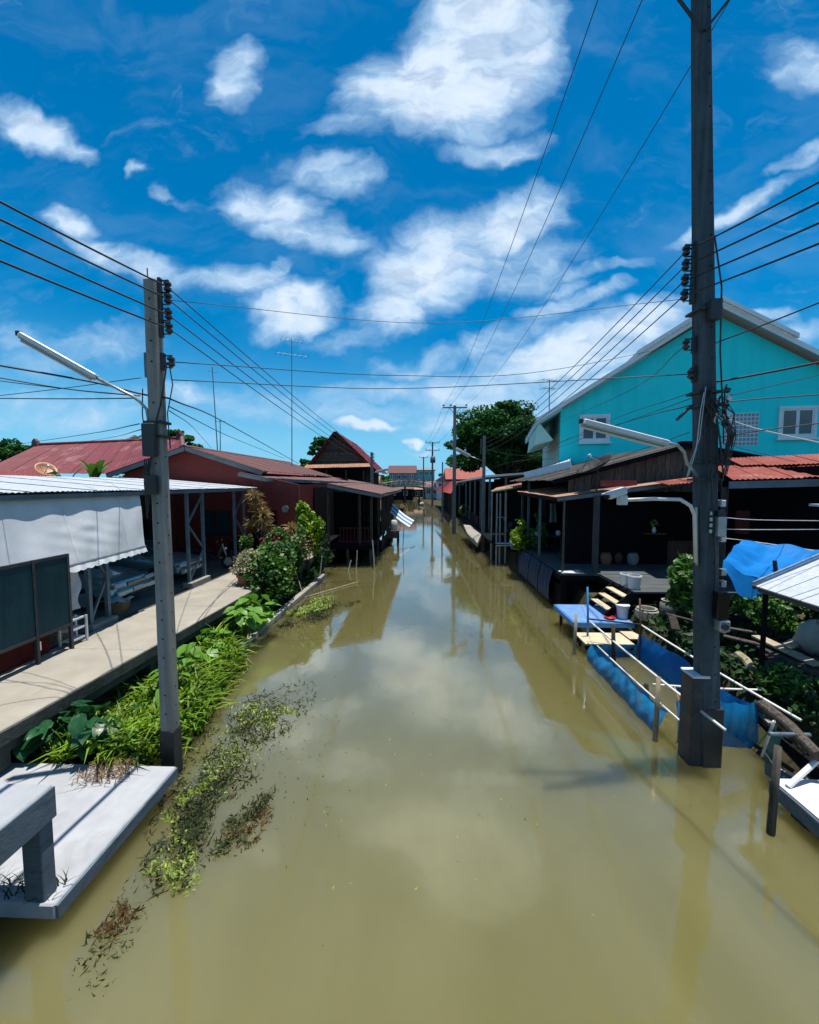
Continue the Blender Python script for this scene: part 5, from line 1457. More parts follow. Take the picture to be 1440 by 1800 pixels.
W = [
    ([LI2[0], ony(700, 660, 9), ony(960, 652, 12), ony(1200, 605, 20)], .010, 'thin wire crossing the canal from the left pole to the teal house eave'),
    ([LI2[0]-Vector((0, 0, .25)), ony(700, 683, 8), RI3[0]], .010, 'thin wire crossing straight over the canal between the two near poles'),
    ([ony(302, 528, LBY), ony(760, 568, 7), RI[3]-Vector((0, 0, .05))], .006, 'hair thin upper wire crossing the canal between the two near poles'),
    ([ony(296, 700, LBY), ony(400, 745, 12), ony(525, 815, 24)], .018, 'thick black service cable from the left pole to the red house roof'),
    ([ony(298, 715, LBY), ony(410, 770, 13), ony(500, 806, 22)], .012, 'black service cable from the left pole to the red house, below the thick one'),
    ([ony(298, 722, LBY), ony(340, 752, 11), ony(372, 788, 19)], .010, 'short service cable from the left pole to the red house ridge'),
    ([onx(-60, 632, -5.5), ony(160, 671, 5.6), ony(250, 693, LBY), ony(296, 700, LBY)], .018, 'thick black cable sloping down to the left pole under the lamp'),
    ([onx(-60, 654, -6.5), ony(120, 684, 6.2), ony(246, 696, LBY)], .012, 'thin dark cable below the thick one left of the left pole'),
    ([onx(-60, 662, -7.5), ony(110, 683, 6.6), ony(215, 693, LBY)], .010, 'thin dark cable running down beside the lamp arm'),
    ([onx(-60, 700, -8), ony(120, 701, 6.4), ony(240, 700, LBY)], .012, 'nearly level dark cable left of the left pole'),
    ([onx(-60, 702, -8.5), ony(100, 684, 6.8), ony(248, 664, LBY)], .009, 'thin wire rising to the left pole across the other cables'),
    ([ony(38, 780, 18), ony(160, 762, 10), ony(245, 745, LBY)], .012, 'service wire from the left pole towards the finial of the long red roof'),
    ([ony(140, 778, 20), ony(200, 768, 12), ony(248, 755, LBY)], .010, 'service wire from the left pole to the long red roof slope'),
    ([ony(1256, 672, RBY), ony(1350, 655, 5.8), ony(1500, 625, 5.0)], .020, 'thick black cable leaving the tall right pole past the teal gable'),
    ([ony(1252, 605, RBY), ony(1340, 572, 5.6), ony(1500, 508, 4.6)], .013, 'black wire rising from the right pole across the gable top'),
    ([ony(1260, 708, RBY), ony(1350, 700, 6.2), ony(1500, 690, 6.0)], .012, 'black wire running level from the right pole above the white window'),
    ([ony(1262, 700, RBY), ony(1350, 680, 7.0), ony(1500, 645, 8.0)], .009, 'thin wire rising gently from the right pole above the white window'),
    ([ony(1268, 768, RBY), ony(1350, 755, 6.4), ony(1500, 737, 6.2)], .013, 'black wire crossing the lower part of the white window'),
    ([ony(1262, 730, RBY), ony(1340, 756, 6.6), ony(1500, 790, 7.0)], .013, 'white cable sagging away from the right pole in front of the glass blocks'),
    ([ony(1268, 778, RBY), ony(1330, 795, 8), ony(1400, 812, 11)], .009, 'thin cable from the right pole down to the rusty roof'),
    ([RI2[0], ony(1100, 690, 12), ony(960, 752, 24)], .010, 'wire from the right pole down past the small teal house window'),
    ([ony(1216, 690, RBY), ony(1060, 745, 13), ony(900, 815, 26)], .009, 'service wire from the right pole to the porch roofs, the upper one'),
    ([ony(1216, 700, RBY), ony(1060, 757, 13), ony(890, 822, 26)], .009, 'service wire from the right pole to the porch roofs, the middle one'),
    ([ony(1216, 712, RBY), ony(1100, 742, 11), ony(940, 790, 24)], .012, 'thick service wire from the right pole passing the big tree'),
    ([ony(1212, 760, RBY), ony(1100, 800, 9), ony(1045, 818, 13)], .008, 'thin wire from the right pole to the black mesh dish'),
    ([ony(1275, 910, RBY+.3), ony(1340, 914, 7.4), ony(1500, 916, 8)], .008, 'pale thin line strung level in front of the blue shed wall'),
    ([ony(1272, 930, RBY+.3), ony(1340, 931, 7.4), ony(1500, 930, 8)], .008, 'pale thin line strung below the other before the blue shed wall'),
    ([ony(850, 790, 27), ony(930, 800, 22), ony(1005, 770, 22)], .012, 'thin wire between the plain pole and the teal house corner'),
    ([ony(849, 830, 27), ony(900, 812, 25), ony(980, 806, 24)], .012, 'thin wire drooping before the big dark tree'),
]
for (pts, r, lab) in W:
    wire('cable_run', pts, r*.75, lab, .0 if len(pts) > 3 else .03, mat='cable_white' if 'white cable' in lab or 'pale thin' in lab else 'cable', n=8)

# ------------------------------------------------------------------ RIGHT BANK
# --- teal two-storey house
TH = R(10.5); TC, TS = math.cos(TH), math.sin(TH)
_ap = ony(1258, 545, 21.0); TX, TY = _ap.x, _ap.y
def tw(t, d, z): return Vector((TX + t*TC + d*TS, TY - t*TS + d*TC, z))
def twpix(px, py, d=0.0):
    """point of the gable wall plane seen at a pixel -> (t, z)"""
    r_ = ray(px, py); nrm = Vector((TS, TC, 0)); p0 = tw(0, d, 0)
    k = (p0-CAM).dot(nrm)/r_.dot(nrm); p = CAM + r_*k
    return (p-p0).dot(Vector((TC, -TS, 0))), p.z
te = thing('teal_house', 'large turquoise house with white gable trim and white windows', 'house', (TX, TY, .8))
AZ = twpix(1258, 545)[1]; SL = .62; HW = 7.0
def roofz(t, up=0): return AZ - abs(t)*SL + up
wz = roofz(HW)-.2
MB().slab([tw(-HW, 0, .8), tw(HW, 0, .8), tw(HW, 0, wz), tw(0, 0, AZ-.2), tw(-HW, 0, wz)], (TS*.2, TC*.2, 0)).build('gable_wall', 'teal_wall', te)
MB().slab([tw(-HW, .2, .8), tw(-HW+.2, .2, .8), tw(-HW+.2, .2, wz), tw(-HW, .2, wz)], (TS*9, TC*9, 0)).build('side_wall', 'teal_pale', te)
MB().slab([tw(HW-.2, .2, .8), tw(HW, .2, .8), tw(HW, .2, wz), tw(HW-.2, .2, wz)], (TS*9, TC*9, 0)).build('side_wall', 'teal_wall', te)
for sg in (-1, 1):
    # main roof plane and barge boards
    e = sg*8.25
    MB().slab([tw(0, -.55, roofz(0)+.02), tw(e, -.55, roofz(e)+.02), tw(e, -.55, roofz(e)+.14), tw(0, -.55, roofz(0)+.14)], (TS*10.4, TC*10.4, 0)).build('roof_plane', 'roof_white', te)
    MB().slab([tw(0, -.62, roofz(0)-.12), tw(e, -.62, roofz(e)-.12), tw(e, -.62, roofz(e)+.12), tw(0, -.62, roofz(0)+.12)], (TS*.06, TC*.06, 0)).build('barge_board', 'white_trim', te)
    h = sg*(3.6 if sg < 0 else 3.1)
    MB().slab([tw(0, -.75, roofz(0)+.14), tw(h, -.75, roofz(h)+.14), tw(h, -.75, roofz(h)+.34), tw(0, -.75, roofz(0)+.34)], (TS*.16, TC*.16, 0)).build('upper_barge_board', 'white_trim', te)
    MB().slab([tw(0, -.55, roofz(0)+.15), tw(h, -.55, roofz(h)+.15), tw(h, -.55, roofz(h)+.3), tw(0, -.55, roofz(0)+.3)], (TS*10.2, TC*10.2, 0)).build('upper_roof_plane', 'roof_white', te)
    i0 = sg*HW
    MB().slab([tw(i0, -.5, roofz(i0)-.24), tw(e, -.5, roofz(e)-.24), tw(e, -.5, roofz(e)+.0), tw(i0, -.5, roofz(i0)+.0)], (TS*10.2, TC*10.2, 0)).build('soffit', 'teal_pale', te)
MB().slab([tw(-8.2, -.5, roofz(8.2)-.25), tw(-8.05, -.5, roofz(8.2)-.2), tw(-7.35, -.1, roofz(8.2)-1.0), tw(-8.3, .0, roofz(8.2)-1.25)], (TS*6, TC*6, 0)).build('eave_panel', 'teal_pale', te)
def window(px0, py0, px1, py1, panes, name='window', mull=True, glassm='glass'):
    t0, z0 = twpix(px0, py1); t1, z1 = twpix(px1, py0)
    f = .13
    w = MB()
    for (a, b, c, d) in ((t0, t1, z1-f, z1), (t0, t1, z0, z0+f), (t0, t0+f, z0+f, z1-f), (t1-f, t1, z0+f, z1-f)):
        w.slab([tw(a, -.08, c), tw(b, -.08, c), tw(b, -.08, d), tw(a, -.08, d)], (TS*.078, TC*.078, 0))
    wo = w.build(name, 'white_trim', te)
    n = panes
    for k in range(n):
        a = t0+f+(t1-t0-2*f)*k/n; b = t0+f+(t1-t0-2*f)*(k+1)/n
        MB().slab([tw(a+.07, -.03, z0+f+.07), tw(b-.07, -.03, z0+f+.07), tw(b-.07, -.03, z1-f-.07), tw(a+.07, -.03, z1-f-.07)], (TS*.02, TC*.02, 0)).build('pane', glassm if k != 0 else 'glass', wo)
        s_ = MB()
        for (aa, bb, cc, dd) in ((a, b, z0+f, z0+f+.07), (a, b, z1-f-.07, z1-f), (a, a+.07, z0+f+.07, z1-f-.07), (b-.07, b, z0+f+.07, z1-f-.07)):
            s_.slab([tw(aa+.002, -.055, cc), tw(bb-.002, -.055, cc), tw(bb-.002, -.055, dd), tw(aa+.002, -.055, dd)], (TS*.04, TC*.04, 0))
        s_.build('sash', 'white_trim', wo)
    ta, tb_ = t0-.06, t1+.06
    MB().slab([tw(ta, -.16, z0-.09), tw(tb_, -.16, z0-.09), tw(tb_, -.16, z0-.005), tw(ta, -.16, z0-.005)], (TS*.15, TC*.15, 0)).build('sill', 'white_trim', wo)
    return wo
window(1018, 728, 1073, 778, 2)
window(1366, 713, 1437, 771, 2)
window(1217, 698, 1262, 788, 2)
# glass block screen: every block a piece
gt0, gz0 = twpix(1270, 784); gt1, gz1 = twpix(1335, 725)
gb = MB().slab([tw(gt0, -.012, gz0), tw(gt1, -.012, gz0), tw(gt1, -.012, gz1), tw(gt0, -.012, gz1)], (TS*.01, TC*.01, 0)).build('glass_block_panel', 'white_trim', te)
bm_ = MB()
NX, NZ = 9, 8
for i in range(NX):
    for j in range(NZ):
        a = gt0+(gt1-gt0)*i/NX; b = gt0+(gt1-gt0)*(i+1)/NX; c = gz0+(gz1-gz0)*j/NZ; d = gz0+(gz1-gz0)*(j+1)/NZ
        MB().slab([tw(a+.028, -.035, c+.028), tw(b-.028, -.035, c+.028), tw(b-.028, -.035, d-.028), tw(a+.028, -.035, d-.028)], (TS*.02, TC*.02, 0)).build('glass_block', 'curtain', gb)
wr = thing('white_annex_roof', 'small white sheet roof with white fascia below the teal house corner', 'roof', (7.5, 24, 4.5))
sheet_roof(wr, 'roof_white', ony(930, 829, 24), ony(1004, 805, 22), ony(922, 833, 20.5), ony(1002, 813, 19.5), .7, .15, .016, seed=21)
MB().bar(ony(922, 836, 20.4), ony(1004, 816, 19.4), .06, .32).build('fascia', 'white_trim', wr)
for px in (930, 1000): MB().box2((ony(px, 840, 20.2).x-.05, 20.1, .8), (ony(px, 840, 20.2).x+.05, 20.2, 4.5)).build('post', 'steel', wr)
antenna('tv_antenna', 'small television antenna on the teal house left of the gable', 966, 667, 722, 26, [(.05, 1.1, 5, .8), (.55, .9, 4, .9)], .3)

# --- porch house with rust sheet roof and deck
ph = thing('porch_house', 'open fronted dark porch house under a rusty sheet roof', 'house', (7.2, 16, 0))
PZ = 1.35
for i in range(16):
    y0 = 13.9+.45*i
    MB().box2((4.7, y0, PZ-.05), (11.0, y0+.435, PZ)).build('deck_board', 'deck', ph)
for i in range(5):
    y0 = 11.6+.45*i
    MB().box2((5.95, y0, PZ-.05), (11.0, y0+.435, PZ)).build('deck_board', 'deck', ph)
MB().box2((4.7, 13.85, PZ-.24), (5.95, 13.92, PZ-.052)).box2((4.65, 13.9, PZ-.24), (4.70, 21, PZ-.052)).box2((5.9, 11.6, PZ-.24), (5.95, 13.85, PZ-.052)).build('edge_beam', 'wood_dark', ph)
for (x, y) in ((4.8, 14.0), (4.8, 17), (4.8, 20), (6.0, 11.7), (6.05, 13.9), (8, 11.7), (8, 14), (10, 12)):
    MB().box2((x-.08, y-.08, -1), (x+.08, y+.08, PZ-.055)).build('pile', 'wood_dark', ph)
r0_, r1_ = Vector((4.6, 20.3, 4.02)), Vector((4.6, 14.4, 3.93)); q0_, q1_ = Vector((9.6, 20.3, 4.66)), Vector((9.6, 14.4, 4.60))
sheet_roof(ph, 'roof_rust', r0_, r1_, q0_, q1_, .8, .12, .015, seed=22, jit=.09)
sheet_roof(ph, 'roof_rustred', Vector((7.9, 14.4, 4.46)), Vector((9.55, 14.4, 4.62)), Vector((7.75, 13.4, 4.37)), Vector((9.4, 13.4, 4.52)), .8, .12, .015, seed=23, name='patch_sheet', jit=.1)
sheet_roof(ph, 'roof_rustred', Vector((9.7, 14.2, 4.98)), Vector((16, 13.8, 5.25)), Vector((8.6, 11.8, 4.52)), Vector((16, 11.4, 4.72)), .8, .12, .015, seed=24, jit=.12, name='side_roof_sheet')
sheet_roof(ph, 'roof_rustred', Vector((10.7, 15.0, 5.3)), Vector((16, 14.6, 5.5)), Vector((10.2, 13.6, 4.98)), Vector((16, 13.2, 5.2)), .8, .12, .015, seed=25, jit=.2, name='side_roof_sheet')
MB().bar((8.6, 11.85, 4.36), (16, 11.45, 4.56), .08, .2).build('eave_beam', 'fascia', ph)
MB().bar((4.65, 14.45, 3.84), (9.6, 14.45, 4.50), .07, .13).build('eave_beam', 'fascia', ph)
MB().bar((4.65, 14.45, 3.84), (4.65, 20.2, 3.92), .07, .13).build('eave_beam', 'wood_dark', ph)
for (x, y, zt, m, w) in ((4.80, 14.15, 3.86, 'wood_grey', .06), (5.85, 14.05, 4.0, 'steel_dark', .16), (4.85, 17.2, 3.86, 'steel', .08), (5.6, 19.6, 3.95, 'panel_teal', .3), (9.3, 13.0, 4.3, 'wood_grey', .14), (4.8, 20.1, 3.9, 'wood_grey', .09), (8.2, 12.2, 2.9, 'galv', .05)):
    MB().box2((x-w/2, y-w/2, PZ), (x+w/2, y+w/2, zt)).build('post', m, ph)
MB().box2((4.9, 20.6, PZ), (11, 20.75, 4.5)).build('end_wall', 'wood_dark', ph)
MB().box2((11.0, 11, .6), (11.15, 20.7, 4.9)).build('back_wall', 'wood_dark', ph)
MB().box2((11.15, 13.0, .6), (17, 13.2, 4.7)).build('shed_wall', 'blue_dark', ph)
for x in (12, 13.6, 15.2): MB().box2((x, 12.93, .7), (x+.08, 12.995, 4.6)).build('shed_frame', 'fascia', ph)
MB().box2((4.7, 14.0, .1), (4.75, 21, .9)).box2((5.0, 14.3, 0), (10.9, 14.35, 1.2)).box2((6.05, 12.6, 0), (10.9, 12.65, 1.2)).build('skirt_board', 'wood_dark', ph)
wp = tag(MB().grid(lambda a, b: (4.72+.75*a+.05*math.sin(b*9), 13.98+.45*b+.04*math.sin(a*7), PZ+.012+.02*math.sin(a*6)*math.sin(b*5)), 12, 8).build('plastic_sheet', 'white_plastic', smooth=True, solid=.004, loc=(5, 14.2, PZ)),
        'crumpled white plastic sheet at the corner of the dark deck', 'sheet')
# hanging dark blue tarps along the deck edge
for i, (y0, y1) in enumerate(((14.6, 16.0), (16.1, 17.5), (17.6, 19.3))):
    o = MB().grid(lambda a, b, y0=y0, y1=y1: (4.62-.10*math.sin(b*2.6)-.05*math.sin(a*19+b*2), y0+(y1-y0)*a, 1.32-1.15*b), 24, 10).build('hanging_tarp', 'blue_dark', smooth=True, loc=(4.6, y0, .2))
    tag(o, ('dark blue tarpaulin skirt hanging from the deck edge nearest the crumpled white sheet', 'dark blue tarpaulin skirt hanging from the deck edge between two others', 'dark blue tarpaulin skirt hanging from the deck edge next to the bright porch bush')[i], 'tarpaulin', 'blue tarps along the deck edge')

# steps
stp = thing('deck_stairs', 'short flight of pale topped wooden steps from the blue platform to the deck', 'stairs', (5.5, 12.1, .6))
for k in range(3):
    x0 = 5.22+.22*k; z = .82+.19*k
    MB().box2((x0, 11.66, z-.04), (x0+.21, 12.75, z)).build('tread', 'beige_board', stp, bev=.006)
for y in (11.62, 12.77): MB().bar((5.2, y, .62), (5.95, y, 1.28), .05, .2).build('stringer', 'wood_dark', stp)
# platforms
bp = thing('blue_platform', 'pale blue painted wooden platform at the foot of the steps', 'platform', (5, 12, 0))
c = [onz(985, 1066, .6), onz(1050, 1064, .6), onz(1110, 1093, .6), onz(1012, 1098, .6)]
MB().box2((4.16, 11.2, .50), (5.75, 12.85, .60)).build('top', 'blue_paint', bp, bev=.01)
MB().box2((4.13, 11.15, .46), (5.77, 11.198, .585)).box2((4.11, 11.2, .46), (4.158, 12.87, .585)).build('rim', 'blue_plastic', bp)
for (x, y) in ((4.3, 11.3), (5.6, 11.3), (4.3, 12.7), (5.6, 12.7)): MB().cyl((x, y, -1), (x, y, .499), .05, 7).build('leg', 'stick_dark', bp)
bg_ = thing('board_platform', 'low beige plywood platform between the blue platform and the fish pen', 'platform', (4.8, 10.7, 0))
MB().box2((4.12, 10.3, .30), (5.35, 11.1, .34)).build('top', 'beige_board', bg_, bev=.004)
MB().box2((5.37, 10.6, .33), (5.75, 11.4, .37)).build('side_plank', 'beige_board', bg_, bev=.004)
MB().box2((4.14, 10.32, .18), (5.33, 10.4, .298)).box2((4.14, 11.0, .18), (5.33, 11.08, .298)).build('joist', 'wood_dark', bg_)
for (x, y) in ((4.25, 10.4), (5.2, 10.4), (4.25, 11.0), (5.2, 11.0)): MB().cyl((x, y, -1), (x, y, .299), .04, 7).build('leg', 'stick_dark', bg_)

def bucket(label, p, r, h, lid=False):
    t = thing('plastic_bucket', label, 'bucket', p, 'white buckets by the steps')
    MB().lathe(p, [(r*.8, 0), (r*.86, h*.3), (r*.95, h*.86), (r*1.06, h*.87), (r*1.06, h*.93), (r*.99, h), (r*.9, h), (r*.75, .05)], 18).build('body', 'white_plastic', t, smooth='auto')
    if lid: MB().cyl((p[0], p[1], p[2]+h+.001), (p[0], p[1], p[2]+h+.03), r*1.1, 18).build('lid', 'white_plastic', t)
    MB().tube([(p[0]+r*math.cos(a), p[1]+.01, p[2]+h*.88-.10*math.sin(a)) for a in [math.pi*k/8 for k in range(9)]], .008, 5).build('handle', 'galv', t)
bucket('white plastic bucket on the deck corner, the farther of two', (5.98+.1, 12.35, PZ+.003), .17, .36)
bucket('printed white plastic bucket on the deck corner, standing in front of the other', (6.12, 11.95, PZ+.003), .19, .40)
bucket('lidded white plastic bucket standing on the blue platform', (5.62, 11.55, .603), .17, .36, True)
tag(MB().lathe((5.25, 11.5, .604), [(.12, 0), (.15, .05), (.13, .06), (.1, .02)], 14).build('plastic_bowl', 'red_plastic', smooth='auto', loc=(5.25, 11.5, .604)), 'small red plastic bowl on the blue platform', 'bowl')

# --- fish pen
fp = thing('fish_pen', 'blue netting fish pen on pale bamboo rails beside the tall pole', 'fish pen', (4.8, 8.4, 0))
def rod(a, b, r, nm, m, par, bow=0.0):
    a, b = Vector(a), Vector(b)
    pts = [a.lerp(b, k/8)+Vector((0, 0, -bow*4*(k/8)*(1-k/8))) for k in range(9)]
    return MB().tube(pts, r, 7).build(nm, m, par, smooth=True)
r1a, r1b = onz(1037, 1092, .9), onz(1275, 1283, .9)
r2a, r2b = onz(1050, 1135, .5), onz(1207, 1277, .5)
r3a, r3b = onz(1125, 1097, .9), onz(1408, 1266, .9)
rod(r1a, r1b, .022, 'rail', 'bamboo_white', fp, .03); rod(r2a, r2b, .019, 'rail', 'bamboo_white', fp, .02); rod(r3a, r3b, .021, 'rail', 'bamboo_white', fp, .03)
rod(onz(1148, 1203, .85), onz(1348, 1213, .85), .020, 'cross_rail', 'bamboo_white', fp, .02)
rod(onz(1035, 1088, .93), onz(1128, 1098, .93), .02, 'cross_rail', 'stick_dark', fp)
rod(onz(1186, 1208, .85), onz(1196, 1236, .75), .012, 'tie', 'roof_rust', fp)
def netwall(p, q, ztop, zbot, out, m='blue_net', nm='net'):
    p, q = Vector(p), Vector(q)
    def fn(a, b):
        x = p.lerp(q, a)
        zt = ztop-.035*math.sin(a*9.3+.6)-.02*math.sin(a*23)
        bul = math.sin(b*math.pi*.8)*.16 + .014*math.sin(a*23+b*4) + .01*math.sin(a*57+b*9)
        return Vector((x.x, x.y, zt+(zbot-zt)*b)) + Vector(out)*bul
    return MB().grid(fn, 60, 12).build(nm, m, fp, smooth=True)
netwall((4.23, 10.1, 0), (4.22, 6.95, 0), .46, -.12, (-1, 0, 0), 'net_azure')
netwall((5.45, 10.3, 0), (5.5, 6.85, 0), .68, -.1, (-.3, 0, 0), 'blue_tarp')
netwall((4.25, 10.15, 0), (5.45, 10.3, 0), .35, -.1, (0, .4, 0))
netwall((4.3, 6.9, 0), (5.55, 6.8, 0), .74, -.1, (0, -.6, 0), 'net_azure')
def stake(label, px, y0, y1, r, m, lean=0):
    b = onz(px, y1, 0); t_ = ony(px+lean, y0, b.y)
    o = MB().tube([b-Vector((0, 0, .9)), b.lerp(t_, .5)+Vector((.012, 0, 0)), t_], r*1.1, 8, r*.85).build('wooden_stake', m, smooth=True, loc=b)
    return tag(o, label, 'stake', 'stakes of the fish pen')
stake('leaning grey bamboo stake at the canal corner of the beige platform', 1008, 1078, 1150, .045, 'bamboo', 5)
stake('bright blue pipe stake rising through the blue platform edge', 1033, 1032, 1140, .03, 'blue_plastic')
stake('thick dark stake in the blue net beside the beige platform', 1078, 1097, 1192, .05, 'stick_dark')
stake('short black stake inside the blue net wall', 1136, 1203, 1246, .05, 'stick_dark')
stake('grey bamboo stake standing in open water before the tall pole', 1150, 1190, 1302, .042, 'bamboo', 8)
stake('thin reddish stake at the back corner of the fish pen', 1125, 1052, 1160, .025, 'wood_brown')
stake('tall grey stake beside the white topped landing', 1352, 1312, 1466, .045, 'wood_grey', 16)

# teal lift net beside the landing
tn = thing('lift_net', 'dark teal fishing net hung from a crossed pole frame by the landing', 'net', (5.2, 6, 0))
A = onz(1361, 1268, 1.0); B = onz(1424, 1292, .8); D0 = onz(1340, 1330, .25)
rod(A, D0, .02, 'frame_pole', 'bamboo_white', tn); rod(onz(1352, 1290, .82), B, .03, 'frame_pole', 'steel', tn)
rod(A, onz(1424, 1335, .3), .012, 'frame_pole', 'stick_dark', tn)
rope = [onz(1344, 1322, .3), onz(1362, 1347, .22), onz(1390, 1362, .2), onz(1430, 1374, .25), onz(1460, 1378, .3)]
MB().tube(rope, .012, 6).build('float_rope', 'cable_white', tn, smooth=True)
def nf(a, b):
    i = min(int(a*4), 3); p = rope[i].lerp(rope[i+1], a*4-i)
    q = p + Vector((-.05+.06*math.sin(a*9), -.10-.05*math.sin(a*7), -.42))
    return p.lerp(q, b)
MB().grid(nf, 30, 8).build('net_wall', 'teal_net', tn, smooth=True)
def nf2(a, b):
    p = A.lerp(D0, a); q = onz(1385, 1300, .75).lerp(onz(1392, 1350, .2), a)
    x = p.lerp(q, b*.55); x.z -= .08*math.sin(b*math.pi); return x
MB().grid(nf2, 14, 10).build('net_panel', 'teal_net', tn, smooth=True)

# --- white low awning and things below it
wa = thing('sheet_awning', 'low white sheet awning over the cluttered right bank', 'awning', (6.8, 6.8, 0))
a0, a1 = onx(1329, 1032, 6.0), onx(1440, 1072, 5.95)
a0 = Vector((6.0, a0.y, a0.z)); a1 = Vector((5.95, 4.8, a1.z+.02))
b0 = Vector((8.4, 8.35, 3.12)); b1 = Vector((8.4, 4.8, 3.12))
n = 6
for i in range(n):
    t0, t1 = i/n, (i+1)/n-.006
    MB().slab([a0.lerp(a1, t0), a0.lerp(a1, t1), b0.lerp(b1, t1), b0.lerp(b1, t0)], (0, 0, .02)).build('roof_sheet', 'roof_white', wa)
MB().bar(a0+Vector((.0, .05, -.02)), b0+Vector((0, .05, -.02)), .05, .07).build('edge_tube', 'steel_dark', wa)
MB().bar(a0+Vector((.03, .1, .06)), b0+Vector((.0, .1, .06)), .03, .03).build('edge_tube', 'galv', wa)
MB().bar(a0-Vector((-.05, 0, .05)), a1-Vector((-.05, 0, .05)), .04, .06).build('edge_tube', 'steel_dark', wa)
for p in (a0+Vector((.1, -.1, 0)), Vector((6.1, 5.2, a1.z)), b0+Vector((-.1, -.1, 0))):
    MB().cyl((p.x, p.y, .6), (p.x, p.y, p.z-.06), .04, 8).build('post', 'wood_dark', wa)
# blue tarpaulin canopy
bt = thing('blue_tarpaulin', 'bright blue tarpaulin canopy sagging between ropes behind the tall pole', 'tarpaulin', (8.6, 9.6, 2.4))
t00, t10 = ony(1274, 984, 9.4), ony(1300, 948, 11.2)
def btf(a, b):
    top_ = ony(1305+170*a, 949+24*a, 11.3-1.1*a); 
    bot = ony(1272+150*a, 985+38*math.sin(min(1, a*1.6)*math.pi*.5)-30*max(0, a-.45), 9.0-.4*a)
    p = top_.lerp(bot, b)
    p.z += -.20*math.sin(b*math.pi)*math.sin(a*math.pi) + .05*math.sin(a*14+b*3)*b*(1-b)*3 + .03*math.sin(b*18-a*9)*(1-abs(2*a-1)) + .045*math.sin(7*a+11*b*b+2)*math.sin(9*a-4*b) + .02*math.sin(31*a+17*b)*math.sin(13*b)
    return p
MB().grid(btf, 46, 34).build('sheet', 'blue_tarp', bt, smooth=True)
MB().tube([ony(1272, 946, 11.4), ony(1310, 950, 11.3), ony(1475, 974, 10.2)], .012, 5).build('rope', 'cable_white', bt)
def btv(a, b):
    p = Vector(btf(a, 1.0)); return (p.x-.1*b+.03*math.sin(a*22), p.y-.12*b, p.z-b*(.15+.32*math.sin(math.pi*min(1, a*1.5))))
MB().grid(btv, 40, 8).build('hanging_edge', 'blue_tarp', bt, smooth=True)
tag(MB().cyl(ony(1366, 1024, 9.6), ony(1362, 985, 9.6), .05, 8, .04).build('prop_pole', 'wood_grey', loc=ony(1366, 1024, 9.6)), 'short grey prop standing against the blue tarpaulin', 'prop')

# clutter on the right bank
def log(label, a, b, r, m='wood_grey'):
    a, b = Vector(a), Vector(b); mid = a.lerp(b, .5)+Vector((.03, 0, .02))
    tag(MB().tube([a, mid, b], [r*1.1, r, r*.85], 9).build('log', m, smooth='auto', loc=a), label, 'log', 'logs on the right bank')
log('pale log lying on the bank below the awning', onz(1340, 1240, .8), onz(1440, 1330, .75), .09)
log('short pale log end beside the shaded plants', onz(1298, 1152, 1.0), onz(1322, 1176, .98), .08, 'bamboo')
log('long grey log above the shaded plants', onz(1342, 1168, 1.05), onz(1425, 1225, .95), .09)
log('thin bleached log behind the tall pole', onz(1150, 1058, .9), onz(1225, 1110, .85), .05)
def plank(label, pts, w, th_, m):
    a, b = Vector(pts[0]), Vector(pts[1])
    tag(MB().bar(a, b, w, th_).build('loose_plank', m, bev=.004, loc=a), label, 'plank', 'loose planks on the right bank')
plank('weathered pale plank on the clutter heap under the awning', (onz(1330, 1118, 1.3), onz(1440, 1170, 1.25)), .22, .04, 'wood_pale')
plank('narrow grey plank across the clutter heap', (onz(1275, 1103, 1.35), onz(1330, 1112, 1.35)), .1, .03, 'wood_grey')
plank('split board pointing at the landing from the awning post', (onz(1385, 1135, 1.35), onz(1470, 1100, 1.5)), .2, .04, 'wood_pale')
plank('dark plank lying beside the narrow grey one', (onz(1272, 1118, 1.25), onz(1345, 1135, 1.2)), .14, .04, 'wood_grey')
plank('broken concrete edged board sloping to the water by the blue net', (onz(1312, 1225, .45), onz(1362, 1275, .42)), .18, .06, 'concrete')
plank('long dark board on the waterline behind the teal net', (onz(1300, 1245, .25), onz(1450, 1365, .3)), .12, .2, 'wood_dark')
bench = thing('work_bench', 'rough timber work bench loaded with scrap under the awning', 'bench', (7.4, 7.6, .75))
for i in range(4): MB().box2((6.6, 7.0+.3*i, 1.14), (9.0, 7.28+.3*i, 1.19)).build('top_board', 'wood_grey', bench)
for (x, y) in ((6.7, 7.1), (8.9, 7.1), (6.7, 8.1), (8.9, 8.1)): MB().box2((x-.05, y-.05, .7), (x+.05, y+.05, 1.139)).build('leg', 'wood_dark', bench)
# sack, crate, cooler
def sackf(a, b):
    th_ = 2*math.pi*a; ph_ = math.pi*(b-.5)
    r_ = 1+.16*math.sin(3*th_+5*b)+.09*math.sin(7*th_-9*b)+.06*math.sin(13*th_+17*b)
    return Vector((7.35, 7.75, 1.52)) + Vector((.36*r_*math.cos(ph_)*math.cos(th_), .22*r_*math.cos(ph_)*math.sin(th_), .32*math.sin(ph_)*(1+.1*math.sin(4*th_))))
tag(MB().grid(sackf, 26, 14).build('grey_sack', 'sack', smooth=True, loc=(7.35, 7.75, 1.2)), 'stuffed grey white sack lying on the work bench under the awning', 'sack')
gc = thing('green_crate', 'green plastic crate with a white lid under the white awning', 'crate', (7.35, 6.75, 1.2))
MB().box2((7.2, 6.65, 1.19), (7.75, 7.0, 1.55)).build('body', 'green_plastic', gc, bev=.015)
for k in range(4): MB().box2((7.19, 6.64, 1.25+.07*k), (7.76, 6.648, 1.28+.07*k)).build('rib', 'green_plastic', gc)
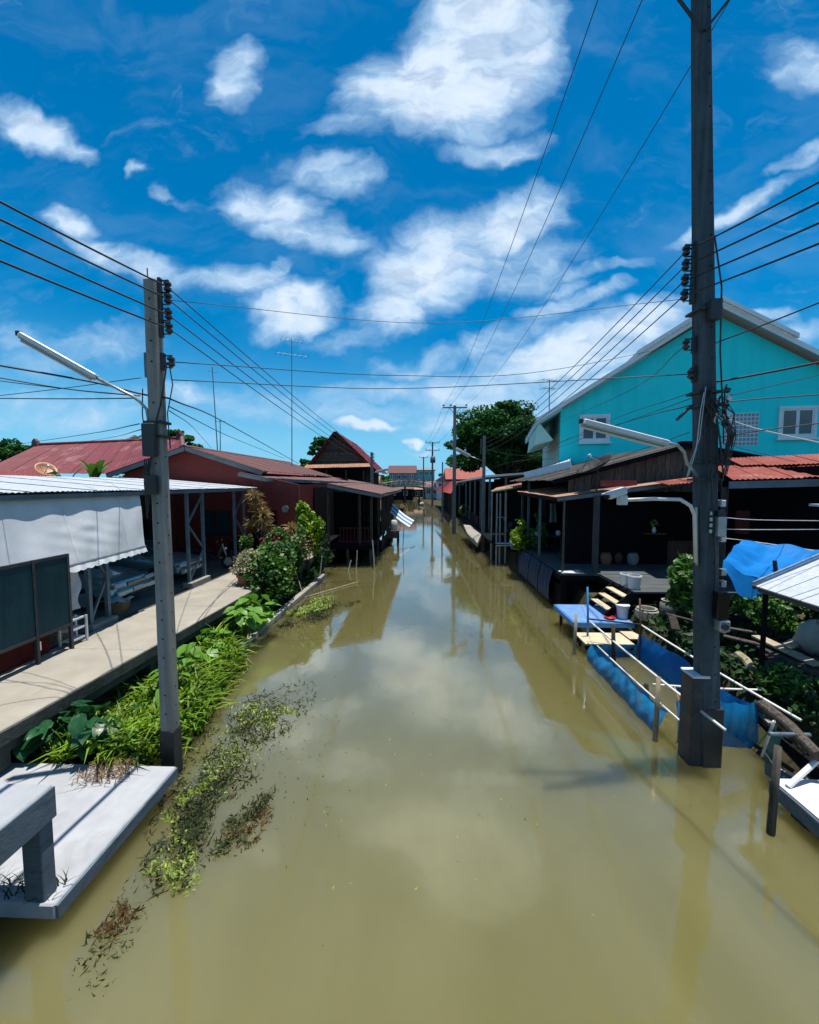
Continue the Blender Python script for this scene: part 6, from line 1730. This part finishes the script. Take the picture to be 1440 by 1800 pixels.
MB().box2((7.18, 6.62, 1.553), (7.78, 7.02, 1.59)).build('lid', 'white_plastic', gc, bev=.01)
tag(MB().box2((7.8, 6.6, 1.19), (8.3, 7.0, 1.5)).build('cooler_box', 'sack', bev=.03, loc=(8, 6.8, 1.19)), 'pale grey cooler box beside the green crate', 'box')
br_ = MB()
for (a, b) in (((6.55, 6.7, 1.75), (7.6, 6.5, 1.68)), ((6.62, 6.62, 1.80), (6.9, 6.75, 1.70)), ((6.7, 6.6, 1.72), (6.85, 6.7, 1.62))):
    br_.tube([a, b], .022, 6)
tag(br_.build('dead_branch', 'bamboo_white', loc=(6.5, 6.7, 1.7)), 'bleached forked branch under the edge of the white awning', 'branch')
# junk pots and drums behind
for (p, r, h, m, lab) in (((6.7, 11.2, .74), .24, .5, 'concrete', 'grey concrete jar in the shade behind the fish pen'),
                             ((6.05, 11.1, .74), .30, .30, 'concrete', 'wide grey basin behind the lidded bucket'),
                             ((6.9, 10.3, .76), .16, .28, 'terracotta', 'terracotta pot in the shade beside the grey jar'),
                             ((6.9, 9.6, .76), .14, .3, 'blue_plastic', 'small blue plastic can behind the tall pole'),
                             ((6.15, 8.9, .74), .15, .22, 'terracotta', 'terracotta flower pot above the dark blue net wall')):
    tag(MB().lathe(p, [(r*.7, 0), (r, h*.3), (r*.95, h*.8), (r*.75, h*.95), (r*.85, h), (r*.65, h), (r*.5, h*.3)], 16).build('clay_jar', m, smooth='auto', loc=p), lab, 'jar')
# right bank plants
yb, xb = in_band(3400, rsG, 5.6, 11.4, lambda y: 5.75, lambda y: 9.5)  # dark leaf layers added to make the lit bank read as shade
g = leaf_mesh('ground_cover', 'leaf_dark', np.stack([xb, yb, rsG.uniform(.62, 1.05, len(xb))], 1), .17, up=.6, rs=rsG); tag(g, 'dark tangled ground cover added as shade over the right bank', 'ground cover', kind='stuff')
g = leaf_mesh('ground_cover', 'weed_dark', np.stack([xb, yb, rsG.uniform(.6, .95, len(xb))], 1)[:1500], .22, up=.8, rs=rsG); tag(g, 'dead brown litter added as shade over the right bank', 'leaf litter', kind='stuff')
rj = random.Random(17)
for i in range(12):  # boards among the junk, added to deepen the bank's shade
    px_, y0_ = rj.uniform(5.9, 8.6), rj.uniform(6.4, 10.8); an = rj.uniform(0, math.pi); L2 = rj.uniform(.5, 1.1)
    d_ = Vector((math.cos(an), math.sin(an), rj.uniform(-.12, .12)))
    c_ = Vector((px_, y0_, rj.uniform(.95, 1.25)))
    tag(MB().bar(c_-d_*L2, c_+d_*L2, rj.uniform(.08, .2), .04).build('scrap_board', rj.choice(['wood_dark', 'wood_grey', 'stick_dark', 'wood_grey']), bev=.004, loc=c_), 'old scrap board lying in the tangle on the right bank', 'board', 'scrap boards on the right bank')
shrub('bank_plant', 'shaded leafy plant beside the tall pole under the porch edge', (6.75, 10.7, 1.75), (.55, .6, .75), 900, .22, 'leaf_mid', seed=71, stemz=.8, aspect=.6)
shrub('bank_plant', 'bushy plant with small bright leaves below the blue tarpaulin', (7.3, 8.7, 1.75), (.8, .5, .45), 1100, .14, 'leaf_mid', seed=72, stemz=.8)
shrub('bank_plant', 'leafy plants growing at the bank foot beside the blue net end', (6.35, 7.0, .95), (.75, .5, .35), 1100, .16, 'leaf_mid', seed=73, stemz=.6, aspect=.4)
shrub('bank_plant', 'dark low plants along the bank behind the blue net', (6.1, 8.9, .85), (.5, 1.1, .35), 900, .15, 'leaf_dark', seed=74, stemz=.6, aspect=.4)
shrub('bank_plant', 'small green sprouts near the awning post by the landing', (6.4, 6.0, .85), (.4, .4, .25), 300, .14, 'leaf_mid', seed=75, stemz=.6, aspect=.4)
shrub('bank_plant', 'shaded foliage behind the grey sack under the awning', (8.4, 8.4, 1.8), (.8, .4, .5), 800, .18, 'leaf_dark', seed=76, stemz=.8)
weed_patch('water_weed', 'yellow leaves floating beside the tall pole', (1305, 1278, 40, 12, 30), 130, .10, 'weed_lime', .003, rw, .02)
weed_patch('water_weed', 'weed and leaves along the foot of the blue net', (1110, 1215, 60, 10, 45), 120, .09, 'weed_dark', .0, rw, .02)
# shed lamp and extinguisher-like red box
tag(MB().box2((9.35, 12.4, 2.9), (9.65, 12.6, 3.6)).build('red_cabinet', 'red_dark', bev=.02, loc=(9.5, 12.5, 2.9)), 'small dark red cabinet on the post behind the tall pole', 'cabinet')
q = ony(1437, 888, 11)
tag(MB().bar(q+Vector((-.1, 0, 0)), q+Vector((.8, 0, .0)), .25, .06).build('porch_lamp', 'white_plastic', loc=q), 'white lamp shade under the side roof beside the blue shed', 'lamp')

# porch furniture
tb2 = thing('porch_table', 'blue grey table at the canal edge of the porch', 'table', (5.35, 18.6, PZ))
MB().box2((4.95, 17.9, 2.06), (6.1, 18.9, 2.11)).build('top', 'panel_teal', tb2, bev=.01)
for (x, y) in ((5.05, 18.0), (6.0, 18.0), (5.05, 18.8), (6.0, 18.8)): MB().box2((x-.03, y-.03, PZ), (x+.03, y+.03, 2.059)).build('leg', 'steel_dark', tb2)
tag(MB().lathe((5.05, 18.1, 2.112), [(.1, 0), (.16, .06), (.18, .16), (.14, .17)], 14).build('food_bowl', 'green_light', smooth='auto', loc=(5.05, 18.1, 2.112)), 'pale green bowl on the porch table', 'bowl')
tag(MB().lathe((5.95, 18.2, 2.112), [(.08, 0), (.12, .08), (.1, .2), (.06, .22)], 14).build('table_kettle', 'white_plastic', smooth='auto', loc=(5.95, 18.2, 2.112)), 'white kettle at the end of the porch table', 'kettle')
ch = thing('plastic_chair', 'red plastic chair with rounded back behind the porch post', 'chair', (6.6, 18.3, PZ))
MB().box2((6.35, 18.1, PZ+.42), (6.8, 18.55, PZ+.46)).build('seat', 'red_plastic', ch, bev=.01)
MB().slab([(6.36, 18.54, PZ+.47), (6.79, 18.54, PZ+.47), (6.79, 18.58, PZ+.85), (6.68, 18.6, PZ+.98), (6.47, 18.6, PZ+.98), (6.36, 18.58, PZ+.85)], (0, .03, 0)).build('backrest', 'red_plastic', ch)
for (x, y) in ((6.38, 18.13), (6.77, 18.13), (6.38, 18.52), (6.77, 18.52)): MB().box2((x-.02, y-.02, PZ), (x+.02, y+.02, PZ+.419)).build('leg', 'red_plastic', ch)
tag(MB().tube([(5.5+.28*math.cos(a), 15.8, PZ+.32+.28*math.sin(a)) for a in [2*math.pi*k/20 for k in range(21)]], .025, 6).build('bicycle_tyre', 'rubber', smooth=True, loc=(5.5, 15.8, PZ)), 'old tyre leaning by the plants on the porch deck', 'tyre')
shrub('porch_bush', 'bright yellow green bush overhanging the water at the porch end', (4.55, 19.3, 1.85), (.55, .9, .85), 1500, .2, 'leaf_lime', seed=81, stemz=1.0, aspect=.5)
shrub('porch_bush', 'darker green bush growing behind the bright one on the porch', (5.2, 18.6, 1.9), (.5, .8, .75), 1100, .2, 'leaf_mid', seed=82, stemz=1.3, aspect=.5)
shrub('hanging_plant', 'small green plant hanging on the teal porch pillar', (5.35, 19.2, 2.85), (.18, .18, .28), 160, .16, 'leaf_mid', seed=83, stemz=2.5)
tag(MB().grid(lambda a, b: (4.35+.35*a+.04*math.sin(b*8), 20.6-.1*a+.03*math.sin(a*9+b*5), 1.95-.85*b), 10, 14).build('hanging_bag', 'blue_light', smooth=True, solid=.01, loc=(4.4, 20.6, 1.1)), 'light blue plastic bag hanging on the post by the bright bush', 'bag')

# household things in the shade of the porch
def cloth_item(label, x, y, z, w, h, m, ang=0.0):
    def f(a, b):
        u_ = (a-.5)*w
        return (x+u_*math.cos(ang)+.03*math.sin(a*11+b*3), y+u_*math.sin(ang)+.03*math.cos(a*9), z-h*b*(1-.06*math.sin(a*3.1)))
    tag(MB().grid(f, 12, 10).build('hanging_cloth', m, smooth=True, loc=(x, y, z)), label, 'cloth', 'laundry hanging in the porch')
cloth_item('faded white shirt hanging inside the dark porch', 7.0, 16.5, 3.4, .5, .7, 'sack', .3)
cloth_item('dark red towel hanging inside the dark porch', 7.8, 16.8, 3.4, .45, .8, 'red_dark', .2)
cloth_item('grey green cloth hanging beside the porch pillar', 5.9, 18.9, 3.5, .4, .9, 'curtain', .5)
cloth_item('pale towel hanging on the rail of the next canal house', 4.6, 28.5, 2.5, .6, .7, 'curtain', 1.3)
sv = thing('spirit_shelf', 'small shelf with white vase and yellow flowers in the dark porch', 'shelf', (8.4, 15.2, 2.6))
MB().box2((8.1, 15.1, 2.55), (8.8, 15.45, 2.59)).build('board', 'wood_brown', sv)
MB().lathe((8.45, 15.25, 2.592), [(.05, 0), (.08, .08), (.04, .2), (.05, .22)], 10).build('vase', 'white_plastic', sv)
leaf_mesh('flowers', 'weed_lime', blob_pts((8.45, 15.25, 2.95), (.14, .1, .12), 60)[0], .1, sv)
cab = thing('wooden_cabinet', 'low wooden cabinet against the back of the dark porch', 'cabinet', (9.8, 15.8, PZ))
MB().box2((9.2, 15.6, PZ+.002), (10.6, 16.1, PZ+.9)).build('body', 'wood_brown', cab, bev=.01)
for k in range(2): 
    d_ = MB().box2((9.25+.68*k, 15.57, PZ+.06), (9.87+.68*k, 15.598, PZ+.84)).build('door', 'wood_brown', cab)
    MB().box2((9.5+.68*k, 15.55, PZ+.45), (9.54+.68*k, 15.568, PZ+.55)).build('handle', 'galv', d_)
for k in range(3):
    p = (6.9+.5*k, 15.6+.2*(k % 2), PZ+.003)
    tag(MB().lathe(p, [(.14, 0), (.2, .12), (.21, .3), (.15, .42), (.17, .44), (.1, .44)], 14).build('water_jar', ('terracotta', 'wood_brown', 'concrete')[k], smooth='auto', loc=p), ('round terracotta water jar on the porch deck', 'dark brown water jar on the porch deck', 'grey cement water jar on the porch deck')[k], 'jar')
# black mesh dish on the porch roof
dish('mesh_dish', 'large black mesh satellite dish on a post over the rusty roof', ony(1050, 824, 14.6), (-.52, -.05, .85), .66, 'black_mesh', 4.05)

# --- old plank gable behind the porch
og = thing('plank_house', 'old grey plank gable house with a dark sagging roof behind the porch', 'house', (9.6, 17, .8))
OY = 15.6
oa, ol, orr = ony(1205, 783, OY), ony(1000, 838, OY), ony(1420, 822, OY)
x = ol.x; i = 0
while x < orr.x-.1:
    w = rnd.uniform(.16, .26)
    def zt(xx): return (oa.z-(oa.x-xx)*(oa.z-ol.z)/(oa.x-ol.x)) if xx < oa.x else (oa.z-(xx-oa.x)*(oa.z-orr.z)/(orr.x-oa.x))
    dy = rnd.uniform(0, .025); zb = 4.1+rnd.uniform(-.03, .03)
    MB().slab([(x, OY+dy, zb), (x+w-.012, OY+dy, zb), (x+w-.012, OY+dy, max(zb+.1, zt(x+w)-.06)), (x, OY+dy, max(zb+.1, zt(x)-.06))], (0, .025, 0)).build('plank', 'plank_old', og)
    x += w
MB().slab([(ol.x, OY+.06, .8), (orr.x, OY+.06, .8), (orr.x, OY+.06, orr.z-.1), (oa.x, OY+.06, oa.z-.1), (ol.x, OY+.06, ol.z-.1)], (0, .1, 0)).build('backing_wall', 'wood_dark', og)
up = Vector((0, -.35, .05)); bk2 = Vector((0, 7.5, 0))
sheet_roof(og, 'roof_dark', oa+up, oa+up+bk2, ol+up+Vector((-.7, 0, -.18)), ol+up+bk2+Vector((-.7, 0, -.18)), .8, .13, .016, seed=26, jit=.06)
sheet_roof(og, 'roof_dark', oa+up, oa+up+bk2, orr+up, orr+up+bk2, .8, .13, .016, seed=27, jit=.06)
MB().bar(oa+Vector((0, -.36, -.03)), ol+Vector((-.7, -.36, -.21)), .05, .16).build('barge_board', 'wood_dark', og)
MB().bar(oa+Vector((0, -.36, -.03)), orr+Vector((0, -.36, -.03)), .05, .16).build('barge_board', 'wood_dark', og)
MB().box2((oa.x-.35, OY-.4, oa.z-.02), (oa.x+.1, OY-.1, oa.z+.12)).build('ridge_block', 'wood_dark', og)
tag(MB().box2((6.3, 14.9, 4.3), (7.6, 14.95, 4.52)).build('red_board', 'roof_rustred', loc=(7, 14.9, 4.3)), 'narrow red board showing between the rusty roof and plank gable', 'board')

# --- next porches along the right bank
p2h = thing('canal_house', 'dark open canal house with white edged metal roof before the big tree', 'house', (6, 32, 0))
E0, E1 = ony(857, 838, 27), ony(1000, 827, 27)
E2 = Vector((3.8, 47, 4.55)); E3 = Vector((9.5, 47, 5.1))
sheet_roof(p2h, 'roof_grey', E0, E2, E1, E3, 1.0, .2, .02, seed=28)
MB().bar(E0+Vector((0, -.05, .03)), E1+Vector((0, -.05, .03)), .05, .13).build('verge_flashing', 'white_trim', p2h)
MB().bar(E0+Vector((-.04, 0, .02)), E2+Vector((-.04, 0, .02)), .05, .14).build('eave_flashing', 'white_trim', p2h)
for i in range(18): MB().box2((3.75, 22+1.0*i, 1.1), (8.5, 22.97+1.0*i, 1.16)).build('deck_board', 'wood_dark', p2h)
for (x, y, zt_) in ((4.35, 27.2, 4.8), (5.4, 27.2, 4.85), (7.2, 27.2, 5.0), (4.1, 33, 4.7), (4.0, 39, 4.6), (3.9, 45, 4.5), (4.15, 30, 4.75), (4.05, 36, 4.6)):
    MB().box2((x-.06, y-.06, 1.16), (x+.06, y+.06, zt_)).build('post', 'steel', p2h)
for y in (23, 27, 31, 35, 39): MB().cyl((4.0, y, -1), (4.0, y, 1.1), .09, 7).build('stilt', 'wood_dark', p2h)
MB().box2((7.8, 22.5, .8), (7.95, 46, 4.9)).box2((4.2, 41, 1.16), (7.8, 41.15, 4.6)).build('inner_wall', 'wood_dark', p2h)
for i in range(40):
    y = 30+i*.42; MB().box2((4.02+rnd.uniform(-.01, .01), y, -.3), (4.06, y+.4, 2.0 if i % 5 else 1.4)).build('wall_plank', 'wood_dark', p2h)
lt2 = thing('lean_to', 'low patched lean-to with a ragged rusty roof edge on thin posts', 'lean-to', (5, 22.5, 0))
sheet_roof(lt2, 'roof_rust', ony(866, 862, 22), ony(936, 849, 22), ony(874, 857, 26), ony(930, 846, 26), .7, .12, .016, seed=29, jit=.2)
MB().tube([ony(864, 864, 21.9), ony(900, 858, 21.85), ony(938, 850, 21.9)], .07, 7).build('rolled_blind', 'bamboo', lt2)
for px in (865, 874, 880, 890):
    Y_ = 22.1 if px > 870 else 23.2
    q = ony(px, 866, Y_); MB().cyl((q.x, Y_, -.8), (q.x, Y_, q.z-.02), .05, 7).build('post', 'galv', lt2)
MB().bar(ony(873, 909, 22.1), ony(892, 909, 22.1), .04, .04).build('rail', 'galv', lt2)
MB().box2((3.9, 22.0, 1.05), (6.0, 22.4, 1.18)).build('floor_edge', 'white_trim', lt2)
# concrete ramp, bushes, bikes
rp = onz(826, 945, .9)
tag(MB().slab([onz(815, 922, 1.1), onz(840, 925, 1.1), onz(846, 940, 1.1), onz(839, 955, .75), onz(822, 938, .9)], (0, 0, -.25)).build('boat_ramp', 'concrete', loc=(4, 33, .8)), 'sloping grey concrete boat ramp between the two canal poles', 'ramp')
shrub('bank_plant', 'round bright green bush at the water by the concrete ramp', (3.95, 40, 1.7), (.7, .7, .75), 600, .28, 'leaf_mid', seed=84, stemz=.8)
tag(make_scooter('dark scooter parked on the deck behind the bright porch bush', (4.9, 23.5, 1.16), 1.2, 'car_dark'), group='scooters by the right bank porches')

# pink lean-to and far right row
pk = thing('pink_roof_house', 'waterside house with a pinkish red sheet roof before the footbridge', 'house', (3.8, 55, 0))
sheet_roof(pk, 'roof_pink', ony(793, 868, 45), ony(764, 861, 70), ony(806, 846, 46), ony(787, 846, 66), 1.3, .3, .03, seed=30)
MB().box2((3.2, 45.5, .5), (3.4, 66, 3.2)).build('wall', 'wood_dark', pk)
MB().box2((3.4, 45.5, .5), (9, 45.7, 4.2)).build('wall', 'wood_dark', pk)
for i in range(8): MB().box2((3.0, 46+2.4*i, -.6), (3.14, 46.14+2.4*i, 3.2)).build('post', 'wood_grey', pk)

# big rain tree
tree('rain_tree', 'huge dark green spreading rain tree behind the right bank roofs', (12, 62, .8), 4.5, (11.9, 62, 8.9), (8.4, 6.5, 8.0), 230, 230, .55, 'leaf_tree', seed=90, flat=.40, trunk_r=.7, cl=(.17, .30))

# ------------------------------------------------------------------ FAR END OF THE CANAL
def far_house(label, x0, x1, y, depth, hwall, hroof, mw, mr, name='house', axis='x', windows=3, z0=.8, group='houses at the far end of the canal'):
    t = thing(name, label, 'house', ((x0+x1)/2, y, z0), group)
    MB().box2((x0, y, z0), (x1, y+depth, hwall)).build('wall', mw, t)
    o = .5
    if axis == 'x':
        ym = y+depth/2
        MB().slab([(x0-o, y-o, hwall), (x0-o, y+depth+o, hwall), (x0-o, ym, hroof)], (x1-x0+2*o, 0, 0)).build('roof', mr, t)
    else:
        xm = (x0+x1)/2
        MB().slab([(x0-o, y-o, hwall), (x1+o, y-o, hwall), (xm, y-o, hroof)], (0, depth+2*o, 0)).build('roof', mr, t)
    for k in range(windows):
        xx = x0+(x1-x0)*(k+.5)/windows
        w = MB().box2((xx-.55, y-.04, hwall-1.7), (xx+.55, y-.005, hwall-.5)).build('window', 'white_trim', t)
        for s in (-1, 1): MB().box2((xx+s*.27-.22, y-.06, hwall-1.6), (xx+s*.27+.22, y-.045, hwall-.6)).build('pane', 'glass', w)
    return t
a, b = ony(684, 828, 118), ony(729, 828, 118)
far_house('pale green house with a brown hip roof beyond the footbridge', a.x, b.x, 118, 10, a.z-.6, ony(700, 817, 118).z, 'green_light', 'roof_brown', windows=4)
a, b = ony(726, 826, 130), ony(764, 826, 130)
far_house('turquoise walled house with a grey roof beyond the footbridge', a.x, b.x, 130, 10, a.z, ony(740, 820, 130).z, 'aqua_wall', 'roof_grey', windows=4)
far_house('low dark house on the left bank past the steep gable house', -13.5, -8.6, 66, 12, 4.6, 6.2, 'wood_dark', 'roof_mauve', axis='y')
far_house('weathered house with a rusty roof at the left bridge end', -17, -9.8, 84, 9, 4.2, 6.0, 'wood_grey', 'roof_rust')
far_house('cream roofed house between the big tree and the far poles', 3.0, 8.5, 92, 10, 5.0, 7.2, 'white_trim', 'roof_grey', axis='y')
far_house('grey walled house behind the pink roof', 4.5, 11, 76, 9, 5.2, 7.4, 'wood_grey', 'roof_rustred')
far_house('white walled house half hidden at the right bridge end', .5, 3.0, 100, 8, 3.6, 5.0, 'white_trim', 'roof_mauve', windows=2)
far_house('dark timber house under the far left tree line', -30, -20, 75, 10, 4.4, 6.8, 'wood_dark', 'roof_red')
far_house('low dark boathouse seen under the footbridge', -9.5, -3.2, 108, 6, 3.0, 4.0, 'wood_dark', 'roof_mauve', windows=2, z0=-.5)
far_house('low dark shed beside the boathouse under the footbridge', -3.0, 2.2, 112, 6, 2.8, 3.8, 'wood_grey', 'roof_rust', windows=2, z0=-.5)
# footbridge
fb = thing('footbridge', 'arched concrete footbridge with railings crossing the far canal', 'bridge', (-4, 96, 0))
def arch(t): return 2.6+1.5*math.sin(math.pi*t)
X0, X1 = -13.0, 4.5; N_ = 16
for i in range(N_):
    t0, t1 = i/N_, (i+1)/N_
    xa, xb = X0+(X1-X0)*t0, X0+(X1-X0)*t1
    MB().slab([(xa, 95, arch(t0)-.45), (xb, 95, arch(t1)-.45), (xb, 95, arch(t1)), (xa, 95, arch(t0))], (0, 2.2, 0)).build('deck_span', 'concrete', fb)
    MB().box2((xa-.06, 95.0, arch(t0)), (xa+.06, 95.12, arch(t0)+1.0)).build('rail_post', 'white_trim', fb)
for dz in (.5, 1.0):
    MB().tube([(X0+(X1-X0)*k/24, 95.06, arch(k/24)+dz) for k in range(25)], .05, 6).build('hand_rail', 'white_trim', fb)
for x in (-9.2, -4.4, .2): MB().box2((x-.2, 95.3, -1), (x+.2, 96.9, arch((x-X0)/(X1-X0))-.46)).build('pier', 'concrete_dark', fb)
# bunting flags
fl = thing('flag_string', 'string of small red and white flags above the footbridge', 'flags', (-6, 94.5, 5.8))
s0, s1 = ony(688, 842, 94.5), ony(762, 842, 94.5)
MB().tube([s0.lerp(s1, k/12)-Vector((0, 0, .35*math.sin(math.pi*k/12))) for k in range(13)], .02, 5).build('cord', 'cable', fl)
for k in range(26):
    p = s0.lerp(s1, (k+.5)/26)-Vector((0, 0, .35*math.sin(math.pi*(k+.5)/26)))
    MB().slab([p+Vector((-.16, 0, 0)), p+Vector((.16, 0, 0)), p+Vector((0, .05, -.6))], (0, .02, 0)).build('flag', 'cloth_red' if k % 3 else 'cloth_white', fl)
# people: continuous skinned figures
def person(label, loc, mats, seated=False, rz_=0.0):
    t = thing('person', label, 'person', loc)
    J = {}
    if not seated:
        J = dict(pel=(0,0,.95), ch=(0,.02,1.3), nk=(0,.02,1.48), hd=(0,.0,1.64), ls=(.19,.02,1.42), le=(.25,.03,1.14), lh=(.24,-.08,.9), rs=(-.19,.02,1.42), re=(-.25,.03,1.14), rh=(-.24,-.08,.9),
                 lp=(.1,0,.9), lk=(.11,-.03,.5), la=(.11,.02,.08), lf=(.12,-.14,.04), rp=(-.1,0,.9), rk=(-.11,-.03,.5), ra=(-.11,.02,.08), rf=(-.12,-.14,.04))
    else:
        J = dict(pel=(0,0,.15), ch=(0,.0,.5), nk=(0,-.02,.68), hd=(0,-.04,.84), ls=(.19,0,.62), le=(.28,-.12,.38), lh=(.2,-.36,.4), rs=(-.19,0,.62), re=(-.28,-.12,.38), rh=(-.2,-.36,.4),
                 lp=(.1,-.02,.14), lk=(.14,-.42,.3), la=(.13,-.6,.0), lf=(.13,-.72,-.02), rp=(-.1,-.02,.14), rk=(-.14,-.42,.3), ra=(-.13,-.6,.0), rf=(-.13,-.72,-.02))
    rad = dict(pel=.14, ch=.15, nk=.06, hd=.105, ls=.07, le=.05, lh=.04, rs=.07, re=.05, rh=.04, lp=.1, lk=.065, la=.045, lf=.04, rp=.1, rk=.065, ra=.045, rf=.04)
    E = [('pel','ch'),('ch','nk'),('nk','hd'),('ch','ls'),('ls','le'),('le','lh'),('ch','rs'),('rs','re'),('re','rh'),('pel','lp'),('lp','lk'),('lk','la'),('la','lf'),('pel','rp'),('rp','rk'),('rk','ra'),('ra','rf')]
    ks = list(J)
    me = bpy.data.meshes.new('body'); me.from_pydata([J[k] for k in ks], [(ks.index(a), ks.index(b)) for a, b in E], [])
    o = bpy.data.objects.new('body', me); COL.objects.link(o); o.parent = t
    md = o.modifiers.new('skin', 'SKIN')
    sv = me.skin_vertices[0].data
    for i, k in enumerate(ks): sv[i].radius = (rad[k], rad[k])
    sv[0].use_root = True
    o.modifiers.new('sub', 'SUBSURF').levels = 1
    me.materials.append(M_(mats[0]))
    h = J['hd']
    MB().lathe((h[0], h[1]+.01, h[2]-.02), [(.11, 0), (.125, .06), (.1, .13), (.03, .15)], 10).build('hair', 'cloth_black', t)
    c = J['ch']; p_ = J['pel']
    MB().tube([(p_[0], p_[1], p_[2]-.05), tuple((Vector(p_)+Vector(c))/2), c, (J['nk'][0], J['nk'][1], J['nk'][2]-.06)], [.165, .17, .19, .10], 12).build('shirt', mats[1], t, smooth=True)
    if not seated:
        for s in ('l', 'r'): MB().tube([J[s+'p'], J[s+'k'], (J[s+'a'][0], J[s+'a'][1], .14)], [.115, .085, .07], 10).build('trouser_leg', mats[2], t, smooth=True)
    t.rotation_euler = (0, 0, rz_); t.location = loc
    return t
pp = ony(747, 856, 96)
person('person in dark clothes walking over the footbridge', (pp.x, 96, arch((pp.x-X0)/(X1-X0))), ('skin', 'cloth_black', 'cloth_black'))
pp = ony(737, 852, 96.3)
person('person in a white shirt standing on the footbridge', (pp.x, 96.3, arch((pp.x-X0)/(X1-X0))), ('skin', 'cloth_white', 'cloth_black'), rz_=.8)
# small rowing boat with a person
bo = onz(706, 897, 0)
bt_ = thing('rowing_boat', 'small dark wooden rowing boat out on the canal', 'boat', (bo.x, bo.y, 0))
def hull(a, b):
    y = -2.0+4.0*a; w = .48*(1-abs(2*a-1)**2.4)+.02; an = math.pi*(b)
    return (bo.x-w*math.cos(an), bo.y+y, .32+.18*abs(2*a-1)**3-.36*math.sin(an))
MB().grid(hull, 18, 8).build('hull', 'wood_dark', bt_, smooth=True, solid=.03)
for y in (-.7, .7): MB().box2((bo.x-.4, bo.y+y-.1, .2), (bo.x+.4, bo.y+y+.1, .24)).build('seat_plank', 'wood_brown', bt_)
person('person in a white top seated in the small rowing boat', (bo.x, bo.y+.6, .25), ('skin', 'cloth_white', 'cloth_black'), seated=True)
tag(MB().tube([(bo.x+.25, bo.y+.3, .75), (bo.x+1.1, bo.y-.2, -.1)], .025, 6).build('oar', 'wood_pale', loc=(bo.x, bo.y, .5)), 'long pale oar of the rowing boat', 'oar')
# moored boats under the right bank
def boat(label, x, y, s, m, rz_=0):
    t = thing('moored_boat', label, 'boat', (0, 0, 0), 'boats moored near the footbridge')
    def hf(a, b):
        yy_ = (-2.2+4.4*a)*s; w = (.6*(1-abs(2*a-1)**2.6)+.02)*s; an = math.pi*b
        return (-w*math.cos(an), yy_, .4+.2*abs(2*a-1)**3-.42*math.sin(an))
    MB().grid(hf, 16, 8).build('hull', m, t, smooth=True, solid=.03)
    for k in (-.8, .8): MB().box2((-.45*s, k-.1, .22), (.45*s, k+.1, .26)).build('seat_plank', 'wood_pale', t)
    t.location = (x, y, 0); t.rotation_euler = (0, 0, rz_); return t
boat('white hulled boat moored at the right bank near the footbridge', -.2, 84, 1.0, 'white_paint')
boat('dark boat moored behind the white hulled boat', -.6, 89, 1.1, 'wood_dark')
boat('dark boat with pale seat planks tied up past the striped awning', -6.3, 70, 1.1, 'wood_brown')
# mooring post in the far water
q = onz(737, 886, 0)
tag(MB().tube([q-Vector((0, 0, .8)), q+Vector((0, 0, 1.5))], .16, 8).build('mooring_post', 'stick_dark', loc=q), 'thick dark mooring post in the far water near the bridge', 'post')
# background trees beyond
for i, (x, y, h, r_) in enumerate(((-40, 95, 9, 4.5), (-30, 120, 9, 5), (-18, 140, 8, 5), (22, 95, 9, 5), (32, 80, 9, 5), (-12, 160, 8, 5), (10, 150, 9, 5.5), (45, 110, 10, 6), (-55, 80, 9, 5))):
    tree('distant_tree', ('distant leafy tree on the skyline behind the far left houses' if x < 0 else 'distant leafy tree on the skyline behind the right bank houses'), (x, y, .8), h*.35, (x, y, h*.62), (r_, r_, h*.38), 40, 120, .75, seed=100+i, group='trees on the skyline', trunk_r=.4)
# distant palms / green hedge by the bridge
shrub('bank_plant', 'green hedge row at the left bridge end', (-9.0, 99, 4.3), (3.0, 1.5, 1.2), 700, .5, 'leaf_mid', seed=120, stemz=.8)
